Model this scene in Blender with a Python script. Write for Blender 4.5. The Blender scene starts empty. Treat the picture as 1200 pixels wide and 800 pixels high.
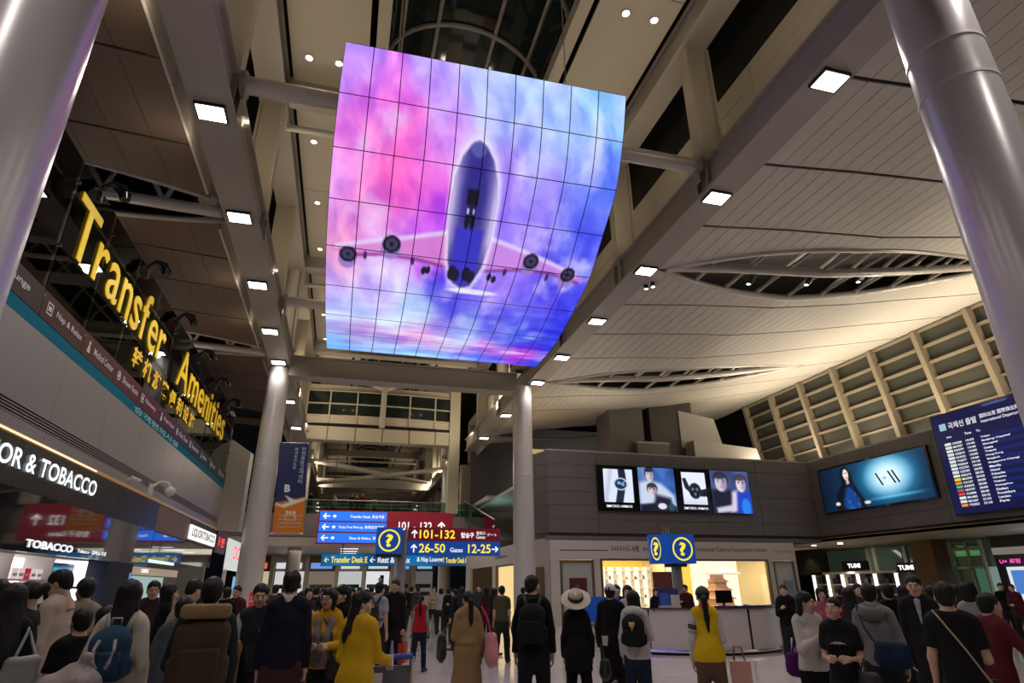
import bpy, bmesh, math, random
import numpy as np
from mathutils import Vector, Matrix

SC = bpy.context.scene
COL = SC.collection
R_ = random.Random(7)

# ------------------------------------------------------------------ camera
cd = bpy.data.cameras.new('camera')
cam = bpy.data.objects.new('camera', cd)
COL.objects.link(cam)
cd.sensor_width = 36.0
cd.lens = 703.4 * 36.0 / 1200.0
cd.clip_end = 400
_F = Vector((0.24072158, 0.89398562, 0.37794553))
_X = Vector((0.96625599, -0.25750592, -0.00632917))
_U = Vector((-0.09166503, -0.3667157, 0.9258062))
_m = Matrix((_X, _U, -_F)).transposed().to_4x4()
_m.translation = Vector((0, 0, 1.65))
cam.matrix_world = _m
SC.camera = cam

# ------------------------------------------------------------------ world, exposure
w = bpy.data.worlds.new('night')
SC.world = w
w.use_nodes = True
w.node_tree.nodes['Background'].inputs[0].default_value = (0.55, 0.6, 0.8, 1)
w.node_tree.nodes['Background'].inputs[1].default_value = 0.004
SC.view_settings.view_transform = 'Standard'
SC.view_settings.look = 'None'
SC.view_settings.exposure = 0.0
SC.view_settings.gamma = 1.0
SC.view_settings.use_curve_mapping = False
SC.cycles.use_denoising = True
SC.cycles.max_bounces = 6
SC.cycles.diffuse_bounces = 3
SC.cycles.glossy_bounces = 3
SC.cycles.transmission_bounces = 4
SC.cycles.transparent_max_bounces = 8
SC.cycles.sample_clamp_indirect = 4.0
SC.cycles.caustics_reflective = False
SC.cycles.caustics_refractive = False


# the light the hall's lamps give (housings come further down; the added fill lights have none)
def lamp(name, kind, loc, energy, color=(1, .86, .68), size=1.0, sizey=None, aim=None, angle=None, blend=.6, radius=None):
    d = bpy.data.lights.new(name, kind)
    d.energy = energy
    d.color = color
    if kind == 'AREA':
        d.size = size
        if sizey:
            d.shape = 'RECTANGLE'
            d.size_y = sizey
    if kind == 'SPOT':
        d.spot_size = math.radians(angle or 100)
        d.spot_blend = blend
    if radius is not None and kind in ('SPOT', 'POINT'):
        d.shadow_soft_size = radius
    o = bpy.data.objects.new(name, d)
    o.location = loc
    if aim is not None:
        o.rotation_euler = (Vector(aim) - Vector(loc)).to_track_quat('-Z', 'Y').to_euler()
    COL.objects.link(o)
    return o


FLOOD_Y = [-0.8, 3.2, 7.24, 11.3, 15.35, 19.45, 23.5, 27.15, 33.5, 39.5]
WARM = (1.0, .83, .62)
NEUT = (1.0, .92, .87)
for y in FLOOD_Y[:8]:
    for x in (-3.56, 8.62):
        lamp('floodlight_lamp', 'SPOT', (x, y, 11.0), 640 if y < 27 else 220, NEUT, aim=(x, y, 0), angle=150, radius=.2)
for y in FLOOD_Y[8:]:
    for x in (-3.56, 8.62):
        lamp('floodlight_lamp', 'SPOT', (x, y, 11.0), 300, WARM, aim=(x, y, 0), angle=150, radius=.2)
# slim fill lights added beside the left beam to brighten the ceiling edge panels
for y in (3, 9, 12.5, 20, 23.5):
    lamp('edge_line_lamp', 'AREA', (-4.02, y, 11.16), 9, (1, .84, .62), .06, 3.0, aim=(-4.3, y, 11.5))
# fill lights added over the terrace to lift the brown ceiling
for y in (8, 17, 26):
    lamp('terrace_uplight', 'AREA', (-8.5, y, 9.3), 26, (1, .80, .58), 1.0, 3.0, aim=(-7.5, y, 12))
# uplights on the parapet tops that wash the ceilings
for y in (12, 17, 22, 27, 32):
    lamp('cove_uplight', 'AREA', (25.9, y, 8.4), 430, (1, .84, .60), 1.0, 4.0, aim=(25.2, y, 14))
lamp('cove_uplight', 'AREA', (13, 30.5, 8.3), 90, (1, .84, .62), 5, 1.0, aim=(13, 27, 14))
# fill lights added inside the roof openings to brighten their lining
for y in (15.3, 27.2):
    lamp('roof_opening_lamp', 'AREA', (15, y, 11.9), 22, (1, .88, .72), 6, .3, aim=(15, y, 14))
lamp('deck_lamp', 'AREA', (2, 51, 10.8), 200, (1, .88, .72), 6, 2, aim=(2, 50, 6.7))  # fill light added so the people on the deck show up
# fill lights added above the lower chords for the nave ceiling and side trusses
for y in (8, 14, 19.5, 25.5):
    lamp('nave_uplight', 'AREA', (8.65, y, 12.3), 75, (1, .82, .58), .5, 2.5, aim=(6.3, y, 17))
    lamp('nave_uplight', 'AREA', (-3.6, y, 12.3), 60, (1, .82, .58), .5, 2.5, aim=(-1.0, y, 17))
for y in (34, 42, 53, 63, 76):
    lamp('nave_uplight', 'AREA', (8.65, y, 12.3), 170, (1, .82, .56), .5, 4, aim=(3.5, y + 2, 16))
    lamp('nave_uplight', 'AREA', (-3.6, y, 12.3), 170, (1, .82, .56), .5, 4, aim=(1.0, y + 2, 16))

# ------------------------------------------------------------------ materials
MATS = {}


def mat(name, color=(.8, .8, .8), rough=.5, metal=0.0, emit=None, es=0.0, noise=0.0, nscale=3.0, coat=0.0, stretch=None, spec=.5):
    if name in MATS:
        return MATS[name]
    m = bpy.data.materials.new(name)
    m.use_nodes = True
    nt = m.node_tree
    b = nt.nodes['Principled BSDF']
    c = (*color, 1)
    b.inputs['Base Color'].default_value = c
    b.inputs['Roughness'].default_value = rough
    b.inputs['Metallic'].default_value = metal
    b.inputs['Specular IOR Level'].default_value = spec
    if coat:
        b.inputs['Coat Weight'].default_value = coat
        b.inputs['Coat Roughness'].default_value = .05
    if emit is not None:
        b.inputs['Emission Color'].default_value = (*emit, 1)
        b.inputs['Emission Strength'].default_value = es
    if noise > 0:
        tc = nt.nodes.new('ShaderNodeTexCoord')
        mp = nt.nodes.new('ShaderNodeMapping')
        nz = nt.nodes.new('ShaderNodeTexNoise')
        nz.inputs['Scale'].default_value = nscale
        nz.inputs['Detail'].default_value = 5
        mp.inputs['Scale'].default_value = stretch or (1, 1, 1)
        rp = nt.nodes.new('ShaderNodeMapRange')
        rp.inputs[3].default_value = 1 - noise
        rp.inputs[4].default_value = 1 + noise
        mx = nt.nodes.new('ShaderNodeVectorMath')
        mx.operation = 'SCALE'
        mx.inputs[0].default_value = color
        nt.links.new(tc.outputs['Object'], mp.inputs[0])
        nt.links.new(mp.outputs[0], nz.inputs['Vector'])
        nt.links.new(nz.outputs[0], rp.inputs[0])
        nt.links.new(rp.outputs[0], mx.inputs['Scale'])
        nt.links.new(mx.outputs[0], b.inputs['Base Color'])
        ad = nt.nodes.new('ShaderNodeMapRange')
        ad.inputs[3].default_value = max(0.02, rough - noise * .25)
        ad.inputs[4].default_value = min(1, rough + noise * .25)
        nt.links.new(nz.outputs[0], ad.inputs[0])
        nt.links.new(ad.outputs[0], b.inputs['Roughness'])
    MATS[name] = m
    return m


def glass_mat(name, tint=(.8, .9, .9), gloss=.12, rough=.02):
    if name in MATS:
        return MATS[name]
    m = bpy.data.materials.new(name)
    m.use_nodes = True
    nt = m.node_tree
    nt.nodes.clear()
    out = nt.nodes.new('ShaderNodeOutputMaterial')
    tr = nt.nodes.new('ShaderNodeBsdfTransparent')
    tr.inputs[0].default_value = (*tint, 1)
    gl = nt.nodes.new('ShaderNodeBsdfGlossy')
    gl.inputs['Roughness'].default_value = rough
    fr = nt.nodes.new('ShaderNodeFresnel')
    fr.inputs[0].default_value = 1.45
    ad = nt.nodes.new('ShaderNodeMath')
    ad.operation = 'ADD'
    ad.inputs[1].default_value = gloss
    mx = nt.nodes.new('ShaderNodeMixShader')
    nt.links.new(fr.outputs[0], ad.inputs[0])
    nt.links.new(ad.outputs[0], mx.inputs[0])
    nt.links.new(tr.outputs[0], mx.inputs[1])
    nt.links.new(gl.outputs[0], mx.inputs[2])
    nt.links.new(mx.outputs[0], out.inputs[0])
    MATS[name] = m
    return m


def screen_mat(name, strength):
    if name in MATS:
        return MATS[name]
    m = bpy.data.materials.new(name)
    m.use_nodes = True
    nt = m.node_tree
    b = nt.nodes['Principled BSDF']
    at = nt.nodes.new('ShaderNodeAttribute')
    at.attribute_name = 'Col'
    b.inputs['Base Color'].default_value = (.01, .01, .01, 1)
    b.inputs['Roughness'].default_value = .4
    b.inputs['Emission Strength'].default_value = strength
    nt.links.new(at.outputs['Color'], b.inputs['Emission Color'])
    MATS[name] = m
    return m


def print_mat(name, rough=.5):
    if name in MATS:
        return MATS[name]
    m = bpy.data.materials.new(name)
    m.use_nodes = True
    nt = m.node_tree
    at = nt.nodes.new('ShaderNodeAttribute')
    at.attribute_name = 'Col'
    b = nt.nodes['Principled BSDF']
    b.inputs['Roughness'].default_value = rough
    nt.links.new(at.outputs['Color'], b.inputs['Base Color'])
    MATS[name] = m
    return m


def emis(name, color, s):
    return mat(name, (.02, .02, .02), .5, emit=color, es=s)


# ------------------------------------------------------------------ mesh helpers
class MB:
    def __init__(s):
        s.v = []
        s.f = []
        s.mi = []
        s.col = None

    def add(s, vs, fs, mi=0):
        o = len(s.v)
        s.v.extend([tuple(map(float, p)) for p in vs])
        for f in fs:
            s.f.append(tuple(o + i for i in f))
            s.mi.append(mi)
        return s

    def box(s, x0, x1, y0, y1, z0, z1, mi=0):
        vs = [(x, y, z) for z in (z0, z1) for y in (y0, y1) for x in (x0, x1)]
        return s.add(vs, [(0, 2, 3, 1), (4, 5, 7, 6), (0, 1, 5, 4), (2, 6, 7, 3), (0, 4, 6, 2), (1, 3, 7, 5)], mi)

    def bbox(s, x0, x1, y0, y1, z0, z1, b=.02, mi=0):
        # box with bevelled vertical edges
        pts = [(x0 + b, y0), (x1 - b, y0), (x1, y0 + b), (x1, y1 - b), (x1 - b, y1), (x0 + b, y1), (x0, y1 - b), (x0, y0 + b)]
        return s.prism([(p[0], p[1], z0) for p in pts], (0, 0, z1 - z0), mi)

    def frame(s, c, ax, ay, az, mi=0):
        # box centred at c with half axes
        c, ax, ay, az = map(Vector, (c, ax, ay, az))
        vs = [c + i * ax + j * ay + k * az for k in (-1, 1) for j in (-1, 1) for i in (-1, 1)]
        return s.add(vs, [(0, 2, 3, 1), (4, 5, 7, 6), (0, 1, 5, 4), (2, 6, 7, 3), (0, 4, 6, 2), (1, 3, 7, 5)], mi)

    def bar(s, p0, p1, w, h, up=(0, 0, 1), mi=0):
        p0, p1 = Vector(p0), Vector(p1)
        d = p1 - p0
        u = Vector(up)
        side = d.cross(u)
        if side.length < 1e-6:
            side = d.cross(Vector((0, 1, 0)))
        side.normalize()
        u = side.cross(d).normalized()
        return s.frame((p0 + p1) / 2, d / 2, side * w / 2, u * h / 2, mi)

    def tube(s, pts, r, n=10, mi=0, cap=True):
        pts = [Vector(p) for p in pts]
        rr = r if hasattr(r, '__len__') else [r] * len(pts)
        o = len(s.v)
        up = Vector((0, 0, 1))
        for i, p in enumerate(pts):
            d = (pts[min(i + 1, len(pts) - 1)] - pts[max(i - 1, 0)]).normalized()
            a = d.cross(up)
            if a.length < 1e-3:
                a = d.cross(Vector((1, 0, 0)))
            a.normalize()
            b = a.cross(d)
            for k in range(n):
                t = 2 * math.pi * k / n
                s.v.append(tuple(p + a * math.cos(t) * rr[i] + b * math.sin(t) * rr[i]))
        for i in range(len(pts) - 1):
            for k in range(n):
                a0 = o + i * n + k
                a1 = o + i * n + (k + 1) % n
                s.f.append((a0, a0 + n, a1 + n, a1))
                s.mi.append(mi)
        if cap:
            s.f.append(tuple(o + k for k in range(n)))
            s.f.append(tuple(o + (len(pts) - 1) * n + n - 1 - k for k in range(n)))
            s.mi += [mi, mi]
        return s

    def prism(s, poly, ext, mi=0):
        e = Vector(ext)
        n = len(poly)
        vs = [Vector(p) for p in poly] + [Vector(p) + e for p in poly]
        fs = [tuple(range(n - 1, -1, -1)), tuple(range(n, 2 * n))]
        fs += [(i, (i + 1) % n, n + (i + 1) % n, n + i) for i in range(n)]
        return s.add(vs, fs, mi)

    def lathe(s, prof, c, n=24, mi=0, a0=0, a1=2 * math.pi):
        # prof: list of (r, z)
        o = len(s.v)
        full = abs(a1 - a0 - 2 * math.pi) < 1e-6
        m = n if full else n + 1
        for r, z in prof:
            for k in range(m):
                t = a0 + (a1 - a0) * k / n
                s.v.append((c[0] + r * math.cos(t), c[1] + r * math.sin(t), c[2] + z))
        for i in range(len(prof) - 1):
            for k in range(n):
                k2 = (k + 1) % m
                s.f.append((o + i * m + k, o + i * m + k2, o + (i + 1) * m + k2, o + (i + 1) * m + k))
                s.mi.append(mi)
        return s

    def build(s, name, mats, parent=None, smooth=False, origin=None, kind=None, recalc=True, tint=None):
        me = bpy.data.meshes.new(name)
        vs = np.array(s.v, dtype=np.float32)
        if origin is None:
            if parent is not None:
                origin = Vector(wloc(parent))
            else:
                lo, hi = vs.min(0), vs.max(0)
                origin = Vector(((lo[0] + hi[0]) / 2, (lo[1] + hi[1]) / 2, lo[2]))
        origin = Vector(origin)
        vs = vs - np.array(origin, dtype=np.float32)
        me.from_pydata(vs.tolist(), [], s.f)
        if not isinstance(mats, (list, tuple)):
            mats = [mats]
        for m in mats:
            me.materials.append(m)
        if len(mats) > 1:
            me.polygons.foreach_set('material_index', s.mi)
        if recalc:
            bm = bmesh.new()
            bm.from_mesh(me)
            bmesh.ops.recalc_face_normals(bm, faces=bm.faces)
            bm.to_mesh(me)
            bm.free()
        if smooth:
            me.polygons.foreach_set('use_smooth', [True] * len(me.polygons))
            if smooth == 'auto':
                me.set_sharp_from_angle(angle=math.radians(40))
        o = bpy.data.objects.new(name, me)
        COL.objects.link(o)
        if parent is not None:
            o.parent = parent
            o.location = origin - Vector(wloc(parent))
        else:
            o.location = origin
        if kind:
            o['kind'] = kind
        return o


def wloc(o):
    v = Vector(o.location)
    while o.parent is not None:
        o = o.parent
        v = v + Vector(o.location)
    return v


def thing(name, label, cat, loc, group=None, rotz=0):
    o = bpy.data.objects.new(name, None)
    COL.objects.link(o)
    o.empty_display_size = .1
    o.location = loc
    o.rotation_euler = (0, 0, rotz)
    o['label'] = label
    o['category'] = cat
    if group:
        o['group'] = group
    return o


def tag(o, label, cat, group=None):
    o['label'] = label
    o['category'] = cat
    if group:
        o['group'] = group
    return o


def struct_root(name, loc=(0, 0, 0)):
    o = bpy.data.objects.new(name, None)
    COL.objects.link(o)
    o.location = loc
    o['kind'] = 'structure'
    return o


def piece(name, me, parent, loc):
    """a further piece that shares mesh data; loc in world"""
    o = bpy.data.objects.new(name, me)
    COL.objects.link(o)
    o.parent = parent
    o.location = Vector(loc) - Vector(wloc(parent))
    return o


# ------------------------------------------------------------------ lettering
_tc = {}
TS_ = bpy.data.scenes.new('type_setting')      # an empty side scene in which letters are turned into meshes


def text_geo(body, size=1.0, bold=0.0, spacing=1.0, shear=0.0):
    key = (body, bold, spacing, shear)
    if key not in _tc:
        c = bpy.data.curves.new('t', 'FONT')
        c.body = body
        c.size = 1
        c.offset = bold
        c.space_character = spacing
        c.shear = shear
        c.resolution_u = 3
        o = bpy.data.objects.new('t', c)
        TS_.collection.objects.link(o)
        TS_.view_layers[0].update()
        dg = TS_.view_layers[0].depsgraph
        me = bpy.data.meshes.new_from_object(o.evaluated_get(dg))
        v = np.array([tuple(p.co) for p in me.vertices]) if len(me.vertices) else np.zeros((0, 3))
        f = [tuple(p.vertices) for p in me.polygons]
        bpy.data.objects.remove(o)
        bpy.data.curves.remove(c)
        bpy.data.meshes.remove(me)
        _tc[key] = (v, f)
    v, f = _tc[key]
    return v * size, f


def lettering(name, body, o, right, up, height, material, parent, width=None, align='L', bold=.01, off=.006, shear=0, cap=True, mb=None, spacing=1.0):
    """flat letters: o = lower-left (or centre) of the text line in world; height = letter height; width fits the run"""
    v, f = text_geo(body, 1.0, bold, spacing, shear)
    if len(v) == 0:
        return None
    lo, hi = v.min(0), v.max(0)
    right, up = Vector(right).normalized(), Vector(up).normalized()
    nrm = right.cross(up)
    sy = height / max(1e-6, hi[1] - lo[1])
    sx = sy if width is None else width / max(1e-6, hi[0] - lo[0])
    wd = (hi[0] - lo[0]) * sx
    x0 = {'L': 0, 'C': -wd / 2, 'R': -wd}[align]
    o = Vector(o)
    vs = [o + right * ((p[0] - lo[0]) * sx + x0) + up * ((p[1] - lo[1]) * sy) + nrm * off for p in v]
    if mb is not None:
        mb.add(vs, f)
        return None
    m = MB()
    m.add(vs, f)
    return m.build(name, material, parent, recalc=False)


def picture(name, o, ux, uy, nx, ny, fn, material, parent=None, origin=None):
    """a grid of small faces from o along ux (width) and uy (height, upward); fn(U, V) -> (n, 3) linear colours, V downward from the top"""
    o, ux, uy = Vector(o), Vector(ux), Vector(uy)
    us = np.linspace(0, 1, nx + 1)
    vs_ = np.linspace(0, 1, ny + 1)
    U, V = np.meshgrid(us, vs_)
    P = np.array(o)[None, :] + U.ravel()[:, None] * np.array(ux)[None, :] + (1 - V.ravel())[:, None] * np.array(uy)[None, :]
    C = fn(U.ravel(), V.ravel())
    return colour_grid(name, P, nx, ny, C, material, parent, origin)


def colour_grid(name, P, nx, ny, C, material, parent=None, origin=None):
    me = bpy.data.meshes.new(name)
    if origin is None:
        origin = wloc(parent) if parent is not None else Vector(P.min(0))
    P = P - np.array(origin)
    n = nx + 1
    i = np.arange(ny)[:, None] * n + np.arange(nx)[None, :]
    i = i.ravel()
    F = np.stack([i, i + n, i + n + 1, i + 1], 1)
    me.vertices.add(len(P))
    me.vertices.foreach_set('co', P.astype(np.float32).ravel())
    me.loops.add(F.size)
    me.loops.foreach_set('vertex_index', F.ravel().astype(np.int32))
    me.polygons.add(len(F))
    me.polygons.foreach_set('loop_start', np.arange(0, F.size, 4, dtype=np.int32))
    me.update(calc_edges=True)
    at = me.color_attributes.new('Col', 'FLOAT_COLOR', 'POINT')
    c4 = np.ones((len(P), 4), np.float32)
    c4[:, :3] = C
    at.data.foreach_set('color', c4.ravel())
    me.materials.append(material)
    o = bpy.data.objects.new(name, me)
    COL.objects.link(o)
    if parent is not None:
        o.parent = parent
        o.location = Vector(origin) - Vector(wloc(parent))
    else:
        o.location = origin
    return o


def srgb(c):
    c = np.asarray(c, float) / 255.0
    return np.where(c <= .04045, c / 12.92, ((c + .055) / 1.055) ** 2.4)


def lin(r, g, b):
    return tuple(float(x) for x in srgb((r, g, b)))


_ng = np.random.RandomState(3).rand(64, 64)


def vnoise(x, y):
    xi, yi = np.floor(x).astype(int), np.floor(y).astype(int)
    fx, fy = x - xi, y - yi
    fx, fy = fx * fx * (3 - 2 * fx), fy * fy * (3 - 2 * fy)
    g = lambda a, b: _ng[a % 64, b % 64]
    return (g(xi, yi) * (1 - fx) + g(xi + 1, yi) * fx) * (1 - fy) + (g(xi, yi + 1) * (1 - fx) + g(xi + 1, yi + 1) * fx) * fy


def fbm(x, y, n=4):
    s, a = 0, .5
    for k in range(n):
        s = s + a * vnoise(x * 2 ** k + 11 * k, y * 2 ** k + 7 * k)
        a *= .5
    return s


def poly_mask(U, V, pts, soft=.02):
    """smooth inside mask of a polygon (signed distance)"""
    pts = np.array(pts, float)
    x, y = U, V
    d2 = np.full(U.shape, 1e9)
    ins = np.zeros(U.shape, bool)
    n = len(pts)
    for i in range(n):
        a, b = pts[i], pts[(i + 1) % n]
        e = b - a
        t = np.clip(((x - a[0]) * e[0] + (y - a[1]) * e[1]) / (e @ e + 1e-12), 0, 1)
        d2 = np.minimum(d2, (x - a[0] - t * e[0]) ** 2 + (y - a[1] - t * e[1]) ** 2)
        c = ((a[1] > y) != (b[1] > y)) & (x < (b[0] - a[0]) * (y - a[1]) / (b[1] - a[1] + 1e-12) + a[0])
        ins ^= c
    sd = np.sqrt(d2) * np.where(ins, -1, 1)
    return np.clip(.5 - sd / (2 * soft), 0, 1)


def ell_mask(U, V, cx, cy, rx, ry, soft=.15):
    q = np.sqrt(((U - cx) / rx) ** 2 + ((V - cy) / ry) ** 2)
    return np.clip((1 - q) / soft + .5, 0, 1)


def over(C, mask, col):
    return C * (1 - mask[:, None]) + mask[:, None] * np.asarray(col)[None, :]

# ================================================================== STRUCTURE
M_floor = mat('polished_stone', (.60, .545, .53), .075, noise=.12, nscale=1.5, spec=.6)
M_joint = mat('joint_dark', (.10, .09, .08), .6)
M_paint = mat('beam_paint', (.36, .33, .30), .45, noise=.05, nscale=.6)
M_cream = mat('cream_panel', (.50, .45, .37), .55, noise=.05, nscale=.5)
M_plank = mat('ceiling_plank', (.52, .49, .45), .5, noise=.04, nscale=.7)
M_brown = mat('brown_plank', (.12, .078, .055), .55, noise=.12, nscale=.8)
M_dark = mat('dark_void', (.012, .011, .010), .8)
M_col = mat('column_steel', (.56, .53, .53), .30, metal=.15, noise=.04, nscale=.5, stretch=(1, 1, .2))
M_grey = mat('grey_panel', (.135, .122, .125), .42, noise=.05, nscale=.4)
M_grey2 = mat('pale_grey_panel', (.36, .34, .33), .45, noise=.04, nscale=.5)
M_white = mat('white_panel', (.62, .58, .55), .45, noise=.04, nscale=.5)
M_steel = mat('brushed_steel', (.55, .54, .52), .3, metal=.8, noise=.06, nscale=4, stretch=(1, 1, .1))
M_chrome = mat('chrome', (.75, .75, .75), .12, metal=1)
M_black = mat('black_gloss', (.012, .012, .014), .12, coat=.5)
M_blackm = mat('black_matte', (.015, .015, .016), .6)
M_glassdark = mat('night_glass', (.014, .022, .022), .06, spec=.6)
M_clear = glass_mat('clear_glass', (.94, .96, .96), .03)
M_green = glass_mat('green_glass', (.45, .75, .65), .10)
M_wood = mat('brown_wood', (.16, .09, .045), .5, noise=.25, nscale=3, stretch=(1, 1, .15))
M_bronze = mat('bronze_frame', (.16, .13, .09), .4, metal=.4)
M_teal = mat('teal_strip', (.0, .13, .20), .8, spec=.1)
M_tube = mat('pipe_paint', (.55, .52, .49), .3, metal=.15, noise=.03, nscale=1)
E_flood = emis('flood_glow', (1, .93, .80), 14)
E_down = emis('downlight_glow', (1, .84, .58), 16)
E_white = emis('white_glow', (.95, .97, 1), 2.2)
E_warm = emis('warm_glow', (1, .72, .36), 1.6)

# ---- floor with its tiles
floor = struct_root('floor')
TS = 1.2
TX0, TX1, TY0, TY1 = -4.8, 14.4, 9.6, 27.6
fb = MB().box(-40, 70, -8, 120, -.3, -.006)
fb.build('floor_bed', M_joint, floor)
ob = MB()
ob.box(-40, TX0 - .004, -8, 120, -.006, 0).box(TX1 + .004, 70, -8, 120, -.006, 0)
ob.box(TX0, TX1, -8, TY0 - .004, -.006, 0).box(TX0, TX1, TY1 + .004, 120, -.006, 0)
ob.build('outer_floor', M_floor, floor)['kind'] = 'stuff'
tb = MB().box(-TS / 2 + .003, TS / 2 - .003, -TS / 2 + .003, TS / 2 - .003, -.006, 0)
t0 = None
for i in range(int(round((TX1 - TX0) / TS))):
    for j in range(int(round((TY1 - TY0) / TS))):
        c = (TX0 + TS * (i + .5), TY0 + TS * (j + .5), 0)
        if t0 is None:
            t0 = tb.build('tile', M_floor, None, origin=(0, 0, 0))
            t0.parent = floor
            t0.location = c
        else:
            piece('tile', t0.data, floor, c)


# ---- columns
def column(x, y, top=11.0, r0=.51, r1=.47, upper=True, bands=(6.55, 9.0)):
    c = struct_root('column', (x, y, 0))
    m = MB().lathe([(r0 + .03, 0), (r0 + .03, .18), (r0, .2), (r0, 3), (r1, top), (0, top)], (x, y, 0), 40)
    m.build('shaft', M_col, c, smooth='auto')
    for z in bands:
        rr = r0 + (r1 - r0) * (z - 3) / (top - 3)
        MB().lathe([(rr, z - .03), (rr + .014, z - .025), (rr + .014, z + .025), (rr, z + .03)], (x, y, 0), 40).build('band', M_white, c, smooth='auto')
    if upper:
        MB().lathe([(.33, 12.0), (.33, 16.2)], (x, y, 0), 28).build('upper_shaft', M_tube, c, smooth=True)
        MB().lathe([(.33, 11.9), (.55, 11.95), (.55, 12.1), (.33, 12.15)], (x, y, 0), 28).build('collar', M_paint, c, smooth='auto')
    return c


XL, XR = -3.55, 8.05
for y in (4.7, 28.0, 51.3, 74.6):
    near = y < 10
    column(-3.40 if near else XL, 5.3 if near else y, bands=() if near else (6.55,))
    column(7.86 if near else XR, y, r0=.5, bands=(8.75, 8.05) if near else (6.55,))



# ---- long lower chords (they carry the floodlights) and upper chords
def chord(name, x0, x1, z0, z1, y0, y1, posts):
    b = struct_root(name, ((x0 + x1) / 2, y0, z0))
    MB().box(x0, x1, y0, y1, z0, z0 + .07).build('bottom_flange', M_paint, b)
    MB().box(x0, x1, y0, y1, z1 - .06, z1).build('top_flange', M_paint, b)
    MB().box(x0 + .13, x1 - .13, y0, y1, z0 + .07, z1 - .06).build('web', M_paint, b)
    for y in posts:
        for dy in (-.24, .24):
            s = MB().box(x0 + .01, x0 + .13, y + dy - .02, y + dy + .02, z0 + .07, z1 - .06)
            s.box(x1 - .13, x1 - .01, y + dy - .02, y + dy + .02, z0 + .07, z1 - .06)
            s.build('stiffener', M_paint, b)
    return b


POSTS = [-.6, 5.2, 11.25, 16.6, 22.4]
POSTS2 = [34, 40]
for y0, y1, ps in ((-4, 28.2, POSTS), (28.2, 44.4, POSTS2), (51, 98, [57, 63, 69, 75, 81, 87, 93])):
    chord('lower_beam', -3.98, -3.10, 11.09, 12.0, y0, y1, ps)
    chord('lower_beam', 8.2, 9.04, 11.09, 12.0, y0, y1, ps)
    chord('upper_beam', -3.9, -3.05, 16.1, 17.0, y0, y1, [])
    chord('upper_beam', 8.1, 8.9, 16.1, 17.0, y0, y1, [])
for x0 in (-3.88, 8.2):
    for y in POSTS + POSTS2 + [28.0, 57, 63, 69, 75, 81, 87]:
        p = struct_root('truss_post', (x0 + .38, y, 12.0))
        MB().box(x0, x0 + .07, y - .19, y + .19, 12.0, 16.1).build('flange', M_cream, p)
        MB().box(x0 + .69, x0 + .76, y - .19, y + .19, 12.0, 16.1).build('flange', M_cream, p)
        MB().box(x0 + .07, x0 + .69, y - .05, y + .05, 12.0, 16.1).build('web', M_cream, p)
        MB().box(x0 - .03, x0 + .79, y - .27, y + .27, 12.0, 12.05).build('foot_plate', M_paint, p)

# cross tubes and cross beams of the nave
for y in (11.3, 22.5):
    t = struct_root('cross_tube', (2.5, y, 11.9))
    MB().tube([(-3.1, y, 11.95), (8.2, y, 11.95)], .2, 20).build('tube', M_tube, t, smooth='auto')
    for x, s in ((-3.1, 1), (8.2, -1)):
        MB().tube([(x, y, 11.95), (x + s * .12, y, 11.95)], .3, 20).build('end_flange', M_paint, t, smooth='auto')
        MB().frame((x + s * .1, y, 11.6), (.03, 0, 0), (0, .15, 0), (0, 0, .2)).build('gusset', M_paint, t)
xb = struct_root('cross_beam', (2.5, 28, 10.64))
MB().box(-3.12, 7.7, 27.6, 28.4, 10.64, 10.72).build('bottom_flange', M_paint, xb)
MB().box(-3.12, 7.7, 27.6, 28.4, 11.55, 11.62).build('top_flange', M_paint, xb)
MB().box(-3.12, 7.7, 27.72, 28.28, 10.72, 11.55).build('web', M_paint, xb)
for y in (4.7, 16.35, 28.0, 39.65, 51.3, 62.9, 74.6, 86, 97):
    c = struct_root('ceiling_cross_beam', (2.5, y, 16.2))
    MB().box(-3.1, 8.1, y - .35, y + .35, 16.25, 16.33).build('bottom_flange', M_paint, c)
    MB().box(-3.1, 8.1, y - .14, y + .14, 16.33, 17.1).build('web', M_paint, c)
    MB().tube([(-3.1, y + .9, 15.9), (8.1, y + .9, 15.9)], .12, 12).build('tie_tube', M_tube, c, smooth='auto')

# ---- nave ceiling: plain panels with downlights beside a vaulted skylight
cn = struct_root('ceiling_nave', (2.5, 28, 17))
Yb = [-2, 4.7, 10.5, 16.35, 22.2, 28.0, 33.8, 39.65, 45.5, 51.3, 57.1, 62.9, 68.7, 74.6, 80.4, 86, 91.6, 97]
for a, b in zip(Yb[:-1], Yb[1:]):
    for x0, x1 in ((-2.95, -.62), (5.62, 7.98)):
        MB().box(x0, x1, a + .015, b - .015, 17.0, 17.08).build('ceiling_panel', M_cream, cn)
for x0, x1 in ((-.42, -.05), (5.05, 5.42)):
    MB().box(x0, x1, -2, 97, 16.9, 17.4).build('skylight_kerb', M_cream, cn)
MB().box(-12, 40, -6, 100, 20.6, 20.8).build('roof_deck', M_dark, cn)
sk = struct_root('skylight', (2.5, 28, 17.2))
N = 16
arc = [(2.5 + 2.6 * math.cos(math.pi * (1 - k / N)), 17.3 + 2.3 * math.sin(math.pi * k / N)) for k in range(N + 1)]
for y in [0.5 + 2.9 * k for k in range(33)]:
    m = MB().tube([(x, y, z) for x, z in arc], .085, 8)
    m.build('arch_rib', M_paint, sk, smooth='auto')
for k in (3, 6, 10, 13):
    MB().tube([(arc[k][0], -2, arc[k][1]), (arc[k][0], 97, arc[k][1])], .07, 8).build('purlin', M_paint, sk, smooth='auto')
ks = [0, 3, 6, 10, 13, 16]
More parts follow.
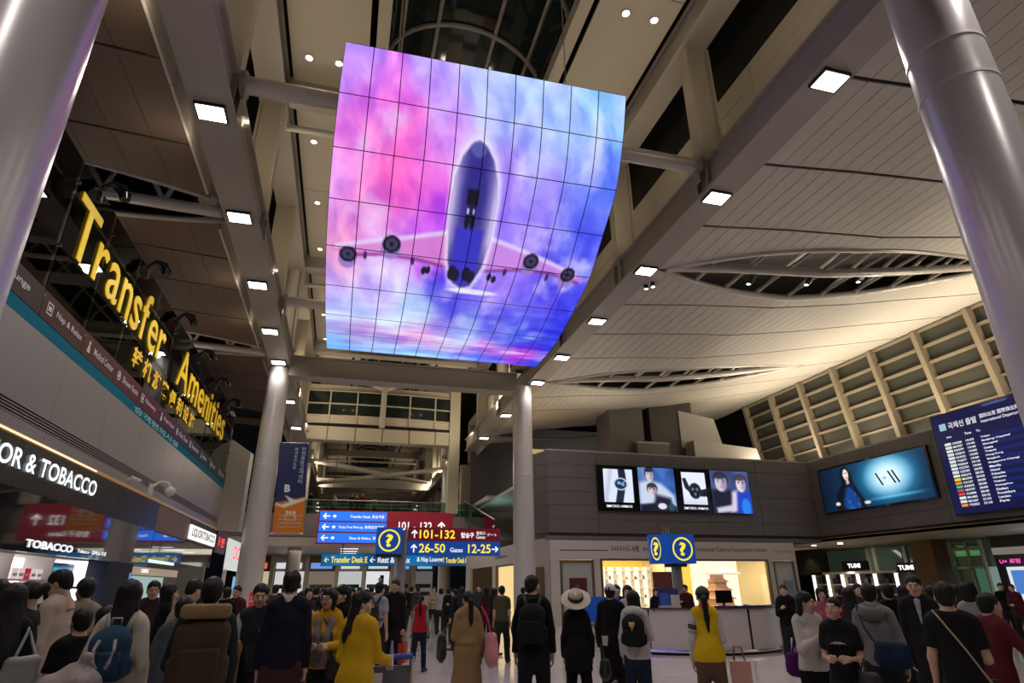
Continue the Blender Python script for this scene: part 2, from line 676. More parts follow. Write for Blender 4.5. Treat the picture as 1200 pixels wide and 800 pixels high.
for a in range(-1, 32):
    ya, yb_ = .5 + 2.9 * a, .5 + 2.9 * (a + 1)
    for k0, k1 in zip(ks[:-1], ks[1:]):
        m = MB()
        for k in range(k0, k1):
            (x0, z0), (x1, z1) = arc[k], arc[k + 1]
            m.add([(x0, ya + .05, z0 + .06), (x1, ya + .05, z1 + .06), (x1, yb_ - .05, z1 + .06), (x0, yb_ - .05, z0 + .06)], [(0, 1, 2, 3)])
        m.build('pane', M_glassdark, sk, recalc=False)

# ---- the walls of planks behind the side trusses
for nm, x, xo in (('wall_nave_right', 9.75, .06), ('wall_nave_left', -4.75, -.06)):
    wl = struct_root(nm, (x, 14, 11.4))
    z00 = 11.45 if x > 0 else 11.75
    zs = [z00 + (15.2 - z00) * q / 5 for q in range(6)]
    for a, b in zip(Yb[:9], Yb[1:10]):
        for z0, z1 in zip(zs[:-1], zs[1:]):
            MB().box(min(x, x + xo), max(x, x + xo), a + .01, b - .01, z0 + .012, z1 - .012).build('plank', M_cream, wl)
    MB().box(min(x + xo, x + 2 * xo), max(x + xo, x + 2 * xo), -2, 45.5, z00, 15.2).build('backing', M_dark, wl)
    MB().box(x + (0 if xo > 0 else -.6), x + (.6 if xo > 0 else 0), -2, 45.5, 15.3, 20.6).build('upper_void', M_dark, wl)

# ---- gull-wing ceiling on the right
ZR = np.array([(8.9, 11.10), (9.5, 11.15), (11.7, 11.40), (14, 11.60), (15.5, 11.72), (19, 12.27), (22, 12.85), (25, 13.4), (28.4, 14.08)])
zr = lambda x: float(np.interp(x, ZR[:, 0], ZR[:, 1]))
LENS = [3.35, 15.3, 27.2, 39.1]


def lens_w(x):
    t = (x - 9.35) / 15.2
    return 0 if t <= 0 or t >= 1 else 1.85 * math.sin(math.pi * t ** .85) ** .9


cr = struct_root('ceiling_right', (16, 15, 11.1))
SLOTS = [-1.9, 7.1, 9.88, 12.65, 17.95, 20.8, 23.7, 29.9, 32.75, 35.6, 41.5]
strips = [(9.05 + .46 * k, 9.05 + .46 * (k + 1)) for k in range(42)]
plist = []
for a, b in zip(SLOTS[:-1], SLOTS[1:]):
    ln = [l for l in LENS if a < l < b]
    for x0, x1 in strips:
        if ln:
            w0, w1 = lens_w(x0), lens_w(x1)
            plist.append((x0, x1, a, a, ln[0] - w0, ln[0] - w1))
            plist.append((x0, x1, ln[0] + w0, ln[0] + w1, b, b))
        else:
            plist.append((x0, x1, a, a, b, b))


def plank_geo(m, q, zf, g=.009, gs=.05):
    x0, x1, a0, a1, b0, b1 = q
    x0, x1 = x0 + g, x1 - g
    z0, z1 = zf(x0), zf(x1)
    poly = [(x0, a0 + gs, z0), (x1, a1 + gs, z1), (x1, b1 - gs, z1), (x0, b0 - gs, z0)]
    m.prism(poly, (0, 0, .05))


plist = [q for q in plist if min(q[4] - q[2], q[5] - q[3]) > .3]
plist.sort(key=lambda q: (q[2] < 3) * 50 + abs((q[2] + q[4]) / 2 - 13) + .35 * abs(q[0] - 13))
rest = MB()
for i, q in enumerate(plist):
    if i < 296:
        m = MB()
        plank_geo(m, q, zr)
        m.build('plank', M_plank, cr)
    else:
        plank_geo(rest, q, zr)
rest.build('further_planks', M_plank, cr)['kind'] = 'stuff'
# dark joint bed right above the planks (not above the lens openings) and the roof over them
bed = MB()
for q in plist:
    x0, x1, a0, a1, b0, b1 = q
    bed.add([(x0, a0, zr(x0) + .045), (x1, a1, zr(x1) + .045), (x1, b1, zr(x1) + .045), (x0, b0, zr(x0) + .045)], [(0, 1, 2, 3)])
bed.build('joint_bed', M_dark, cr, recalc=False)['kind'] = 'stuff'
M_inner = mat('roof_inner', (.30, .28, .26), .6)
rd = MB()
for xa, xb_ in zip(ZR[:-1, 0], ZR[1:, 0]):
    rd.add([(xa, -3, zr(xa) + 1.7), (xb_, -3, zr(xb_) + 1.7), (xb_, 45, zr(xb_) + 1.7), (xa, 45, zr(xa) + 1.7)], [(0, 1, 2, 3)])
rd.build('roof_lining', M_inner, cr, recalc=False)
for l in LENS[:3]:
    tr = struct_root('roof_truss', (16, l, 11.6))
    X = [9.35 + 15.2 * k / 20 for k in range(21)]
    for s in (-1, 1):
        MB().tube([(x, l + s * (lens_w(x) - .02), zr(x) + .03) for x in X], .11, 10).build('edge_tube', M_tube, tr, smooth=True)
    MB().tube([(x, l - .15, zr(x) + .05) for x in X], .16, 12).build('bottom_chord', M_tube, tr, smooth=True)
    MB().tube([(x, l - .2, zr(x) + 1.3) for x in X[1:-1]], .12, 10).build('top_chord', M_paint, tr, smooth=True)
    for k in range(2, 18, 2):
        x, x2 = X[k], X[k + 2]
        for s in (-1, 1):
            MB().tube([(x, l + s * lens_w(x) * .95, zr(x) + .05), (x2, l - .2, zr(x2) + 1.3)], .065, 8).build('diagonal', M_tube, tr, smooth='auto')
        MB().tube([(x, l - lens_w(x), zr(x) + .1), (x, l + lens_w(x), zr(x) + .1)], .06, 8).build('strut', M_paint, tr, smooth='auto')

# ---- brown ceiling on the left
ZL = np.array([(-30, 13.9), (-25, 13.2), (-18, 12.4), (-12, 11.9), (-7.5, 11.6), (-4.3, 11.38)])
zl = lambda x: float(np.interp(x, ZL[:, 0], ZL[:, 1]))
cl = struct_root('ceiling_left', (-12, 15, 11.4))
SL = [-1.5, 2.2, 10.37, 12.99, 18.5, 20.74, 23.4, 30.5, 33.2, 36, 41.5]
LENL = [6.3, 15.75, 26.9, 38.5]


def lens_l(x):
    t = (-4.3 - x) / 12
    return 0 if t <= -.02 or t >= 1 else 1.35 * math.sin(math.pi * min(1, (t + .12) / 1.12)) ** .8


pl = []
for a, b in zip(SL[:-1], SL[1:]):
    ln = [l for l in LENL if a < l < b]
    for k in range(26):
        x1, x0 = -4.3 - .9 * k, -4.3 - .9 * (k + 1)
        if ln:
            pl.append((x0, x1, a, a, ln[0] - lens_l(x0), ln[0] - lens_l(x1)))
            pl.append((x0, x1, ln[0] + lens_l(x0), ln[0] + lens_l(x1), b, b))
        else:
            pl.append((x0, x1, a, a, b, b))
pl = [q for q in pl if min(q[4] - q[2], q[5] - q[3]) > .2]
pl.sort(key=lambda q: abs((q[2] + q[4]) / 2 - 16) - .5 * q[0])
rest = MB()
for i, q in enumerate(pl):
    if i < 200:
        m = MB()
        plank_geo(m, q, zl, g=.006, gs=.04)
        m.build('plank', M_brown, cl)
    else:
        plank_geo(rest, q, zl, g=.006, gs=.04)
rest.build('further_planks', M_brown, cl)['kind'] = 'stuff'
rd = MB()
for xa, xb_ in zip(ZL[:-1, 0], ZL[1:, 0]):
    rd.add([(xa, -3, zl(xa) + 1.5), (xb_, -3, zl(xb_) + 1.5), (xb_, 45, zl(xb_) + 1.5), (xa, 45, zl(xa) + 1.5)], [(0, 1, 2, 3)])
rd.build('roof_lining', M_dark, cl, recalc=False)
cuts = [(-3, 5.5), (7.1, 14.9), (16.6, 26.1), (27.8, 44)]
for a, b in cuts:
    n = max(1, int((b - a) / 3))
    for k in range(n):
        ya, yb_ = a + (b - a) * k / n, a + (b - a) * (k + 1) / n
        MB().box(-4.36, -4.30, ya + .01, yb_ - .01, 11.33, 11.56).build('edge_panel', M_plank, cl)
        MB().box(-4.36, -4.30, ya + .01, yb_ - .01, 11.575, 11.9).build('edge_panel', M_plank, cl)
for l in LENL[:3]:
    tr = struct_root('roof_truss', (-9, l, 11.6))
    X = [-4.1 - 12 * k / 16 for k in range(17)]
    MB().tube([(x, l, zl(x) - .12 * math.sin(math.pi * (-4.1 - x) / 12)) for x in X], .16, 12).build('bottom_chord', M_tube, tr, smooth=True)
    for s in (-1, 1):
        MB().tube([(x, l + s * lens_l(x), zl(x) + .05) for x in X], .09, 8).build('edge_tube', M_paint, tr, smooth=True)
    for k in range(0, 14, 2):
        MB().tube([(X[k], l, zl(X[k])), (X[k + 1], l - .9, zl(X[k + 1]) + 1.2)], .07, 8).build('diagonal', M_paint, tr, smooth='auto')
        MB().tube([(X[k + 2], l, zl(X[k + 2])), (X[k + 1], l - .9, zl(X[k + 1]) + 1.2)], .07, 8).build('diagonal', M_paint, tr, smooth='auto')

# ---- clerestory: leaning wall of dark panes between deep mullions
cw = struct_root('window_1', (28.8, 24, 7.5))
zb, zt = 7.2, 13.95
xw = lambda z: 29.5 - (z - zb) / (zt - zb) * 1.2
M_cfr = mat('clerestory_frame', (.25, .21, .155), .45, noise=.05)
ys = [16.8 + 2.95 * k - 2.95 for k in range(9)]
zrow = [7.2 + .84 * k for k in range(9)]
for y in ys:
    poly = [(xw(zb), y - .13, zb), (xw(zb) - .55, y - .13, zb), (xw(zt) - .42, y - .13, zt), (xw(zt), y - .13, zt)]
    MB().prism(poly, (0, .26, 0)).build('mullion', M_cfr, cw)
for z in zrow:
    MB().frame((xw(z) - .12, (ys[0] + ys[-1]) / 2, z), (.13, 0, 0), (0, (ys[-1] - ys[0]) / 2, 0), (0, 0, .045)).build('transom', M_cfr, cw)
for y0, y1 in zip(ys[:-1], ys[1:]):
    for z0, z1 in zip(zrow[:-1], zrow[1:]):
        MB().add([(xw(z0) + .02, y0 + .13, z0 + .04), (xw(z0) + .02, y1 - .13, z0 + .04), (xw(z1) + .02, y1 - .13, z1 - .04), (xw(z1) + .02, y0 + .13, z1 - .04)], [(0, 1, 2, 3)]).build('pane', mat('clerestory_pane', (.055, .056, .046), .25, spec=.4), cw, recalc=False)
MB().box(29.6, 30.2, -4, 46, 4.0, 15.5).build('outer_backing', M_dark, cw)

# ---- right-hand upper storey: facade facing the hall and the wall that runs along it
FY, WX = 28.0, 24.4
wf = struct_root('wall_facade', (17, FY, 4))
zz = [4.0, 4.62, 5.27, 5.92, 6.57, 7.22, 7.88]
xx = [9.3, 11.85, 14.9, 17.95, 21.0, WX]
for z0, z1 in zip(zz[:-1], zz[1:]):
    for x0, x1 in zip(xx[:-1], xx[1:]):
        MB().box(x0 + .008, x1 - .008, FY, FY + .06, z0 + .008, z1 - .008).build('panel', M_grey, wf)
    # bevelled return towards the column
    p0, p1 = Vector((9.3, FY, 0)), Vector((8.75, FY + 1.6, 0))
    d = (p1 - p0).normalized()
    q0, q1 = p0 + d * .008, p1 - d * .008
    nrm = Vector((-d.y, d.x, 0)) * -.06
    MB().prism([(q0.x, q0.y, z0 + .008), (q1.x, q1.y, z0 + .008), (q1.x, q1.y, z1 - .008), (q0.x, q0.y, z1 - .008)], nrm).build('panel', M_grey, wf)
MB().prism([(9.3, FY + .06, 3.75), (24.4, FY + .06, 3.75), (24.4, FY + 1.7, 3.75), (8.8, FY + 1.7, 3.75)], (0, 0, 4.1)).build('wall_core', M_joint, wf)
MB().box(9.25, WX, FY, FY + .5, 7.88, 7.95).build('coping', M_grey2, wf)
MB().box(9.3, WX, FY + .02, FY + .4, 3.86, 4.0).build('shadow_gap', M_dark, wf)
MB().box(9.2, WX, FY, FY + .4, 3.68, 3.86).build('lower_band', M_grey, wf)

wr = struct_root('wall_right', (WX, 18, 4))
yy = [7.9, 11.0, 14.1, 17.2, 20.3, 23.4, 25.8, FY]
for z0, z1 in zip(zz[:-1], zz[1:]):
    for y0, y1 in zip(yy[:-1], yy[1:]):
        MB().box(WX, WX + .06, y0 + .008, y1 - .008, z0 + .008, z1 - .008).build('panel', M_grey, wr)
MB().box(WX + .06, WX + .5, 7.9, FY, 3.75, 7.86).build('wall_core', M_joint, wr)
MB().box(WX, WX + .5, 7.9, FY, 7.88, 7.95).build('coping', M_grey2, wr)
MB().box(WX + .02, WX + .4, 7.9, FY, 3.86, 4.0).build('shadow_gap', M_dark, wr)
MB().box(WX, WX + .4, 7.9, FY, 3.74, 3.86).build('lower_band', M_grey, wr)
sof = struct_root('ceiling_arcade', (28, 22, 4))
MB().box(WX, 44, 5, 46, 3.72, 3.9).build('soffit', mat('soffit_tan', (.24, .20, .13), .6, noise=.05), sof)
MB().box(9.3, 24.4, 28.3, 36.5, 3.42, 3.55).build('shop_soffit', M_cream, struct_root('ceiling_shop', (16, 32, 3.4)))
MB().box(9.3, 29.6, FY + 1.0, 46, 6.9, 7.1).build('floor_slab', M_grey2, struct_root('floor_upper_right', (18, 36, 6.9)))

# plant-room blocks on the upper floor behind the facade
for (x0, x1, y0, z0, z1, m_) in ((15.0, 17.25, 33, 7.1, 12.9, M_grey), (16.5, 18.6, 32.5, 7.1, 9.7, M_grey), (17.9, 20.9, 33.3, 7.1, 12.9, mat('dark_brown_clad', (.05, .042, .04), .5))):
    b = struct_root('service_tower', ((x0 + x1) / 2, y0, z0))
    MB().box(x0, x1, y0, y0 + 2, z0, z1).build('cladding', m_, b)
    MB().box(x0 - .03, x1 + .03, y0 - .03, y0 + 2, z1 - .12, z1).build('top_trim', M_grey2, b)
b = struct_root('service_tower', (22, 32, 7.1))
MB().prism([(20.2, 32.3, 7.1), (25.2, 32.3, 7.1), (24.6, 32.3, 9.6), (20.2, 32.3, 9.9)], (0, 2, 0)).build('cladding', M_grey2, b)
MB().prism([(19.9, 33.2, 9.6), (22.9, 33.2, 9.6), (22.4, 33.2, 11.6), (19.9, 33.2, 12.0)], (0, 2, 0)).build('upper_cladding', M_grey2, b)

# ---- deck across the hall in the distance, and what stands on it
dk = struct_root('floor_upper', (2.5, 48, 4.5))
MB().box(-9, 9.5, 48, 100, 4.5, 6.7).build('deck', M_grey2, dk)
for k in range(6):
    MB().box(-9 + 3.05 * k + .01, -9 + 3.05 * (k + 1) - .01, 47.9, 48, 5.1, 6.72).build('fascia_panel', mat('fascia_rose', (.30, .25, .25), .4), dk)  # the red sign's reflected light is mixed into the grey panel colour
MB().box(-9, 9.5, 47.85, 48.1, 4.45, 5.05).build('lower_fascia', M_white, dk)
bl = struct_root('trim_1', (2.5, 48.2, 6.7))
for k in range(12):
    MB().box(-9 + 1.54 * k + .02, -9 + 1.54 * (k + 1) - .02, 48.2, 48.215, 6.75, 7.7).build('pane', M_green, bl)
MB().tube([(-9, 48.2, 7.75), (9.5, 48.2, 7.75)], .04, 8).build('handrail', M_steel, bl, smooth='auto')
MB().tube([(-9, 48.15, 7.25), (9.5, 48.15, 7.25)], .02, 8).build('midrail', M_steel, bl, smooth='auto')
# upper walls of the nave beyond the deck
for nm, x in (('wall_far_left', -4.2), ('wall_far_right', 8.95)):
    wl = struct_root(nm, (x, 60, 6.7))
    s = -1 if x < 0 else 1
    for k in range(9):
        y = 50 + 5.2 * k
        MB().box(min(x, x + s * .9), max(x, x + s * .9), y - .4, y + .4, 6.7, 11.1).build('pier', M_cream, wl)
        MB().box(min(x + s * .5, x + s * .6), max(x + s * .5, x + s * .6), y + .4, y + 4.8, 6.7, 11.1).build('infill', M_grey, wl)
        MB().box(min(x, x + s * .5), max(x, x + s * .5), y + .4, y + 4.8, 9.4, 9.7).build('rail', M_cream, wl)
MB().box(-9, 14, 98.5, 99, 4.5, 18).build('wall_back', M_cream, None, kind='structure')
for a in (53, 64.5, 76):
    xbr = struct_root('cross_brace', (2.5, a + 5, 11.6))
    MB().tube([(-3.2, a, 11.6), (8.2, a + 10.5, 11.6)], .22, 12).build('tube', M_tube, xbr, smooth='auto')
    MB().tube([(8.2, a, 11.3), (-3.2, a + 10.5, 11.3)], .22, 12).build('tube', M_tube, xbr, smooth='auto')
    MB().box(-3.2, 8.2, a + 10.8, a + 11.4, 11.0, 11.9).build('brace_beam', M_paint, xbr)

# end walls of the upper floors on both sides
MB().box(9.3, 30, 47.6, 48, 0, 14).build('wall_end_right', M_grey, None, kind='structure')
MB().box(-16, -9.1, 48.2, 48.6, 0, 14).build('wall_end_left', M_grey2, None, kind='structure')
for k in range(4):
    MB().box(-15 + 1.5 * k, -14 + 1.5 * k, 48.1, 48.2, 6.7, 9.0).build('trim_5', M_cream, None, kind='structure')
MB().box(9.0, 30, 40, 46.5, 7.1, 7.3).build('trim_6', M_grey2, None, kind='structure')
# glazed gallery bridge at the end of the near hall
g = struct_root('window_2', (2.2, 46, 11.7))
MB().box(-3.9, 8.0, 45.6, 46.6, 11.75, 12.75).build('bridge_beam', M_cream, g)
for k in range(6):
    MB().box(-3.9 + 2 * k - .03, -3.9 + 2 * k + .03, 45.57, 45.6, 11.75, 12.75).build('beam_joint', M_joint, g)
MB().box(-3.9, 8.0, 45.9, 46.6, 12.75, 13.0).build('dark_slot', M_dark, g)
xs = np.linspace(-3.9, 8.0, 7)
bow = lambda x: -.35 * (1 - ((x - 2) / 6) ** 2)
for z, h in ((13.0, .55),):
    for a, b in zip(xs[:-1], xs[1:]):
        MB().prism([(a, 45.8 + bow(a), z), (b, 45.8 + bow(b), z), (b, 45.95 + bow(b), z), (a, 45.95 + bow(a), z)], (0, 0, h)).build('spandrel', M_cream, g)
for (z0, z1) in ((13.6, 14.5), (14.5, 15.5)):
    for a, b in zip(xs[:-1], xs[1:]):
        MB().add([(a + .05, 45.85 + bow(a), z0 + .05), (b - .05, 45.85 + bow(b), z0 + .05), (b - .05, 45.85 + bow(b), z1), (a + .05, 45.85 + bow(a), z1)], [(0, 1, 2, 3)]).build('pane', M_glassdark, g, recalc=False)
for z in (13.58, 14.5, 15.5):
    MB().tube([(x, 45.78 + bow(x), z) for x in np.linspace(-3.9, 8, 13)], .06, 6).build('rail', M_cream, g, smooth='auto')
for x in xs[1:-1]:
    MB().box(x - .05, x + .05, 45.7 + bow(x), 45.85 + bow(x), 13.0, 15.6).build('mullion', M_cream, g)
MB().tube([(2.0, 45.2, 12.75), (2.0, 45.2, 16.4)], .22, 14).build('mast', M_cream, g, smooth='auto')
for dx, dy in ((-2.6, -.6), (2.6, -.6), (-1.8, 1.6), (1.8, 1.6)):
    MB().tube([(2.0, 45.2, 15.7), (2.0 + dx, 45.2 + dy, 16.6)], .13, 10).build('raker', M_cream, g, smooth='auto')
MB().box(7.2, 8.0, 45.5, 46.3, 6.7, 16.4).build('end_post', M_cream, g)
MB().box(-4.2, -3.5, 45.5, 46.3, 6.7, 16.4).build('end_post', M_cream, g)
MB().box(-3.9, 8, 46.6, 47, 12.75, 15.5).build('gallery_back', M_dark, g)
MB().box(-3.9, 8, 45.75, 47, 15.56, 16.0).build('roof_edge', M_cream, g)

# ================================================================== THINGS
ORD = 'first second third fourth fifth sixth seventh eighth ninth tenth eleventh twelfth thirteenth fourteenth fifteenth sixteenth seventeenth eighteenth nineteenth twentieth'.split()

# ---- floodlights under the two long beams
for side, x in (('left', -3.56), ('right', 8.62)):
    nearest = [y for y in FLOOD_Y if y > 2][::-1]
    for y in FLOOD_Y:
        if y < 2:
            continue
        n = nearest.index(y)
        where = 'beyond the cross beam' if y > 28 else 'counting back from the cross beam'
        k = nearest.index(y) if y > 28 else n - 2
        t = thing('floodlight', f'square glowing floodlight under the {"plain-soffit" if side == "right" else "brown-ceiling"} beam, {ORD[k]} one {where}', 'floodlight', (x, y, 11.02), f'floodlights under the {side} beam')
        MB().box(x - .31, x + .31, y - .25, y + .25, 11.02, 11.09).build('housing', M_black, t)
        MB().box(x - .27, x + .27, y - .21, y + .21, 11.005, 11.02).build('diffuser', E_flood, t)

# ---- downlights in the nave ceiling
for nm, xs_ in (('brown-ceiling side', (-2.42, -1.52)), ('right ceiling side', (6.5, 7.4))):
    for j, x in enumerate(xs_):
        for k, y in enumerate([11.2 + 3.95 * i for i in range(15)]):
            if y > 68:
                continue
            t = thing('downlight', f'round lit downlight in nave ceiling, {nm}, {"outer" if (j == 0) == (xs_[0] < 0) else "inner"} row, {ORD[k]} from the screen top', 'downlight', (x, y, 16.97), 'downlights of the nave ceiling')
            MB().lathe([(.10, .0), (.15, 0), (.15, .03), (.10, .03)], (x, y, 16.97), 14).build('ring', M_white, t, smooth='auto')
            MB().lathe([(0, .0), (.105, .0)], (x, y, 16.98), 12).build('lens', E_down, t)
            if y < 40 and j == 0:
                lamp('downlight_lamp', 'SPOT', (x + .45, y, 16.9), 60, (1, .82, .55), aim=(x + .45, y, 0), angle=70, radius=.1)

# ---- the curved video wall
LPt = np.array([(-1.35, 14.48, 17.24), (-1.35, 14.45, 15.19), (-1.35, 14.82, 13.5), (-1.35, 15.6, 12.26), (-1.35, 16.8, 11.37), (-1.35, 18.42, 10.83), (-1.35, 20.06, 10.52), (-1.35, 21.54, 10.42), (-1.35, 23.16, 10.40)])
RPt = np.array([(7.4, 13.28, 16.08), (7.4, 13.79, 14.66), (7.4, 14.54, 13.36), (7.4, 15.77, 12.42), (7.4, 17.08, 11.53), (7.4, 18.76, 11.0), (7.4, 20.54, 10.59), (7.4, 21.93, 10.50), (7.4, 23.5, 10.50)])


EYE = np.array([0, 0, 1.65])
LPt, RPt = EYE + (LPt - EYE) * .75, EYE + (RPt - EYE) * .75


def crv(P, v):
    """smooth profile through the row lines (Catmull-Rom)"""
    v = np.clip(np.asarray(v, float), 0, 8)
    i = np.minimum(v.astype(int), 7)
    t = (v - i)[:, None]
    Q = np.vstack([2 * P[0] - P[1], P, 2 * P[-1] - P[-2]])
    a, b, c, d = Q[i], Q[i + 1], Q[i + 2], Q[i + 3]
    return .5 * (2 * b + (c - a) * t + (2 * a - 5 * b + 4 * c - d) * t ** 2 + (3 * b - a - 3 * c + d) * t ** 3)


def led_point(u, v):
    u = np.asarray(u, float)[:, None]
    return crv(LPt, v) * (1 - u / 10) + crv(RPt, v) * u / 10


SKYPTS = [(.5, .5, 190, 150, 255), (1.5, .8, 235, 115, 240), (.5, 1.5, 240, 120, 225), (2.5, 1.6, 252, 95, 205), (2.2, 2.3, 250, 90, 190), (1.3, 2.5, 255, 120, 200),
          (.5, 2.6, 215, 150, 255), (3.5, .5, 180, 160, 255), (5, .5, 178, 192, 255), (7, .5, 170, 198, 255), (9.5, .5, 150, 205, 255), (8, 1.4, 150, 180, 255), (9.5, 2, 80, 110, 245),
          (8, 2.5, 110, 110, 240), (6.5, 2.3, 175, 140, 250), (3.5, 1.2, 210, 150, 255), (3.5, 3, 180, 70, 240), (3.4, 2.1, 235, 100, 220), (1, 3.4, 250, 150, 210), (.5, 4.2, 240, 160, 205), (2, 3.3, 190, 110, 235), (2, 4.4, 225, 170, 245),
          (7, 3.3, 145, 120, 250), (9, 3.4, 80, 90, 240), (.5, 5, 190, 170, 255), (2, 5, 205, 195, 255), (8, 4.8, 90, 70, 235), (6, 4.5, 165, 130, 250), (5, 5.4, 70, 60, 228),
          (9, 5.5, 40, 40, 225), (7, 5.6, 60, 50, 228), (1, 5.7, 170, 210, 255), (3, 5.9, 190, 225, 255), (5.5, 6.1, 185, 215, 255), (7.2, 6.2, 110, 150, 250), (8.5, 6, 50, 90, 240), (9.5, 6.3, 40, 60, 228),
          (1, 6.6, 185, 120, 205), (.5, 6.3, 180, 200, 255), (4, 6.9, 222, 115, 205), (7, 7.0, 230, 85, 212), (9, 7.1, 235, 45, 215), (.5, 7.5, 120, 195, 255), (2.5, 7.0, 205, 130, 215), (2.5, 7.6, 110, 200, 255), (4, 7.7, 110, 185, 255), (7, 7.8, 60, 110, 245), (9.5, 7.85, 40, 70, 240)]
_sp = np.array(SKYPTS, float)


def led_colour(U, V):
    """the picture on the video wall: a pink and blue evening sky and an airliner seen from below"""
    n1 = fbm(U * .9 + 3, V * .9) - .47
    n2 = fbm(U * .9 + 20, V * .9 + 9) - .47
    uu, vv = U + 1.6 * n1, V + 1.1 * n2
    d2 = (uu[:, None] - _sp[None, :, 0]) ** 2 + 1.5 * (vv[:, None] - _sp[None, :, 1]) ** 2
    wgt = np.exp(-d2 / .75) + 1e-7 / (d2 + .1)
    C = (wgt @ _sp[:, 2:5]) / wgt.sum(1)[:, None]
    # cloud texture: streaky low down, billowing higher up
    low = np.clip((V - 4.8) / 1.5, 0, 1)
    bil = fbm(U * 1.8 + n1 * 2, V * 1.8, 5) - .47
    stk = fbm(U * .55 + V * .2 + 5, V * 4.2, 5) - .47
    tex = bil * (1 - low) + stk * 1.5 * low
    C = C + (tex * 105)[:, None] * np.array([1.0, .95, .35])
    hi = np.clip((fbm(U * 1.1 + 40, V * 1.6 + 2, 5) - .56) * 4, 0, 1)
    C = over(C, hi * .6 * (1 - .4 * low), (236, 226, 255))
    C = over(C, np.clip((stk - .12) * 5, 0, 1) * low * .5, (215, 238, 255))
    # airliner: glow, wings, fuselage, engines, gear
    u_ax = 4.84 + .02 * (V - 1.5)
    C = over(C, ell_mask(U, V, 4.82, 2.0, .95, .75, .25) * .35, (235, 225, 255))
    wingL = [(4.3, 3.35), (2.6, 3.62), (1.5, 3.78), (.3, 3.98), (.15, 4.06), (.6, 4.18), (2.0, 4.06), (3.2, 4.08), (4.3, 4.18)]
    wingR = [(5.5, 3.35), (6.6, 3.50), (8.0, 3.72), (9.4, 3.97), (9.9, 4.10), (9.6, 4.18), (8.3, 4.02), (7.0, 4.04), (5.6, 4.18)]
    for wpts, c1 in ((wingL, (214, 130, 205)), (wingR, (205, 135, 225))):
        C = over(C, poly_mask(U, V, wpts, .05) * .85, c1)
        up = np.array(wpts[:4])
        for (a, b) in zip(up[:-1], up[1:]):
            q = [(a[0], a[1] - .04), (b[0], b[1] - .04), (b[0], b[1] + .06), (a[0], a[1] + .06)]
            C = over(C, poly_mask(U, V, q, .03) * .8, (228, 215, 250))
        lo = np.array(wpts[5:])
        for (a, b) in zip(lo[:-1], lo[1:]):
            q = [(a[0], a[1] - .035), (b[0], b[1] - .035), (b[0], b[1] + .03), (a[0], a[1] + .03)]
            C = over(C, poly_mask(U, V, q, .03) * .8, (120, 30, 110))
    fus = [(4.86, 1.47), (5.15, 1.56), (5.42, 1.80), (5.62, 2.2), (5.72, 2.7), (5.72, 3.4), (5.62, 4.1), (5.35, 4.6), (5.0, 4.68), (4.55, 4.5), (4.3, 4.0), (4.18, 3.4), (4.10, 2.8), (4.14, 2.2), (4.32, 1.8), (4.58, 1.56)]
    fo = [(4.9 + (x - 4.9) * 1.13, 2.9 + (y - 2.9) * 1.05) for x, y in fus]
    C = over(C, poly_mask(U, V, fo, .12), (245, 240, 255))
    C = over(C, poly_mask(U, V, fus, .04), (58, 48, 140))
    side = np.clip(np.abs(U - 4.9) / .8, 0, 1) ** 3
    C = over(C, poly_mask(U, V, fus, .05) * side * np.clip((4.2 - V) / .7, 0, 1), (225, 215, 250))
    C = over(C, poly_mask(U, V, [(4.42, 3.25), (5.42, 3.25), (5.4, 4.2), (5.15, 4.62), (4.7, 4.55), (4.45, 4.1)], .06), (52, 48, 190))
    C = over(C, poly_mask(U, V, [(4.62, 1.95), (5.12, 1.95), (5.3, 2.5), (5.25, 3.1), (4.55, 3.1), (4.45, 2.5)], .1) * .8, (45, 42, 130))
    C = over(C, ell_mask(U, V, 4.85, 1.62, .28, .16) * .9, (90, 90, 170))
    C = over(C, poly_mask(U, V, [(4.64, 2.42), (5.04, 2.42), (5.04, 2.75), (4.64, 2.75)], .04), (8, 6, 30))
    C = over(C, poly_mask(U, V, [(4.78, 2.75), (4.93, 2.75), (4.93, 3.15), (4.78, 3.15)], .04), (25, 20, 60))
    for dx in (-.1, .1):
        C = over(C, ell_mask(U, V, 4.85 + dx, 3.1, .075, .17), (10, 8, 25))
        C = over(C, ell_mask(U, V, 4.85 + dx, 2.88, .04, .06), (190, 180, 230))
    for ex, ey, r in ((.76, 4.15, .30), (2.23, 3.80, .32), (7.45, 3.79, .30), (9.06, 4.0, .29)):
        C = over(C, ell_mask(U, V, ex - .02, ey + .12, r * 1.05, r * .72, .2), (150, 120, 200))
        C = over(C, ell_mask(U, V, ex, ey, r, r * .62, .15), (12, 10, 35))
        C = over(C, ell_mask(U, V, ex, ey, r * .68, r * .4, .2), (58, 55, 95))
        C = over(C, ell_mask(U, V, ex, ey, r * .25, r * .16, .3), (10, 10, 25))
    for gx, gy, r in ((4.55, 4.3, .16), (4.72, 4.36, .14), (5.1, 4.3, .16), (5.3, 4.36, .14), (3.65, 4.3, .09), (3.5, 4.33, .09), (6.0, 4.3, .09), (6.2, 4.35, .09)):
        C = over(C, ell_mask(U, V, gx, gy, r, r * 1.15, .2), (12, 8, 40))
    for gx in (1.35, 3.05, 6.55, 8.25):
        C = over(C, ell_mask(U, V, gx, 4.13, .07, .1, .3), (60, 25, 90))
    C = over(C, ell_mask(U, V, 5.5, 4.75, 1.0, .07, .4) * .85, (250, 245, 255))
    C = np.clip(C, 0, 255)
    grey = C.mean(1)[:, None]
    C = np.clip(grey + (C - grey) * 1.0, 0, 255)
    return srgb(C)


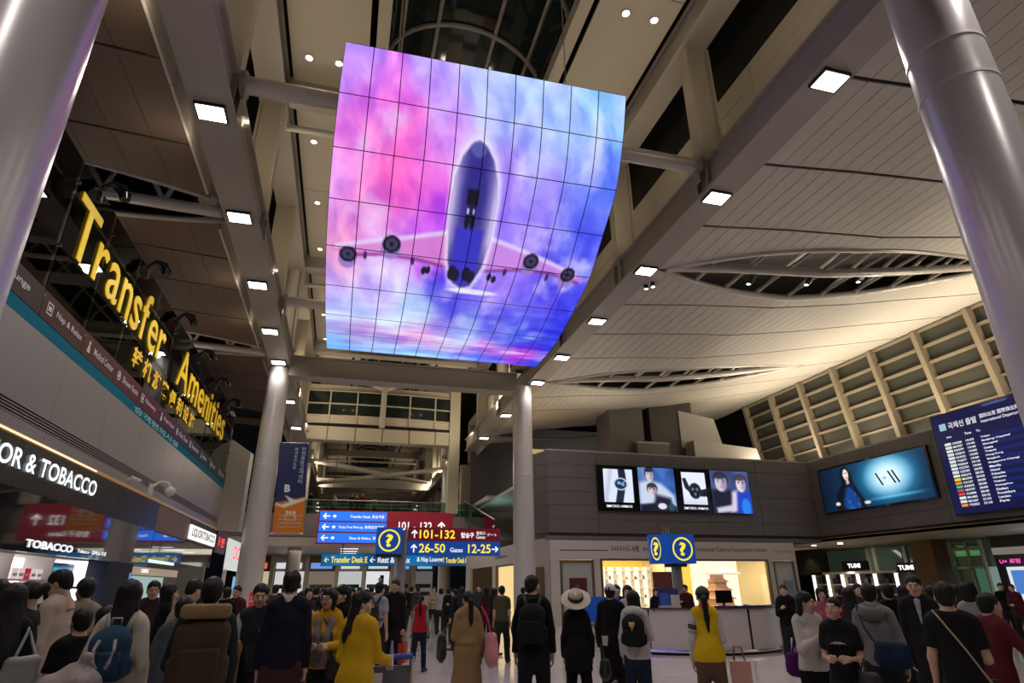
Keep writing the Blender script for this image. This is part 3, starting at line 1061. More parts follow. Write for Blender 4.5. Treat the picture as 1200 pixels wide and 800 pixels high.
led = thing('video_wall', 'huge curved screen of panels showing an airliner in a pink and blue sky, hung below the ceiling', 'screen', (2.3, 10.6, 12.9))
E_led = screen_mat('video_wall_glow', 1.02)
NP = 26
gapu, gapv = .016, .009
for r in range(8):
    for c in range(10):
        us = np.linspace(c + gapu, c + 1 - gapu, NP + 1)
        vs_ = np.linspace(r + gapv, r + 1 - gapv, NP + 1)
        U, V = np.meshgrid(us, vs_)
        U, V = U.ravel(), V.ravel()
        P = led_point(U, V)
        colour_grid('panel', P, NP, NP, led_colour(U, V), E_led, led, origin=P[0])
us = np.linspace(0, 10, 21)
vs_ = np.linspace(0, 8, 33)
U, V = np.meshgrid(us, vs_)
Pf = led_point(U.ravel(), V.ravel())
Pn = Pf + np.array([0, .05, .03])
Pb = Pf + np.array([0, .30, .20])
m = MB()
idx = lambda i, j: j * 21 + i
for Pq in (Pn, Pb):
    m.add(Pq, [(idx(i, j), idx(i + 1, j), idx(i + 1, j + 1), idx(i, j + 1)) for j in range(32) for i in range(20)])
m.build('backing_frame', M_blackm, led, recalc=False)
m = MB()
for i in (0, 20):
    m.add(np.vstack([Pf[[idx(i, j) for j in range(33)]], Pb[[idx(i, j) for j in range(33)]]]), [(j, j + 1, 34 + j, 33 + j) for j in range(32)])
for j in (0, 32):
    m.add(np.vstack([Pf[[idx(i, j) for i in range(21)]], Pb[[idx(i, j) for i in range(21)]]]), [(i, i + 1, 22 + i, 21 + i) for i in range(20)])
m.build('side_cladding', M_blackm, led, recalc=False)
for x in (0.2, 4.4):
    MB().tube([(x, 10.9, 17.0), (x, 10.9, 12.9)], .015, 8).build('hanger', M_steel, led, smooth='auto')
    MB().tube([(x, 11.3, 12.15), (x, 11.2, 11.6)], .05, 8).build('hanger', M_steel, led, smooth='auto')
    MB().tube([(x, 16.35, 16.25), (x, 16.6, 8.6)], .03, 8).build('hanger', M_steel, led, smooth='auto')

# ---- left-hand building: fascia, terrace glass with its lettering, shops below
LX = -6.0
Ydir, Zup = (0, 1, 0), (0, 0, 1)          # lettering read from the hall runs towards +Y on this wall


def on_left(name, body, y, z, h, material, parent, width=None, x=LX, align='L', bold=.01, off=.01):
    return lettering(name, body, (x, y, z), (0, 1, 0), (0, 0, 1), h, material, parent, width, align, bold, off)


wl = struct_root('wall_left', (LX, 20, 4.3))
M_fas = mat('fascia_grey', (.24, .215, .21), .4, noise=.04, nscale=.4)
for k in range(11):
    a, b = 3 + 2.73 * k, 3 + 2.73 * (k + 1)
    MB().box(LX - .08, LX, a + .006, b - .006, 4.82, 6.22).build('fascia_panel', M_fas, wl)
    MB().box(LX - .08, LX, a + .006, b - .006, 4.36, 4.58).build('lower_panel', M_fas, wl)
MB().box(LX - .3, LX - .08, 3, 33.03, 4.3, 6.22).build('fascia_core', M_dark, wl)
for k in range(4):
    MB().box(LX - .1, LX - .01, 3, 33.03, 4.60 + .056 * k, 4.622 + .056 * k).build('groove_fin', M_fas, wl)
MB().box(LX - 9, LX - .08, 3, 33.03, 5.9, 6.2).build('terrace_floor', M_grey2, wl)
MB().box(LX - 9, LX - .05, 3, 40, 4.27, 4.34).build('shop_ceiling', M_grey, wl)
MB().box(LX - 9.2, LX - 9, 3, 48, 0, 4.3).build('shop_back_wall', mat('shop_back', (.10, .085, .075), .5), wl)
MB().box(-16, -15, -2, 48, 0, 13).build('back_wall', M_dark, wl)
MB().prism([(LX - .05, 33.03, 4.3), (LX + .9, 33.6, 4.3), (LX + .9, 33.6, 8.2), (LX - .05, 33.03, 8.75)], (.1, .5, 0)).build('trim_2', M_grey2, None, kind='structure')
MB().box(LX - 3.5, LX - .1, 33.1, 33.5, 4.3, 8.2).build('end_wall', M_grey, wl)

tg = thing('terrace_balustrade', 'tall glass balustrade of the upper terrace on the teal-edged grey fascia', 'balustrade', (LX, 18, 6.2))
for k in range(13):
    a, b = 6.1 + 2.07 * k, 6.1 + 2.07 * (k + 1)
    MB().box(LX - .03, LX - .015, a + .012, b - .012, 6.3, 8.0).build('glass_pane', M_clear, tg)
    MB().box(LX - .03, LX - .015, a + .012, b - .012, 8.03, 10.0).build('glass_pane', M_clear, tg)
    MB().box(LX - .09, LX - .04, b - .014, b + .014, 6.3, 10.0).build('glass_fin', M_steel, tg)
    for z in (6.9, 8.0, 9.5):
        MB().tube([(LX - .09, b, z), (LX + .02, b, z)], .035, 8).build('bracket', M_chrome, tg, smooth='auto')
MB().box(LX - .04, LX, 3.0, 33.0, 6.22, 6.48).build('teal_edge', M_teal, tg)
SEG = [((.055, .050, .045), 'Hotel'), ((.065, .050, .042), 'Lounge'), ((.085, .042, .036), 'Nap & Relax'), ((.105, .042, .033), 'Medical Center'), ((.115, .035, .035), 'Shower Room'), ((.11, .025, .05), 'Nursery'), ((.085, .03, .06), 'Prayer Room'), ((.065, .035, .075), 'Kids Zone'), ((.05, .04, .085), 'Internet'), ((.035, .04, .085), 'Movie'), ((.03, .05, .07), 'Food'), ((.04, .07, .05), 'Garden')]
M_ltr = mat('print_white', (.62, .60, .62), .5)
for k, (c, wd) in enumerate(SEG):
    a, b = 8.2 + 2.07 * k, 8.2 + 2.07 * (k + 1)
    MB().box(LX - .012, LX, a + .01, b - .01, 6.5, 7.02).build('sign_strip', mat(f'strip_{k}', c, .8, spec=.15), tg)
    on_left('lettering', wd, a + .62, 6.68, .17, M_ltr, tg, width=min(1.3, .15 * len(wd)))
    ic = MB()
    if k % 3 == 1:
        ic.lathe([(.09, 0), (.125, 0)], (0, 0, 0), 18)
        ic.lathe([(0, 0), (.06, 0)], (0, 0, 0), 14)
    elif k % 3 == 2:
        for q in ((-.12, -.12, .12, -.09), (-.12, .09, .12, .12), (-.12, -.12, -.09, .12), (.09, -.12, .12, .12), (-.06, -.05, .06, .05)):
            ic.add([(q[0], q[1], 0), (q[2], q[1], 0), (q[2], q[3], 0), (q[0], q[3], 0)], [(0, 1, 2, 3)])
    else:
        ic.lathe([(0, .0), (.05, 0)], (0, .09, 0), 12)
        ic.add([(-.09, -.13, 0), (.09, -.13, 0), (.05, .03, 0), (-.05, .03, 0)], [(0, 1, 2, 3)])
    ic.v = [(LX + .008, a + .32 + p[0], 6.76 + p[1]) for p in ic.v]
    ic.build('pictogram', M_ltr, tg, recalc=False)
on_left('lettering', '승객편의시설', 18.4, 6.26, .19, mat('teal_letter', (.30, .55, .62), .4), tg, width=5.0)
M_yel = mat('letter_yellow', (.80, .53, .0), .5, emit=(.9, .55, .0), es=.14)  # slight glow added to letters that are only floodlit
sgn = thing('wall_lettering', 'big yellow letters reading Transfer Amenities fixed to the terrace glass', 'lettering', (LX + .02, 20, 8.1))
m = MB()
for wd, y0, wdt in (('Transfer', 12.55, 7.15), ('Amenities', 21.6, 9.0)):
    # spaced letter by letter so that each one is a part
    tot = [text_geo(ch, 1.0, .008)[0] for ch in wd]
    ws = [(v[:, 0].max() - v[:, 0].min()) for v in tot]
    gap = .085
    sc_ = wdt / (sum(ws) + gap * (len(wd) - 1))
    y = y0
    for ch, v, wch in zip(wd, tot, ws):
        f = text_geo(ch, 1.0, .008)[1]
        capz = 1.42 / .729
        vv = [(0, y + (p[0] - v[:, 0].min()) * sc_, 8.12 + p[1] * capz) for p in v]
        mm = MB()
        # a thin solid letter: front, back and rim
        front = [(LX + .025, p[1], p[2]) for p in vv]
        mm.add(front, f)
        edges = {}
        for fc in f:
            for i in range(len(fc)):
                e = (fc[i], fc[(i + 1) % len(fc)])
                if (e[1], e[0]) in edges:
                    del edges[(e[1], e[0])]
                else:
                    edges[e] = 1
        nv = len(front)
        mm.v += [(LX + .0, p[1], p[2]) for p in vv]
        for e in edges:
            mm.f.append((e[1], e[0], e[0] + nv, e[1] + nv))
            mm.mi.append(0)
        mm.build('letter', M_yel, sgn, recalc=False)
        y += (wch + gap) * sc_
s2 = thing('wall_lettering', 'smaller yellow Chinese characters on the terrace glass under the big letters', 'lettering', (LX + .02, 21, 7.2))
y = 17.3
for ch in '转机游客便利设施':
    on_left('character', ch, y, 7.25, .58, M_yel, s2, width=.78, bold=.03, off=.03)
    y += .98
for k, (y, z) in enumerate([(13.3, 10.0), (17.0, 10.0), (20.6, 10.0), (24.1, 10.0), (27.6, 10.0), (30.9, 10.0)]):
    t = thing('terrace_spotlight', f'black curved spotlight clipped to the terrace glass top, {ORD[k]} from the letter T', 'spotlight', (LX, y, z), 'spotlights along the terrace glass')
    MB().tube([(LX - .06, y, z - .15), (LX + .0, y, z + .1), (LX + .16, y + .03, z + .22), (LX + .34, y + .05, z + .16), (LX + .44, y + .06, z - .02)], [.05, .06, .10, .13, .12], 12).build('arm', M_black, t, smooth='auto')
    MB().tube([(LX + .43, y + .06, z + .02), (LX + .46, y + .06, z - .12)], [.14, .11], 12).build('head', M_black, t, smooth='auto')
    MB().box(LX - .12, LX + .03, y - .05, y + .05, z - .3, z - .02).build('clip', M_chrome, t)
# things seen through the glass; the glowing strips imitate lamps reflected in it
bp = thing('advert_screen', 'blue lit display panel on the terrace behind the glass, beside the near column', 'screen', (-8.5, 12, 6.2))
MB().box(-8.6, -8.5, 10.2, 14.0, 6.25, 9.9).build('back', M_blackm, bp)
MB().box(-8.5, -8.48, 10.3, 13.9, 8.8, 9.8).build('upper_screen', emis('blue_dim', (.01, .12, .42), .55), bp)
MB().box(-8.5, -8.48, 10.3, 13.9, 6.4, 8.55).build('lower_screen', emis('blue_dim2', (.01, .09, .30), .5), bp)
for k, (y, z) in enumerate(((19.5, 9.2), (21.0, 9.2), (33.0, 8.4), (27, 8.6))):
    t = thing('strip_light', f'slim white strip light over the terrace, {ORD[k]} of its row', 'lamp', (-9, y, z), 'strip lights over the terrace')
    MB().box(-9.1, -8.9, y, y + .9, z + .02, z + .08).build('body', M_steel, t)
    MB().box(-9.08, -8.92, y + .03, y + .87, z, z + .02).build('tube', E_white, t)
    MB().box(-9.02, -8.98, y + .4, y + .43, z + .08, 12.0).build('hanger', M_blackm, t)

M_black2 = mat('sign_black', (.010, .011, .012), .35)
# shopfront band with its sign
sf = thing('shop_sign', 'long black gloss shop sign with white glowing letters LIQUOR & TOBACCO under a gold strip', 'sign', (LX, 17, 2.35))
MB().box(LX - .06, LX + .01, 3, 22.85, 4.29, 4.36).build('gold_strip', mat('gold_strip', (.55, .33, .13), .3, metal=.6, emit=(1, .55, .2), es=.12), sf)
MB().box(LX - .05, LX + .02, 10.5, 16.9, 4.30, 4.335).build('strip_lamp', emis('gold_lamp', (1, .75, .45), 1.5), sf)
for k in range(8):
    a, b = 5 + 2.75 * k, 5 + 2.75 * (k + 1)
    b = min(b, 22.85)
    if a > 22:
        continue
    MB().box(LX - .05, LX - .01, a + .004, b - .004, 3.42, 4.27).build('sign_panel', M_black2, sf)
    MB().box(LX - .05, LX - .01, a + .004, b - .004, 2.34, 3.41).build('glass_panel', mat('smoked_glass', (.02, .018, .02), .03, spec=1.0, coat=1.0), sf)
E_ltr = emis('letter_glow', (.92, .97, 1.0), 1.6)
on_left('lettering', 'LIQUOR & TOBACCO', 11.0, 3.68, .42, E_ltr, sf, width=6.15, bold=.012, off=.015)
on_left('small_lettering', 'TOBACCO', 14.4, 2.43, .15, E_ltr, sf, width=2.3, bold=.02, off=.004)
on_left('small_lettering', 'Tobacco · 담배 & 주류', 17.0, 2.45, .10, E_ltr, sf, width=1.9, bold=.0, off=.004)

# tobacco display cabinet and dark pillar below the sign
tc = thing('display_cabinet', 'white glowing tobacco display cabinet with red cartons and a blue screen', 'cabinet', (-6.6, 16.5, 0))
MB().box(-7.2, -6.4, 12.2, 19.0, 0, .9).build('plinth', M_white, tc)
MB().box(-7.2, -7.1, 12.2, 19.0, .9, 2.4).build('back_panel', emis('cabinet_glow', (1, .97, .95), 1.5), tc)
MB().box(-7.2, -6.4, 12.2, 19.0, 2.33, 2.45).build('top', M_white, tc)
MB().box(-7.1, -6.4, 18.85, 19.0, .9, 2.33).build('side', E_white, tc)
for y in (12.2, 15.2, 17.2):
    MB().box(-7.1, -6.5, y, y + .04, .9, 2.33).build('divider', M_white, tc)
for z in (1.25, 1.55, 1.84):
    MB().box(-7.1, -6.5, 12.2, 17.2, z, z + .025).build('shelf', M_white, tc)
MB().box(-6.62, -6.58, 17.4, 18.7, 1.75, 2.25).build('screen_case', M_black, tc)


def scr_fn(U, V):
    C = np.tile(np.array([4., 22, 60]), (len(U), 1))
    C = over(C, np.clip(1 - np.abs(V - .25) * 5, 0, 1), (60, 190, 230))
    C = over(C, ell_mask(U, V, .5, .55, .35, .18, .6) * np.clip((fbm(U * 8, V * 5) - .4) * 6, 0, 1), (200, 225, 235))
    return srgb(C)


picture('screen', (-6.575, 17.45, 1.78), (0, 1.2, 0), (0, 0, .44), 30, 14, scr_fn, screen_mat('small_screen', 1.0), tc)
rr = random.Random(4)
cart = None
k = 0
for z in (1.575, 1.865):
    y = 12.4
    while y < 17.0:
        if abs(y - 15.1) > .2:
            red = rr.random() < .6
            t = MB().box(-6.85, -6.6, y, y + .26, z, z + .22)
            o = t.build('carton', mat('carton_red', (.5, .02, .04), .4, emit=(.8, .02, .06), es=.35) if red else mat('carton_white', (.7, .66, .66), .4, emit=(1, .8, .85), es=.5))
            tag(o, f'{"red" if red else "white"} cigarette carton on the {"lower" if z < 1.7 else "upper"} cabinet shelf, {ORD[k % 18]} from its near end', 'carton', 'cartons in the tobacco cabinet')
            MB().box(-6.598, -6.594, y + .03, y + .23, z + .06, z + .12).build('band', mat('carton_band', (.8, .8, .8), .4), o)
            k += 1
        y += .29
    k = 0
sp = thing('pillar', 'dark blue-black gloss pillar between the tobacco cabinet and the next shop', 'pillar', (-6.1, 20.3, 0))
MB().box(-6.9, -6.0, 19.3, 21.4, 0, 2.36).build('cladding', mat('navy_gloss', (.008, .012, .03), .5, spec=.2), sp)
MB().box(-6.0, -5.985, 21.2, 21.3, 1.0, 2.1).build('blue_edge_lamp', emis('edge_blue', (.15, .35, .9), .8), sp)

# further shops on the left
fs = thing('shop_interior', 'bright shop interior with beige header and pale screen beyond the dark pillar', 'shop', (-9, 32, 0))
MB().box(-14.9, -9.2, 25, 48, 0, .02).build('floor_mat', M_white, fs)
MB().box(-9.0, -8.9, 27.8, 40.0, 2.25, 2.6).build('header', mat('header_beige', (.45, .36, .28), .5, emit=(1, .75, .55), es=.22), fs)
MB().box(-8.98, -8.9, 27.8, 40, 0, 2.25).build('back', M_wood, fs)
MB().box(-8.9, -8.85, 30.5, 37, .6, 2.2).build('pale_screen', emis('pale_green', (.55, .78, .72), .55), fs)
MB().box(-8.9, -8.85, 28.4, 30.2, .6, 2.2).build('bright_shelf', emis('shelf_warm', (1, .85, .55), .9), fs)
lettering('lettering', 'COSMETICS', (-8.88, 33.0, 2.36), (0, 1, 0), (0, 0, 1), .16, E_ltr, fs)
MB().box(-8.6, -8.5, 26, 40, 2.75, 2.95).build('strip_lamp_box', M_blackm, fs)
MB().box(-8.5, -8.48, 31, 37, 2.78, 2.92).build('light_strip', emis('strip_cool', (.6, .85, .95), 1.3), fs)
lamp('shop_lamp', 'AREA', (-7.5, 32, 4.0), 60, (1, .9, .8), 2, 6, aim=(-7.5, 32, 0))
lamp('cabinet_lamp', 'AREA', (-6.9, 15.5, 2.3), 25, (1, .95, .95), .4, 5, aim=(-5.5, 15.5, .5))
ws = thing('shop_sign', 'white lit box sign with black letters on the wooden fascia beyond the gold strip', 'sign', (LX, 30, 3.4))
MB().box(LX - .15, LX - .02, 22.9, 27.6, 3.45, 4.27).build('wood_panel', M_wood, ws)
MB().box(LX - .06, LX + .01, 22.9, 33, 4.29, 4.36).build('gold_strip', mat('gold_strip'), ws)
for k in range(4):
    MB().box(LX - .05, LX - .01, 22.9 + 2.5 * k, 25.39 + 2.5 * k, 2.55, 3.38).build('glass_panel', mat('smoked_glass'), ws)
MB().box(LX - .1, LX + .0, 27.6, 33.0, 3.4, 4.27).build('dark_panel', M_blackm, ws)
MB().box(LX, LX + .06, 27.5, 32.9, 3.5, 4.05).build('light_box', emis('box_white', (1, .97, .92), 1.1), ws)
on_left('lettering', 'LIQUOR/TOBACCO', 27.8, 3.58, .38, M_blackm, ws, width=4.8, x=LX + .06, bold=.02)
rs = thing('shop_sign', 'small red glowing sign after the white box sign', 'sign', (LX, 34.5, 3.5))
MB().box(LX - .1, LX, 33.6, 36.2, 3.3, 4.3).build('panel', mat('maroon_panel', (.10, .02, .025), .4), rs)
on_left('lettering', 'ㅏ면', 34.0, 3.6, .45, emis('red_glow', (1, .05, .08), 2.0), rs, width=1.5, off=.03)
gs = thing('shop_sign', 'white lit shopfront with a red figure sign just before the left column', 'sign', (LX, 39, 0))
MB().box(LX - .1, LX, 37.2, 44, 2.6, 4.2).build('panel', emis('front_white', (.85, .9, .85), .7), gs)
on_left('lettering', 'DC', 39, 3.2, .7, emis('red_glow', (1, .05, .08), 2.0), gs, width=2.2, off=.03)
MB().box(LX - .1, LX, 37.2, 37.8, 0, 2.6).build('post', M_white, gs)
MB().box(LX - .1, LX, 41, 43, .6, 2.3).build('blue_poster', emis('poster_blue', (.25, .55, .85), .8), gs)

# security camera on the left fascia
sc_ = thing('security_camera', 'white dome security camera on a curved arm under the grey fascia', 'camera', (-5.9, 21.6, 4.3))
MB().box(-6.0, -5.93, 21.2, 21.5, 4.36, 4.7).build('wall_plate', M_white, sc_)
MB().tube([(-5.95, 21.35, 4.6), (-5.75, 21.4, 4.78), (-5.55, 21.45, 4.76), (-5.45, 21.5, 4.6)], .045, 8).build('arm', M_white, sc_, smooth='auto')
MB().lathe([(.05, .14), (.16, .08), (.17, 0), (.14, -.1), (0, -.17)], (-5.45, 21.5, 4.5), 16).build('dome', M_white, sc_, smooth=True)
t = thing('security_camera', 'small white bullet camera on a bracket left of the dome camera', 'camera', (-5.9, 19.2, 4.4))
MB().tube([(-6.0, 19.2, 4.5), (-5.8, 19.2, 4.52)], .025, 8).build('bracket', M_white, t, smooth='auto')
MB().tube([(-5.85, 19.0, 4.52), (-5.75, 19.4, 4.5)], .05, 10).build('body', M_white, t, smooth='auto')

# red price card near the left column
t = thing('price_card', 'red 25% price card on a stand before the left column', 'sign', (-2.3, 20, 0))
MB().box(-2.46, -2.16, 19.98, 20.0, 1.15, 1.55).build('card', mat('card_red', (.55, .02, .03), .4, emit=(.8, .02, .03), es=.15), t)
lettering('lettering', '25%', (-2.31, 19.98, 1.3), (1, 0, 0), (0, 0, 1), .12, M_ltr, t, align='C')
MB().tube([(-2.31, 20.02, 0.02), (-2.31, 20.02, 1.4)], .015, 8).build('stand', M_steel, t)
MB().lathe([(0, .0), (.16, 0), (.16, .02), (0, .025)], (-2.31, 20.02, 0), 16).build('base', M_steel, t, smooth='auto')

# ---- banner on the left column
bn = thing('banner', 'blue and orange banner with white letter B hung beside the left column', 'banner', (-2.3, 27.6, 3.7))


def ban_fn(U, V):
    C = np.tile(np.array([14., 26, 84]), (len(U), 1))
    low = np.clip((V - (.635 + .06 * (U - .5) * -1.2)) * 60, 0, 1)
    C = over(C, low, (214, 122, 16))
    C = over(C, poly_mask(U, V, [(.0, .68), (.22, .70), (1.0, .615), (1.0, .645), (.3, .735), (.0, .70)], .01), (235, 235, 240))
    C = over(C, poly_mask(U, V, [(.30, .60), (.36, .60), (.72, .655), (.55, .69)], .01), (235, 235, 240))
    for (x, y) in ((.42, .785), (.54, .785), (.66, .785)):
        C = over(C, ell_mask(U, V, x, y, .05, .022), (245, 225, 190))
    C = over(C, poly_mask(U, V, [(.36, .81), (.72, .81), (.72, .87), (.36, .87)], .008) - poly_mask(U, V, [(.39, .818), (.69, .818), (.69, .862), (.39, .862)], .006), (245, 225, 190))
    return srgb(C)


picture('cloth', (-2.86, 27.58, 3.78), (1.2, 0, 0), (-.22, 0, 3.75), 30, 90, ban_fn, print_mat('banner_print'), bn)
picture('cloth_back', (-1.66, 27.60, 3.78), (-1.2, 0, 0), (-.22, 0, 3.75), 30, 60, lambda U, V: ban_fn(1 - U, V), print_mat('banner_print'), bn)
ur, uu = (1, 0, 0), (-.06, 0, 1)
M_bl = mat('banner_blue_letter', (.45, .62, .75), .5)
lettering('lettering', 'B', (-2.62, 27.57, 5.42), ur, uu, .32, mat('banner_white', (.85, .85, .85), .5), bn, bold=.05)
for k, ch in enumerate('인천공항고객센터'):
    lettering('lettering', ch, (-2.12, 27.57, 7.2 - .20 * k), ur, uu, .17, M_bl, bn, width=.17)
for k, ch in enumerate('면세품인도장'):
    lettering('lettering', ch, (-2.40, 27.57, 7.2 - .16 * k), ur, uu, .12, M_bl, bn, width=.12)
for k, tx in enumerate(('면세품 인도장', 'Duty Free Pick-up', '免税品引渡場', 'Pick-up Counter 252')):
    lettering('lettering', tx, (-2.24, 27.57, 4.42 - .15 * k), ur, uu, .085, M_ltr, bn, align='C', width=.9)
for z, x1 in ((7.55, -1.86), (3.76, -1.66)):
    MB().tube([(-2.99, 27.75, z), (x1, 27.6, z)], .025, 8).build('arm', M_steel, bn, smooth='auto')

# ---- direction signs
M_sblue = mat('sign_blue', (.01, .06, .28), .4, emit=(.005, .06, .34), es=.55)
M_sbright = mat('sign_bright_blue', (.02, .12, .6), .4, emit=(.01, .16, .95), es=1.0)
M_sred = mat('sign_red', (.16, .01, .02), .4, emit=(.22, .004, .02), es=.55)
M_sred2 = mat('sign_dark_red', (.10, .012, .02), .4, emit=(.12, .003, .012), es=.6)
E_sy = mat('sign_yellow', (.8, .6, .05), .4, emit=(1, .78, .04), es=.95)
E_sw = mat('sign_white', (.8, .8, .8), .4, emit=(.95, .97, 1), es=.85)
XR_ = (1, 0, 0)


def arrow(m, c, s, ang, t=.16):
    ca, sa = math.cos(ang), math.sin(ang)
    rot = lambda p: (c[0] + (p[0] * ca - p[1] * sa) * s, c[1], c[2] + (p[0] * sa + p[1] * ca) * s)
    for poly in ([(-.5, -t / 2), (.4, -t / 2), (.4, t / 2), (-.5, t / 2)], [(.5, 0), (.1, .42), (-.02, .30), (.28, 0)], [(.5, 0), (.28, 0), (-.02, -.30), (.1, -.42)]):
        m.add([rot(p) for p in poly], [tuple(range(4))])


sb = thing('direction_sign', 'wide hanging sign with three bright blue rows and a dark red right half', 'sign', (2.9, 45.7, 4.47))
X0, X1, Z0, Z1 = -1.86, 7.69, 4.47, 6.76
MB().box(X0, X1, 45.7, 45.9, Z0, Z1).build('case', mat('sign_case_red', (.2, .02, .03), .4, emit=(.25, .01, .02), es=.3), sb)
for k in range(3):
    z = Z1 - .10 - .73 * k
    MB().box(X0 + .1, X0 + 4.72, 45.66, 45.7, z - .62, z).build('row', M_sbright, sb)
    m = MB()
    arrow(m, (X0 + .55, 45.65, z - .32), .5, math.pi)
    m.lathe([(0, 0), (.12, 0)], (X0 + 1.1, 45.65, 0), 10)
    m.v = [(p[0], p[1], p[2]) if p[2] > 1 else (p[0] + 0, 45.65, z - .32 + (p[1] - 45.65) * .8) for p in m.v]
    m.build('arrow', E_sw, sb, recalc=False)
    lettering('lettering', ('Transfer Desk, 환승객용', 'Duty Free Pick-up, 免税品引渡場', 'Rest & Relax, 휴게실')[k], (X0 + 4.55, 45.66, z - .44), XR_, Zup, .24, E_sw, sb, align='R', width=(2.4, 3.1, 2.3)[k])
MB().box(X0 + 4.82, X1 - .08, 45.66, 45.7, Z0 + .1, Z1 - .08).build('red_field', M_sred, sb)
lettering('lettering', '101 - 132', (X0 + 5.6, 45.66, 5.45), XR_, Zup, .6, E_sw, sb, width=2.4)
lettering('lettering', '탑승구 Gates', (X0 + 5.6, 45.66, 4.75), XR_, Zup, .36, E_sw, sb, width=2.2)
m = MB()
arrow(m, (X0 + 8.7, 45.65, 5.75), .7, math.pi / 2)
m.build('arrow', E_sw, sb, recalc=False)
for x in (-1.0, 6.8):
    MB().tube([(x, 45.8, Z1), (x, 45.8, 11.75)], .02, 6).build('hanging_rod', M_blackm, sb)

ff = thing('direction_sign', 'red and blue gate sign 101-132 and 26-50 on an arm from the grey post', 'sign', (2.8, 16.2, 2.42))
MB().box(1.58, 4.0, 16.22, 16.34, 2.40, 3.08).build('case', M_blackm, ff)
MB().box(1.58, 4.0, 16.2, 16.22, 2.75, 3.08).build('red_half', M_sred2, ff)
MB().box(1.58, 4.0, 16.2, 16.22, 2.40, 2.745).build('blue_half', M_sblue, ff)
for ac in (((1.74, 16.185, 2.92), .2, math.pi / 2), ((1.74, 16.185, 2.57), .2, math.pi / 2), ((3.86, 16.185, 2.56), .18, 0)):
    m = MB()
    arrow(m, *ac)
    m.build('arrow', E_sw, ff, recalc=False)
lettering('lettering', '101-132', (1.87, 16.2, 2.81), XR_, Zup, .21, E_sy, ff, width=.92, off=.015, bold=.015)
lettering('lettering', '26-50', (1.87, 16.2, 2.465), XR_, Zup, .22, E_sy, ff, width=.67, off=.015, bold=.015)
lettering('lettering', '12-25', (3.14, 16.2, 2.46), XR_, Zup, .22, E_sy, ff, width=.6, off=.015, bold=.015)
lettering('lettering', '탑승구', (2.95, 16.2, 2.83), XR_, Zup, .14, E_sw, ff, width=.34, off=.015, bold=.03)
lettering('lettering', '登机口', (3.35, 16.2, 2.92), XR_, Zup, .08, E_sw, ff, width=.24, off=.015)
lettering('lettering', 'Gates', (3.35, 16.2, 2.82), XR_, Zup, .08, E_sw, ff, width=.24, off=.015)
lettering('lettering', 'ゲート', (3.64, 16.2, 2.88), XR_, Zup, .08, E_sw, ff, width=.26, off=.015)
lettering('lettering', 'Gates', (2.67, 16.2, 2.48), XR_, Zup, .11, E_sw, ff, width=.33, off=.015)
MB().box(1.36, 1.62, 16.26, 16.32, 2.5, 2.56).build('arm', M_steel, ff)
MB().box(1.36, 1.62, 16.26, 16.32, 2.9, 2.96).build('arm', M_steel, ff)

ip = thing('information_post', 'grey steel post with a square blue sign showing a yellow question mark', 'sign', (1.43, 16.2, 0))
MB().bbox(1.29, 1.56, 16.1, 16.34, 0, 3.0, .05).build('post', mat('post_grey', (.30, .30, .31), .35, metal=.3), ip)
MB().bbox(1.18, 1.68, 15.98, 16.46, 0, .05, .04).build('base', M_steel, ip)


def qmark(parent, x0, y, z0, w_, h_, right=(1, 0, 0)):
    r = Vector(right)
    c = Vector((x0, y, z0)) + r * w_ / 2 + Vector((0, 0, h_ / 2))
    nrm = r.cross(Vector((0, 0, 1)))
    m = MB()
    R1, R0 = min(w_, h_) * .42, min(w_, h_) * .36
    n = 32
    vs = []
    for k in range(n):
        a = 2 * math.pi * k / n
        for R in (R1, R0):
            vs.append(c + r * math.cos(a) * R * (w_ / min(w_, h_)) + Vector((0, 0, 1)) * math.sin(a) * R * (h_ / min(w_, h_)) + nrm * .008)
    m.add(vs, [(2 * k, 2 * ((k + 1) % n), 2 * ((k + 1) % n) + 1, 2 * k + 1) for k in range(n)])
    m.build('ring', E_sy, parent, recalc=False)
    lettering('question_mark', '?', c - Vector((0, 0, h_ * .24)), right, Zup, h_ * .48, E_sy, parent, width=w_ * .28, align='C', bold=.03, off=.008)


MB().box(.78, 1.42, 15.98, 16.10, 2.42, 3.05).build('sign_board', M_sblue, ip)
qmark(ip, .78, 15.98, 2.42, .64, .63)
MB().box(.78, 1.42, 15.98, 16.10, 2.34, 2.42).build('board_foot', M_blackm, ip)
# second question-mark box on its own post at the desk
ib = thing('information_post', 'blue box sign with two yellow question marks on a grey post at the desk', 'sign', (9.95, 17.6, 0))
MB().bbox(9.82, 10.08, 17.6, 17.84, 0, 2.25, .04).build('post', mat('post_grey'), ib)
MB().box(9.66, 10.52, 17.48, 18.1, 2.27, 3.12).build('sign_box', M_sblue, ib)
MB().prism([(9.66, 17.48, 2.27), (9.66, 17.48, 3.12), (9.12, 17.75, 3.12), (9.12, 17.75, 2.27)], (.2, .5, 0)).build('sign_box_side', M_sblue, ib)
MB().box(9.7, 10.2, 17.5, 18.0, 2.18, 2.27).build('box_foot', M_blackm, ib)
qmark(ib, 9.68, 17.478, 2.28, .82, .82)
qmark(ib, 9.13, 17.742, 2.30, .58, .80, right=(.54, -.27, 0))
m = MB()
for x in (9.6, 9.7, 9.8):
    m.tube([(x, 17.7, 3.12), (x, 17.7, 3.34)], .012, 6)
m.tube([(9.58, 17.7, 3.15), (9.82, 17.7, 3.15)], .012, 6)
m.build('aerial', M_steel, ib)

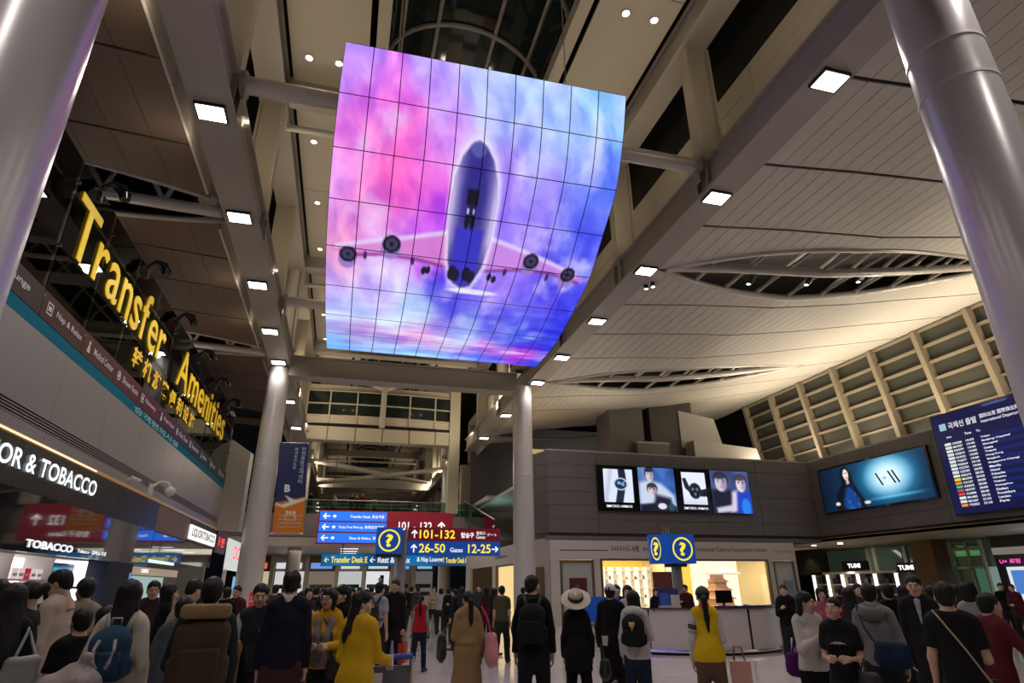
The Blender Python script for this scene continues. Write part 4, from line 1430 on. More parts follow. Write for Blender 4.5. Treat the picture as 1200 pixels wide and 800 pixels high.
tl = thing('direction_sign', 'teal lit strip sign pointing to Transfer Desk, Rest & Relax and Lounge', 'sign', (3.9, 48, 3.1))
Zt = 3.1
MB().box(-1.44, 9.3, 47.7, 47.85, Zt, Zt + .85).build('case', M_blackm, tl)
picture('face', (-1.42, 47.69, Zt + .02), (10.7, 0, 0), (0, 0, .8), 60, 6, lambda U, V: srgb(over(np.tile(np.array([8., 70, 120]), (len(U), 1)), np.clip(np.sin(U * 12.5) * .5 + .5, 0, 1) * .6, (20, 140, 210))), screen_mat('strip_glow', .9), tl)
for tx, x, wdt, mm_ in (('← Transfer Desk E', -1.2, 3.0, E_sy), ('← Rest & Relax', 2.0, 2.9, E_sw), ('& Nap Lounge', 5.4, 1.9, E_sw), ('↑ Transfer Desk C', 7.3, 1.9, E_sy)):
    lettering('lettering', tx, (x, 47.66, Zt + .22), XR_, Zup, .42, mm_, tl, width=wdt, bold=.02)
for x in (0, 8):
    MB().box(x - .04, x + .04, 47.76, 47.82, Zt + .85, 5.1).build('hanging_rod', M_blackm, tl)

# ---- store on the right under the facade, built as one kiosk of white bands, posts and glass
st = thing('craft_shop', 'white shop front with bronze window frames and warm lit windows under the facade', 'shop', (16, FY, 0))
M_sw = mat('store_white', (.52, .47, .46), .45, noise=.03)
MB().box(9.3, 22.6, FY - .02, FY + .25, 2.80, 3.66).build('sign_band', M_sw, st)
for a, b in ((9.3, 9.75), (11.45, 11.75), (20.95, 21.2), (22.45, 22.6)):
    MB().box(a, b, FY, FY + .25, 0, 2.8).build('post', M_sw, st)
MB().box(11.75, 20.95, FY, FY + .25, 0, .35).build('plinth', M_sw, st)


def winframe(x0, x1, z0, z1, y=FY - .03, t=.09):
    MB().box(x0, x1, y, y + .2, z1 - t, z1).build('frame', M_bronze, st)
    MB().box(x0, x1, y, y + .2, z0, z0 + t).build('frame', M_bronze, st)
    for x in (x0, x1 - t):
        MB().box(x, x + t, y, y + .2, z0 + t, z1 - t).build('frame', M_bronze, st)


winframe(9.78, 11.42, .0, 2.78)
winframe(11.78, 20.92, .35, 2.85)
winframe(21.2, 22.45, 0, 2.78)
MB().box(9.87, 11.33, FY + .05, FY + .1, .1, 2.69).build('window_panel', mat('frost_panel', (.42, .42, .42), .3), st)
MB().box(10.2, 11.05, FY + .0, FY + .04, .9, 2.0).build('red_poster', mat('poster_red', (.09, .012, .010), .5, noise=.4, nscale=9), st)
MB().box(21.29, 22.36, FY + .05, FY + .1, .1, 2.69).build('window_panel', mat('frost_panel'), st)
MB().box(21.7, 22.2, FY, FY + .04, .95, 1.85).build('black_poster', M_black, st)
MB().box(11.87, 20.83, FY + .06, FY + .075, .44, 2.76).build('glass', M_clear, st)
M_stext = mat('store_text', (.03, .028, .03), .5)
lettering('lettering', 'SARANG', (12.35, FY - .02, 3.2), XR_, Zup, .22, M_stext, st, width=1.0, bold=0)
lettering('lettering', '사랑', (13.42, FY - .02, 3.16), XR_, Zup, .3, M_stext, st, width=.4, bold=.02)
lettering('lettering', '한국전통문화체험관', (14.0, FY - .02, 3.2), XR_, Zup, .16, M_stext, st, width=1.5, bold=.02)
lettering('lettering', 'Traditional Cultural Experience Center', (16.75, FY - .02, 3.16), XR_, Zup, .24, M_stext, st, width=4.2, bold=0)
lettering('lettering', 'Craft · Gift Shop', (21.35, FY - .02, 3.16), XR_, Zup, .12, M_stext, st, width=1.1, bold=0)
MB().box(9.75, 12.2, FY - .03, FY - .02, 3.2, 3.235).build('rule_line', M_stext, st)
# interior: glowing shelving wall on the left, ochre and pale walls whose own glow imitates the shop lighting
su = thing('shelving', 'glowing white shelving full of crafts behind the left of the shop window', 'shelving', (14, 32.2, 0))
MB().box(11.8, 20.9, FY + .3, 33, 0, .02).build('floor_shop', M_wood, None, kind='structure')
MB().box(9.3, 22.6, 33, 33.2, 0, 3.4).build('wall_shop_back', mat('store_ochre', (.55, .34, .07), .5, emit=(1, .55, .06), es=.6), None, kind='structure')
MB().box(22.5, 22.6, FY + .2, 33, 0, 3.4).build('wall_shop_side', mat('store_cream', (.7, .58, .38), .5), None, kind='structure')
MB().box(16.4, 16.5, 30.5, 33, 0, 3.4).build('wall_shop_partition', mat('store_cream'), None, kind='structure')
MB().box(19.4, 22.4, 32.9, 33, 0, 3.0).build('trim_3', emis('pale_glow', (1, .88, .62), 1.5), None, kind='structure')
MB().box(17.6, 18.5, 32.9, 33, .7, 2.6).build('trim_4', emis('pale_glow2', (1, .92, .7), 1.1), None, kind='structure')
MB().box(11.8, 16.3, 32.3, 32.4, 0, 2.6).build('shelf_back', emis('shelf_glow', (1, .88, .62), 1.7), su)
for k in range(10):
    MB().box(11.8 + .5 * k, 11.83 + .5 * k, 31.9, 32.3, 0, 2.6).build('shelf_upright', M_white, su)
for z in (.6, 1.05, 1.5, 1.95, 2.4):
    MB().box(11.8, 16.3, 31.9, 32.3, z, z + .03).build('shelf', M_white, su)
lamp('store_lamp', 'AREA', (14, 30, 3.3), 420, (1, .78, .42), 4, 3, aim=(14, 30, 0))
lamp('store_lamp', 'AREA', (19.3, 30, 3.3), 420, (1, .78, .42), 4, 3, aim=(19.3, 30, 0))
for x in (12.4, 13.6, 14.8, 16, 17.2, 18.4, 19.6):
    t = thing('ceiling_spot', f'small lit ceiling spot in the shop, {ORD[int((x - 12.4) / 1.2 + .5)]} along its window', 'spotlight', (x, FY + .9, 3.3), 'ceiling spots behind the shop window')
    MB().lathe([(.0, .0), (.11, 0), (.11, .1), (0, .1)], (x, FY + .9, 3.3), 12).build('can', E_warm, t, smooth='auto')
rs_ = random.Random(11)
pal = [((.30, .05, .03), 'red'), ((.06, .10, .22), 'blue'), ((.45, .30, .08), 'ochre'), ((.08, .06, .05), 'dark brown'), ((.10, .22, .10), 'green'), ((.6, .55, .5), 'white')]
gk = 0
for zi, z in enumerate((.63, 1.08, 1.53, 1.98)):
    for k in range(9):
        if rs_.random() < .22:
            continue
        x = 11.9 + .5 * k + rs_.uniform(0, .12)
        c, cn_ = rs_.choice(pal)
        h = rs_.uniform(.12, .24)
        rad = rs_.uniform(.06, .11)
        gk += 1
        o = MB().lathe([(0, 0), (rad * .7, 0), (rad, h * .4), (rad * .85, h * .7), (rad * .4, h * .85), (rad * .45, h), (0, h)], (x, 32.1, z), 10).build('craft_jar', mat('craft_' + cn_.replace(' ', '_'), c, .4), smooth='auto')
        tag(o, f'{cn_} craft jar on the shop shelf, {("bottom", "second", "third", "top")[zi]} board, {ORD[k]} bay from the red poster', 'jar', 'crafts on the lit shelves')
pg = thing('pagoda_model', 'pale tiered pagoda model glowing in the right of the shop window', 'model', (19.9, 31.2, 0))
for k in range(5):
    w_ = .62 - .09 * k
    MB().box(19.9 - w_, 19.9 + w_, 31.2 - w_, 31.2 + w_, .3 + .42 * k, .55 + .42 * k).build('tier', mat('pagoda_cream', (.7, .5, .38), .5), pg)
    MB().prism([(19.9 - w_ * 1.3, 31.2 - w_ * 1.3, .55 + .42 * k), (19.9 + w_ * 1.3, 31.2 - w_ * 1.3, .55 + .42 * k), (19.9 + w_ * .8, 31.2 - w_ * .8, .72 + .42 * k), (19.9 - w_ * .8, 31.2 - w_ * .8, .72 + .42 * k)], (0, w_ * 2, 0)).build('eave', mat('pagoda_eave', (.55, .32, .24), .5), pg)
MB().lathe([(.9, .62), (.95, .7), (.2, 1.0), (0, 1.2)], (19.9, 30.6, 1.55), 20).build('lamp_shade', emis('shade_pink', (1, .80, .62), 1.1), pg, smooth='auto')
MB().box(18.9, 20.9, 30.3, 32.0, 0, .3).build('base', M_wood, pg)
ps = thing('poster_stand', 'dark red poster stand in front of the lit shop shelves', 'poster', (14.5, FY - .6, 0))
MB().box(14.1, 15.1, FY - .62, FY - .58, .55, 2.25).build('poster', mat('poster_maroon', (.14, .03, .025), .5, noise=.5, nscale=6), ps)
MB().tube([(14.6, FY - .57, .0), (14.6, FY - .57, .6)], .02, 8).build('stand', M_steel, ps)
MB().box(14.35, 14.85, FY - .8, FY - .4, 0, .02).build('foot', M_steel, ps)
# side wall of the store running back along the hall
sw = thing('craft_shop', 'white side wall of the shop with an amber lit window behind the middle column', 'shop', (8.8, 34, 0))
MB().prism([(9.3, FY, 2.8), (8.8, FY + 1.6, 2.8), (8.8, 46, 2.8), (9.0, 46, 2.8), (9.0, FY + 1.6, 2.8), (9.4, FY + .2, 2.8)], (0, 0, .95)).build('sign_band', M_sw, sw)
for y0, y1 in ((29.5, 30.2), (36.8, 37.6), (44.5, 46)):
    MB().box(8.8, 9.0, y0, y1, 0, 2.8).build('post', M_sw, sw)
MB().prism([(9.25, FY + .1, 0), (8.85, FY + 1.5, 0), (9.0, FY + 1.55, 0), (9.4, FY + .2, 0)], (0, 0, 2.8)).build('bevel_panel', M_sw, sw)
MB().prism([(9.12, FY + .45, .3), (8.94, FY + 1.1, .3), (8.92, FY + 1.1, .3), (9.1, FY + .45, .3)], (0, 0, 2.2)).build('wood_strip', M_wood, sw)
MB().box(9.0, 9.05, 30.2, 36.8, 0, 2.8).build('amber_window', emis('amber_window', (1, .70, .30), .95), sw)
MB().box(8.85, 8.95, 30.2, 30.4, 0, 2.8).build('frame', M_bronze, sw)
MB().box(8.85, 8.95, 36.6, 36.8, 0, 2.8).build('frame', M_bronze, sw)
MB().box(8.85, 8.95, 30.4, 36.6, 2.7, 2.8).build('frame', M_bronze, sw)
lettering('lettering', 'Craft Museum', (8.8, 37, 3.15), (0, -1, 0), Zup, .2, M_stext, sw, width=3.0)
# amber cafe and green glass stair on the upper floor behind the middle column
cf = thing('upper_cafe', 'amber lit cafe front on the upper floor behind the middle column', 'shop', (11, 36, 7.1))
MB().box(10.2, 14, 35.5, 36, 7.1, 9.4).build('front', mat('cafe_wood', (.20, .10, .04), .5), cf)
MB().box(10.0, 14, 35.2, 35.5, 9.2, 9.5).build('canopy', emis('cafe_canopy', (1, .62, .22), .5), cf)
MB().box(10.4, 13.5, 35.44, 35.5, 7.4, 8.6).build('window', emis('cafe_glow', (1, .68, .28), .9), cf)
lamp('stair_lamp', 'AREA', (9.6, 42, 5.2), 60, (.45, 1, .8), .4, 8, aim=(9.6, 42, 8))
lamp('end_wall_lamp', 'AREA', (18, 44, 9), 120, (1, .9, .75), 6, 1, aim=(18, 47.6, 10))
lamp('end_wall_lamp', 'AREA', (-11, 45, 10), 40, (1, .9, .75), 3, 1, aim=(-11, 48.2, 9))
lamp('cafe_lamp', 'POINT', (10.5, 34.5, 8.6), 60, (1, .7, .35), radius=.3)
gsx = thing('glass_stair', 'green glass stair balustrade lit from below, behind the middle column', 'balustrade', (9.5, 42, 4.5))
for k in range(6):
    y = 37.5 + 1.7 * k
    MB().prism([(8.9, y, 4.2 + .40 * k), (8.9, y + 1.65, 4.2 + .40 * (k + 1)), (8.9, y + 1.65, 5.5 + .40 * (k + 1)), (8.9, y, 5.5 + .40 * k)], (.02, 0, 0)).build('pane', M_green, gsx)
MB().tube([(8.9, 37.5, 5.5), (8.9, 47.7, 7.9)], .04, 8).build('handrail', M_steel, gsx, smooth='auto')
MB().prism([(9.0, 37.5, 4.0), (9.0, 47.7, 6.4), (9.0, 47.7, 6.7), (9.0, 37.5, 4.3)], (1.4, 0, 0)).build('flight', M_grey, gsx)
MB().tube([(9.0, 37.5, 4.35), (9.0, 47.7, 6.75)], .05, 6).build('light_line', emis('teal_glow', (.25, .8, .6), .8), gsx)

# ---- information desk
DC, DR = (10.0, 17.75), 2.72
ds = thing('information_desk', 'curved grey information desk with dark top and steel kick rail', 'desk', (DC[0], DC[1], 0))
M_desk = mat('desk_panel', (.50, .45, .44), .35, noise=.03)
angs = [math.radians(a) for a in (188, 222, 256, 278.6, 312, 352)]
for a0, a1 in zip(angs[:-1], angs[1:]):
    MB().lathe([(DR - .08, .12), (DR, .12), (DR, 1.07), (DR - .08, 1.07)], (*DC, 0), 12, a0=a0 + .006, a1=a1 - .006).build('front_panel', M_desk, ds, smooth='auto')
MB().lathe([(DR - .10, .12), (DR - .09, .12), (DR - .09, 1.07), (DR - .10, 1.07)], (*DC, 0), 60, a0=angs[0], a1=angs[-1]).build('joint_backing', M_black, ds, smooth='auto')
for a in (angs[3],):
    MB().frame((DC[0] + (DR + .004) * math.cos(a), DC[1] + (DR + .004) * math.sin(a), .6), (.03 * -math.sin(a), .03 * math.cos(a), 0), (.005, 0, 0), (0, 0, .47)).build('dark_joint', M_black, ds)
MB().lathe([(DR - .75, 1.07), (DR + .04, 1.07), (DR + .05, 1.11), (DR - .75, 1.11), (DR - .75, 1.07)], (*DC, 0), 60, a0=angs[0], a1=angs[-1]).build('counter_top', M_black, ds, smooth='auto')
MB().lathe([(DR + .03, .06), (DR + .05, .09), (DR + .03, .12), (DR - .05, .12)], (*DC, 0), 60, a0=angs[0], a1=angs[-1]).build('kick_rail', M_chrome, ds, smooth='auto')
MB().lathe([(DR - .12, 0), (DR - .06, 0), (DR - .06, .1)], (*DC, 0), 60, a0=angs[0], a1=angs[-1]).build('kick_plinth', M_blackm, ds, smooth='auto')
MB().lathe([(DR - .1, 1.11), (DR + .02, 1.11), (DR + .02, 1.15), (DR - .1, 1.15)], (*DC, 0), 30, a0=math.radians(258), a1=math.radians(330)).build('blue_edge', mat('desk_blue', (.02, .04, .22), .3), ds, smooth='auto')
t = thing('leaflet_holder', 'white and blue leaflet holder standing on the left of the desk', 'leaflet holder', (8.55, 15.75, 1.11))
MB().box(8.25, 8.85, 15.7, 15.85, 1.11, 1.16).build('base', M_white, t)
MB().box(8.27, 8.54, 15.74, 15.78, 1.16, 1.46).build('blue_leaflet', mat('leaflet_blue', (.05, .12, .5), .4), t)
MB().box(8.58, 8.84, 15.74, 15.78, 1.16, 1.42).build('white_leaflet', M_white, t)
MB().box(8.25, 8.85, 15.80, 15.83, 1.16, 1.58).build('back_plate', mat('leaflet_navy', (.03, .05, .2), .4), t)
t = thing('monitor', 'dark flat monitor seen from behind on the desk right of the post', 'monitor', (10.3, 15.9, 1.11))
MB().box(10.05, 10.55, 15.9, 15.94, 1.2, 1.52).build('screen_back', M_black, t)
MB().box(10.27, 10.33, 15.94, 15.98, 1.11, 1.35).build('neck', M_black, t)
MB().box(10.18, 10.42, 15.86, 16.06, 1.11, 1.13).build('foot', M_black, t)

# ---- advertising light boxes on the facade
E_ad = screen_mat('ad_glow', 1.12)


def ad_base(n, c):
    return np.tile(np.array(c, float), (n, 1))


def ad_watch1(U, V):
    C = ad_base(len(U), (215, 225, 240))
    C = over(C, np.clip(np.abs(U - .25 + .2 * V) * -8 + 1, 0, 1) * .5, (150, 160, 190))
    C = over(C, poly_mask(U, V, [(.50, -.05), (.74, -.05), (.78, .32), (.52, .32)], .01), (22, 30, 52))
    C = over(C, poly_mask(U, V, [(.46, .62), (.72, .62), (.62, 1.05), (.36, 1.05)], .01), (25, 35, 60))
    C = over(C, ell_mask(U, V, .58, .45, .25, .19, .08), (190, 200, 215))
    C = over(C, ell_mask(U, V, .58, .45, .20, .155, .08), (18, 42, 80))
    C = over(C, ell_mask(U, V, .52, .42, .06, .05, .3) + ell_mask(U, V, .66, .47, .05, .04, .3), (120, 170, 210))
    C = over(C, poly_mask(U, V, [(.57, .45), (.72, .36), (.73, .375), (.58, .46)], .006), (230, 235, 240))
    return srgb(np.clip(C, 0, 255))


def ad_watch2(U, V):
    C = ad_base(len(U), (225, 230, 242))
    C = over(C, np.clip((V - .75) * 3, 0, 1) * .35, (140, 150, 185))
    C = over(C, poly_mask(U, V, [(.02, .2), (.16, .18), (.32, .5), (.26, .62), (.1, .5)], .01), (25, 30, 45))
    C = over(C, poly_mask(U, V, [(.72, .55), (1.02, .5), (1.02, .75), (.74, .75)], .01), (20, 26, 40))
    C = over(C, ell_mask(U, V, .52, .58, .26, .25, .08), (40, 46, 62))
    C = over(C, ell_mask(U, V, .52, .58, .21, .2, .08), (14, 18, 34))
    for dx, dy in ((-.09, -.05), (.09, -.05), (0, .1)):
        C = over(C, ell_mask(U, V, .52 + dx, .58 + dy, .06, .055, .3), (90, 105, 130))
    return srgb(np.clip(C, 0, 255))


def face(C, U, V, x, y, w_, h_, skin=(205, 198, 212), hair=(24, 26, 42)):
    C = over(C, ell_mask(U, V, x, y - h_ * .25, w_ * 1.12, h_ * .95, .2), hair)
    C = over(C, ell_mask(U, V, x, y + h_ * .05, w_ * .9, h_ * .95, .2), skin)
    C = over(C, ell_mask(U, V, x + w_ * .55, y + h_ * .1, w_ * .42, h_ * .85, .8) * .55, (110, 105, 140))
    C = over(C, ell_mask(U, V, x - w_ * .1, y - h_ * .72, w_ * .95, h_ * .36, .4) * .9, hair)
    for s in (-1, 1):
        C = over(C, ell_mask(U, V, x + s * w_ * .38, y - h_ * .12, w_ * .2, h_ * .06, .6) * .8, (50, 48, 70))
        C = over(C, ell_mask(U, V, x + s * w_ * .38, y - h_ * .27, w_ * .24, h_ * .04, .6) * .7, (50, 46, 66))
    C = over(C, ell_mask(U, V, x, y + h_ * .5, w_ * .24, h_ * .05, .6) * .6, (130, 90, 110))
    C = over(C, ell_mask(U, V, x + w_ * .08, y + h_ * .2, w_ * .1, h_ * .16, .8) * .4, (150, 135, 160))
    return C


def ad_couple1(U, V):
    C = ad_base(len(U), (60, 110, 190))
    C = over(C, np.clip(fbm(U * 3, V * 3) * 1.4 - .35, 0, 1), (20, 40, 95))
    C = over(C, np.clip(1 - np.abs(U - .15) * 3, 0, 1) * .4, (180, 205, 240))
    C = over(C, poly_mask(U, V, [(.02, .35), (.3, .3), (.6, .36), (.95, .62), (1, 1), (0, 1)], .05), (195, 205, 225))
    C = over(C, poly_mask(U, V, [(.0, .85), (.5, .8), (1, .88), (1, 1.1), (0, 1.1)], .03), (18, 22, 42))
    C = face(C, U, V, .32, .17, .12, .16)
    C = face(C, U, V, .36, .52, .13, .14, (215, 195, 205), (40, 36, 52))
    C = over(C, poly_mask(U, V, [(.45, .62), (.85, .7), (.9, .95), (.35, .95)], .05), (22, 28, 52))
    C = over(C, ell_mask(U, V, .6, .88, .12, .07, .3), (225, 215, 225))
    C = over(C, ell_mask(U, V, .85, .9, .09, .09, .3), (45, 70, 90))
    return srgb(np.clip(C, 0, 255))


def ad_couple2(U, V):
    C = ad_base(len(U), (70, 85, 140))
    C = over(C, np.clip(fbm(U * 4, V * 3 + 9) * 1.5 - .4, 0, 1), (25, 35, 80))
    C = over(C, poly_mask(U, V, [(.0, .45), (.5, .45), (.62, .8), (.6, 1.05), (0, 1.05)], .05), (22, 26, 44))
    C = over(C, poly_mask(U, V, [(.52, .5), (.68, .45), (.62, .95), (.45, .98)], .04), (210, 200, 220))
    C = over(C, poly_mask(U, V, [(.66, .5), (1.02, .45), (1.02, 1.05), (.6, 1.05)], .05), (25, 60, 190))
    C = face(C, U, V, .26, .28, .17, .22, (200, 190, 205), (35, 35, 55))
    C = face(C, U, V, .78, .3, .14, .2, (225, 205, 215), (60, 50, 70))
    C = over(C, poly_mask(U, V, [(.08, .88), (.5, .8), (.55, .95), (.1, 1.0)], .03), (200, 195, 215))
    C = over(C, ell_mask(U, V, .85, .85, .12, .2, .3) * .8, (40, 140, 230))
    return srgb(np.clip(C, 0, 255))


AX = [(11.78, 13.95, 'left watch', ad_watch1, 1), (13.95, 16.1, 'lounging couple', ad_couple1, 0), (16.1, 18.05, 'right watch', ad_watch2, 1), (18.05, 20.45, 'seated couple', ad_couple2, 0)]
for x0, x1, nm, fn, framed in AX:
    z0, z1 = 5.03, 7.24
    t = thing('advert_light_box', f'advertising light box showing a {nm} on the grey facade', 'light box', ((x0 + x1) / 2, FY, z0), 'row of four light boxes on the facade')
    MB().box(x0 + .01, x1 - .01, FY - .14, FY - .001, z0, z1).build('case', M_black, t)
    if framed:
        picture('poster', (x0 + .35, FY - .145, z0 + .42), (x1 - x0 - .6, 0, 0), (0, 0, z1 - z0 - .6), 46, 60, fn, E_ad, t)
        lettering('lettering', 'EMPORIO ARMANI', ((x0 + x1) / 2 + .03, FY - .145, z0 + .17), XR_, Zup, .12, E_sw, t, width=1.35, align='C')
    else:
        picture('poster', (x0 + .06, FY - .145, z0 + .03), (x1 - x0 - .12, 0, 0), (0, 0, z1 - z0 - .06), 56, 60, fn, E_ad, t)


def ad_lady(U, V):
    C = ad_base(len(U), (8, 60, 95))
    C = over(C, np.clip(1 - U * 2.6, 0, 1), (4, 22, 44))
    C = over(C, np.clip((V - .3) * .7, 0, 1) * .5, (4, 30, 62))
    d = np.sqrt(((U - .66) / .30) ** 2 + ((V - .42) / .62) ** 2)
    C = over(C, np.clip(1.35 - d * 1.25, 0, 1) ** 1.2, (70, 190, 240))
    C = over(C, np.clip(1.5 - d * 1.9, 0, 1), (215, 240, 252))
    C = over(C, np.clip(1 - np.abs(V - .87 + .02 * U) * 22, 0, 1) * np.clip((U - .4) * 5, 0, 1) * np.clip((1 - U) * 5, 0, 1) * .7, (120, 215, 245))
    C = over(C, np.clip((U - .9) * 6, 0, 1) * .8, (4, 30, 60))
    C = over(C, poly_mask(U, V, [(.12, .98), (.15, .62), (.22, .42), (.22, .14), (.25, .03), (.29, .03), (.33, .2), (.335, .45), (.40, .78), (.42, 1.02), (.1, 1.02)], .012), (8, 12, 24))
    C = over(C, poly_mask(U, V, [(.26, .5), (.31, .5), (.37, .85), (.36, 1.0), (.22, 1.0), (.2, .86)], .02), (16, 62, 135))
    C = over(C, np.clip((fbm(U * 30, V * 12) - .5) * 4, 0, 1) * poly_mask(U, V, [(.26, .5), (.31, .5), (.37, .85), (.36, 1.0), (.22, 1.0), (.2, .86)], .02) * .5, (120, 190, 240))
    C = over(C, ell_mask(U, V, .277, .21, .026, .125, .15), (235, 220, 215))
    C = over(C, ell_mask(U, V, .272, .18, .006, .012, .4) + ell_mask(U, V, .288, .18, .006, .012, .4), (40, 40, 60))
    C = over(C, ell_mask(U, V, .28, .28, .009, .012, .4), (170, 60, 80))
    C = over(C, poly_mask(U, V, [(.27, .31), (.295, .31), (.30, .42), (.27, .44)], .01), (215, 195, 190))
    C = over(C, ell_mask(U, V, .145, .84, .025, .04, .3) + ell_mask(U, V, .435, .9, .03, .035, .3), (225, 215, 215))
    return srgb(np.clip(C, 0, 255))


t = thing('advert_screen', 'wide blue advertising screen with a dark haired woman on the side wall', 'screen', (WX, 24, 5.1))
MB().box(WX - .14, WX - .001, 20.55, 27.2, 5.02, 7.32).build('case', M_black, t)
picture('poster', (WX - .145, 27.1, 5.1), (0, -6.45, 0), (0, 0, 2.14), 150, 52, ad_lady, E_ad, t)
for (u0, u1) in ((.555, .605), (.665, .715), (.70, .75)):
    yb0, yb1 = 27.1 - 6.45 * u0, 27.1 - 6.45 * (u0 + .045)
    MB().add([(WX - .155, yb0, 6.55), (WX - .155, yb0 - .10, 6.55), (WX - .155, yb1 - .10, 5.95), (WX - .155, yb1, 5.95)], [(0, 1, 2, 3)]).build('slanted_stroke', mat('ad_ink', (.02, .05, .08), .5), t, recalc=False)
lettering('lettering', 'I·W', (WX - .15, 27.1 - 6.45 * .63, 6.2), (0, -1, 0), Zup, .12, mat('ad_ink'), t, width=.22, align='C')

# ---- departure board
fb_ = thing('departure_board', 'large dark blue flight departure board with white rows at the right edge', 'screen', (WX - .3, 16, 4.2))
BY0, BY1, BZ0, BZ1 = 19.85, 11.0, 4.2, 8.33
MB().box(WX - .32, WX - .001, BY1, BY0, BZ0, BZ1).build('case', M_blackm, fb_)
MB().box(WX - .34, WX - .32, BY1 + .05, BY0 - .05, BZ0 + .05, BZ1 - .05).build('screen', mat('board_blue', (.004, .006, .03), .3, emit=(.002, .005, .062), es=.8), fb_)
E_bw = mat('board_white', (.7, .7, .7), .4, emit=(.9, .92, 1), es=.8)
BX = WX - .345
bd = lambda d: BY0 - d
m = MB()
rowband = MB()
marks = {}
rb = random.Random(21)
M_logo = [mat('logo_white', (.7, .7, .7), .4, emit=(.8, .9, .9), es=.8), mat('logo_red', (.5, .05, .05), .4, emit=(.8, .08, .08), es=.7), mat('logo_orange', (.6, .25, .05), .4, emit=(.9, .3, .05), es=.8), mat('logo_teal', (.05, .4, .35), .4, emit=(.05, .6, .45), es=.7), mat('logo_yellow', (.7, .5, .05), .4, emit=(1, .7, .02), es=.8)]
DEST = ['Tokyo', 'Beijing Capital', 'Shanghai', 'Osaka', 'Taipei', 'Hong Kong', 'Bangkok', 'Singapore Changi', 'Manila', 'Hanoi', 'Fukuoka', 'Qingdao', 'Nagoya', 'Guangzhou', 'Dalian', 'Frankfurt', 'London', 'Paris', 'Sydney', 'Dubai', 'Los Angeles', 'Shenyang']
REM = ['Go To Gate', 'Boarding', 'Go To Gate', 'Final Call', 'Boarding', 'Departed', 'Gate Open']
BR = (0, -1, 0)
lettering('lettering', '국제선 출발', (BX, bd(.75), 7.62), BR, Zup, .27, E_bw, fb_, width=1.25)
lettering('lettering', '国际出发 国際線出発', (BX, bd(2.15), 7.74), BR, Zup, .17, E_bw, fb_, width=1.55)
lettering('lettering', 'International Departures', (BX, bd(2.15), 7.52), BR, Zup, .15, E_bw, fb_, width=1.6)
for d, tx in ((.55, 'Flight'), (1.35, 'Time'), (1.85, 'To'), (3.75, 'Change'), (4.4, 'Gate'), (4.95, 'Remarks')):
    lettering('lettering', tx, (BX, bd(d), 7.25), BR, Zup, .10, E_bw, fb_, bold=.02)
LM = [MB() for _ in M_logo]
for col in range(2):
    o0 = .0 + 6.15 * col
    for r in range(18):
        z = 6.98 - .145 * r
        if o0 + 2 > 8.7:
            pass
        if r % 2 == 0:
            rowband.add([(BX - .001, bd(o0 + 1.9), z - .03), (BX - .001, bd(min(8.7, o0 + 3.6)), z - .03), (BX - .001, bd(min(8.7, o0 + 3.6)), z + .11), (BX - .001, bd(o0 + 1.9), z + .11)], [(0, 1, 2, 3)])
        li = rb.choice([0, 0, 0, 0, 0, 1, 2, 3, 4]) if r > 7 or col else 0
        LM[li].add([(BX - .004, bd(o0 + .38), z), (BX - .004, bd(o0 + .66), z), (BX - .004, bd(o0 + .66), z + .10), (BX - .004, bd(o0 + .38), z + .10)], [(0, 1, 2, 3)])
        lettering('', f'{rb.choice(["KE", "OZ", "CA", "MU", "NH", "TG"])}{rb.randint(100, 989)}', (BX, bd(o0 + .72), z), BR, Zup, .085, None, None, width=.42, bold=.03, mb=m)
        hh = f'{19 + r // 8}:{rb.choice(["00", "10", "20", "35", "45", "55"])}'
        lettering('', hh, (BX, bd(o0 + 1.32), z), BR, Zup, .085, None, None, width=.34, bold=.03, mb=m)
        lettering('', DEST[(r + col * 5) % len(DEST)], (BX, bd(o0 + 1.95), z), BR, Zup, .085, None, None, width=.075 * len(DEST[(r + col * 5) % len(DEST)]), bold=.03, mb=m)
        if rb.random() < .5:
            lettering('', hh, (BX, bd(o0 + 3.8), z), BR, Zup, .08, None, None, width=.34, bold=.03, mb=m)
        lettering('', str(rb.randint(6, 132)), (BX, bd(o0 + 4.5), z), BR, Zup, .08, None, None, bold=.03, mb=m)
        if rb.random() < .85:
            rm = REM[rb.randint(0, 6)]
            lettering('', rm, (BX, bd(o0 + 4.95), z), BR, Zup, .08, None, None, width=.075 * len(rm), bold=.02, mb=m)
keep = MB()
bm_lim = BY1 + .05
m.f = [f for f in m.f if min(m.v[i][1] for i in f) > bm_lim]
m.mi = [0] * len(m.f)
m.build('flight_rows', E_bw, fb_, recalc=False)['kind'] = 'stuff'
rowband.build('row_bands', mat('board_band', (.004, .01, .09), .3, emit=(.004, .012, .13), es=.8), fb_, recalc=False)['kind'] = 'stuff'
for lm, mm_ in zip(LM, M_logo):
    if lm.v:
        lm.f = [f for f in lm.f if min(lm.v[i][1] for i in f) > bm_lim]
        lm.mi = [0] * len(lm.f)
        lm.build('airline_marks', mm_, fb_, recalc=False)['kind'] = 'stuff'
pc = MB()
pc.add([(BX - .005, bd(.35), 7.62), (BX - .005, bd(.65), 7.62), (BX - .005, bd(.65), 7.90), (BX - .005, bd(.35), 7.90)], [(0, 1, 2, 3)])
pc.build('pictogram', mat('board_pict', (.3, .5, .6), .4, emit=(.35, .6, .75), es=.7), fb_, recalc=False)

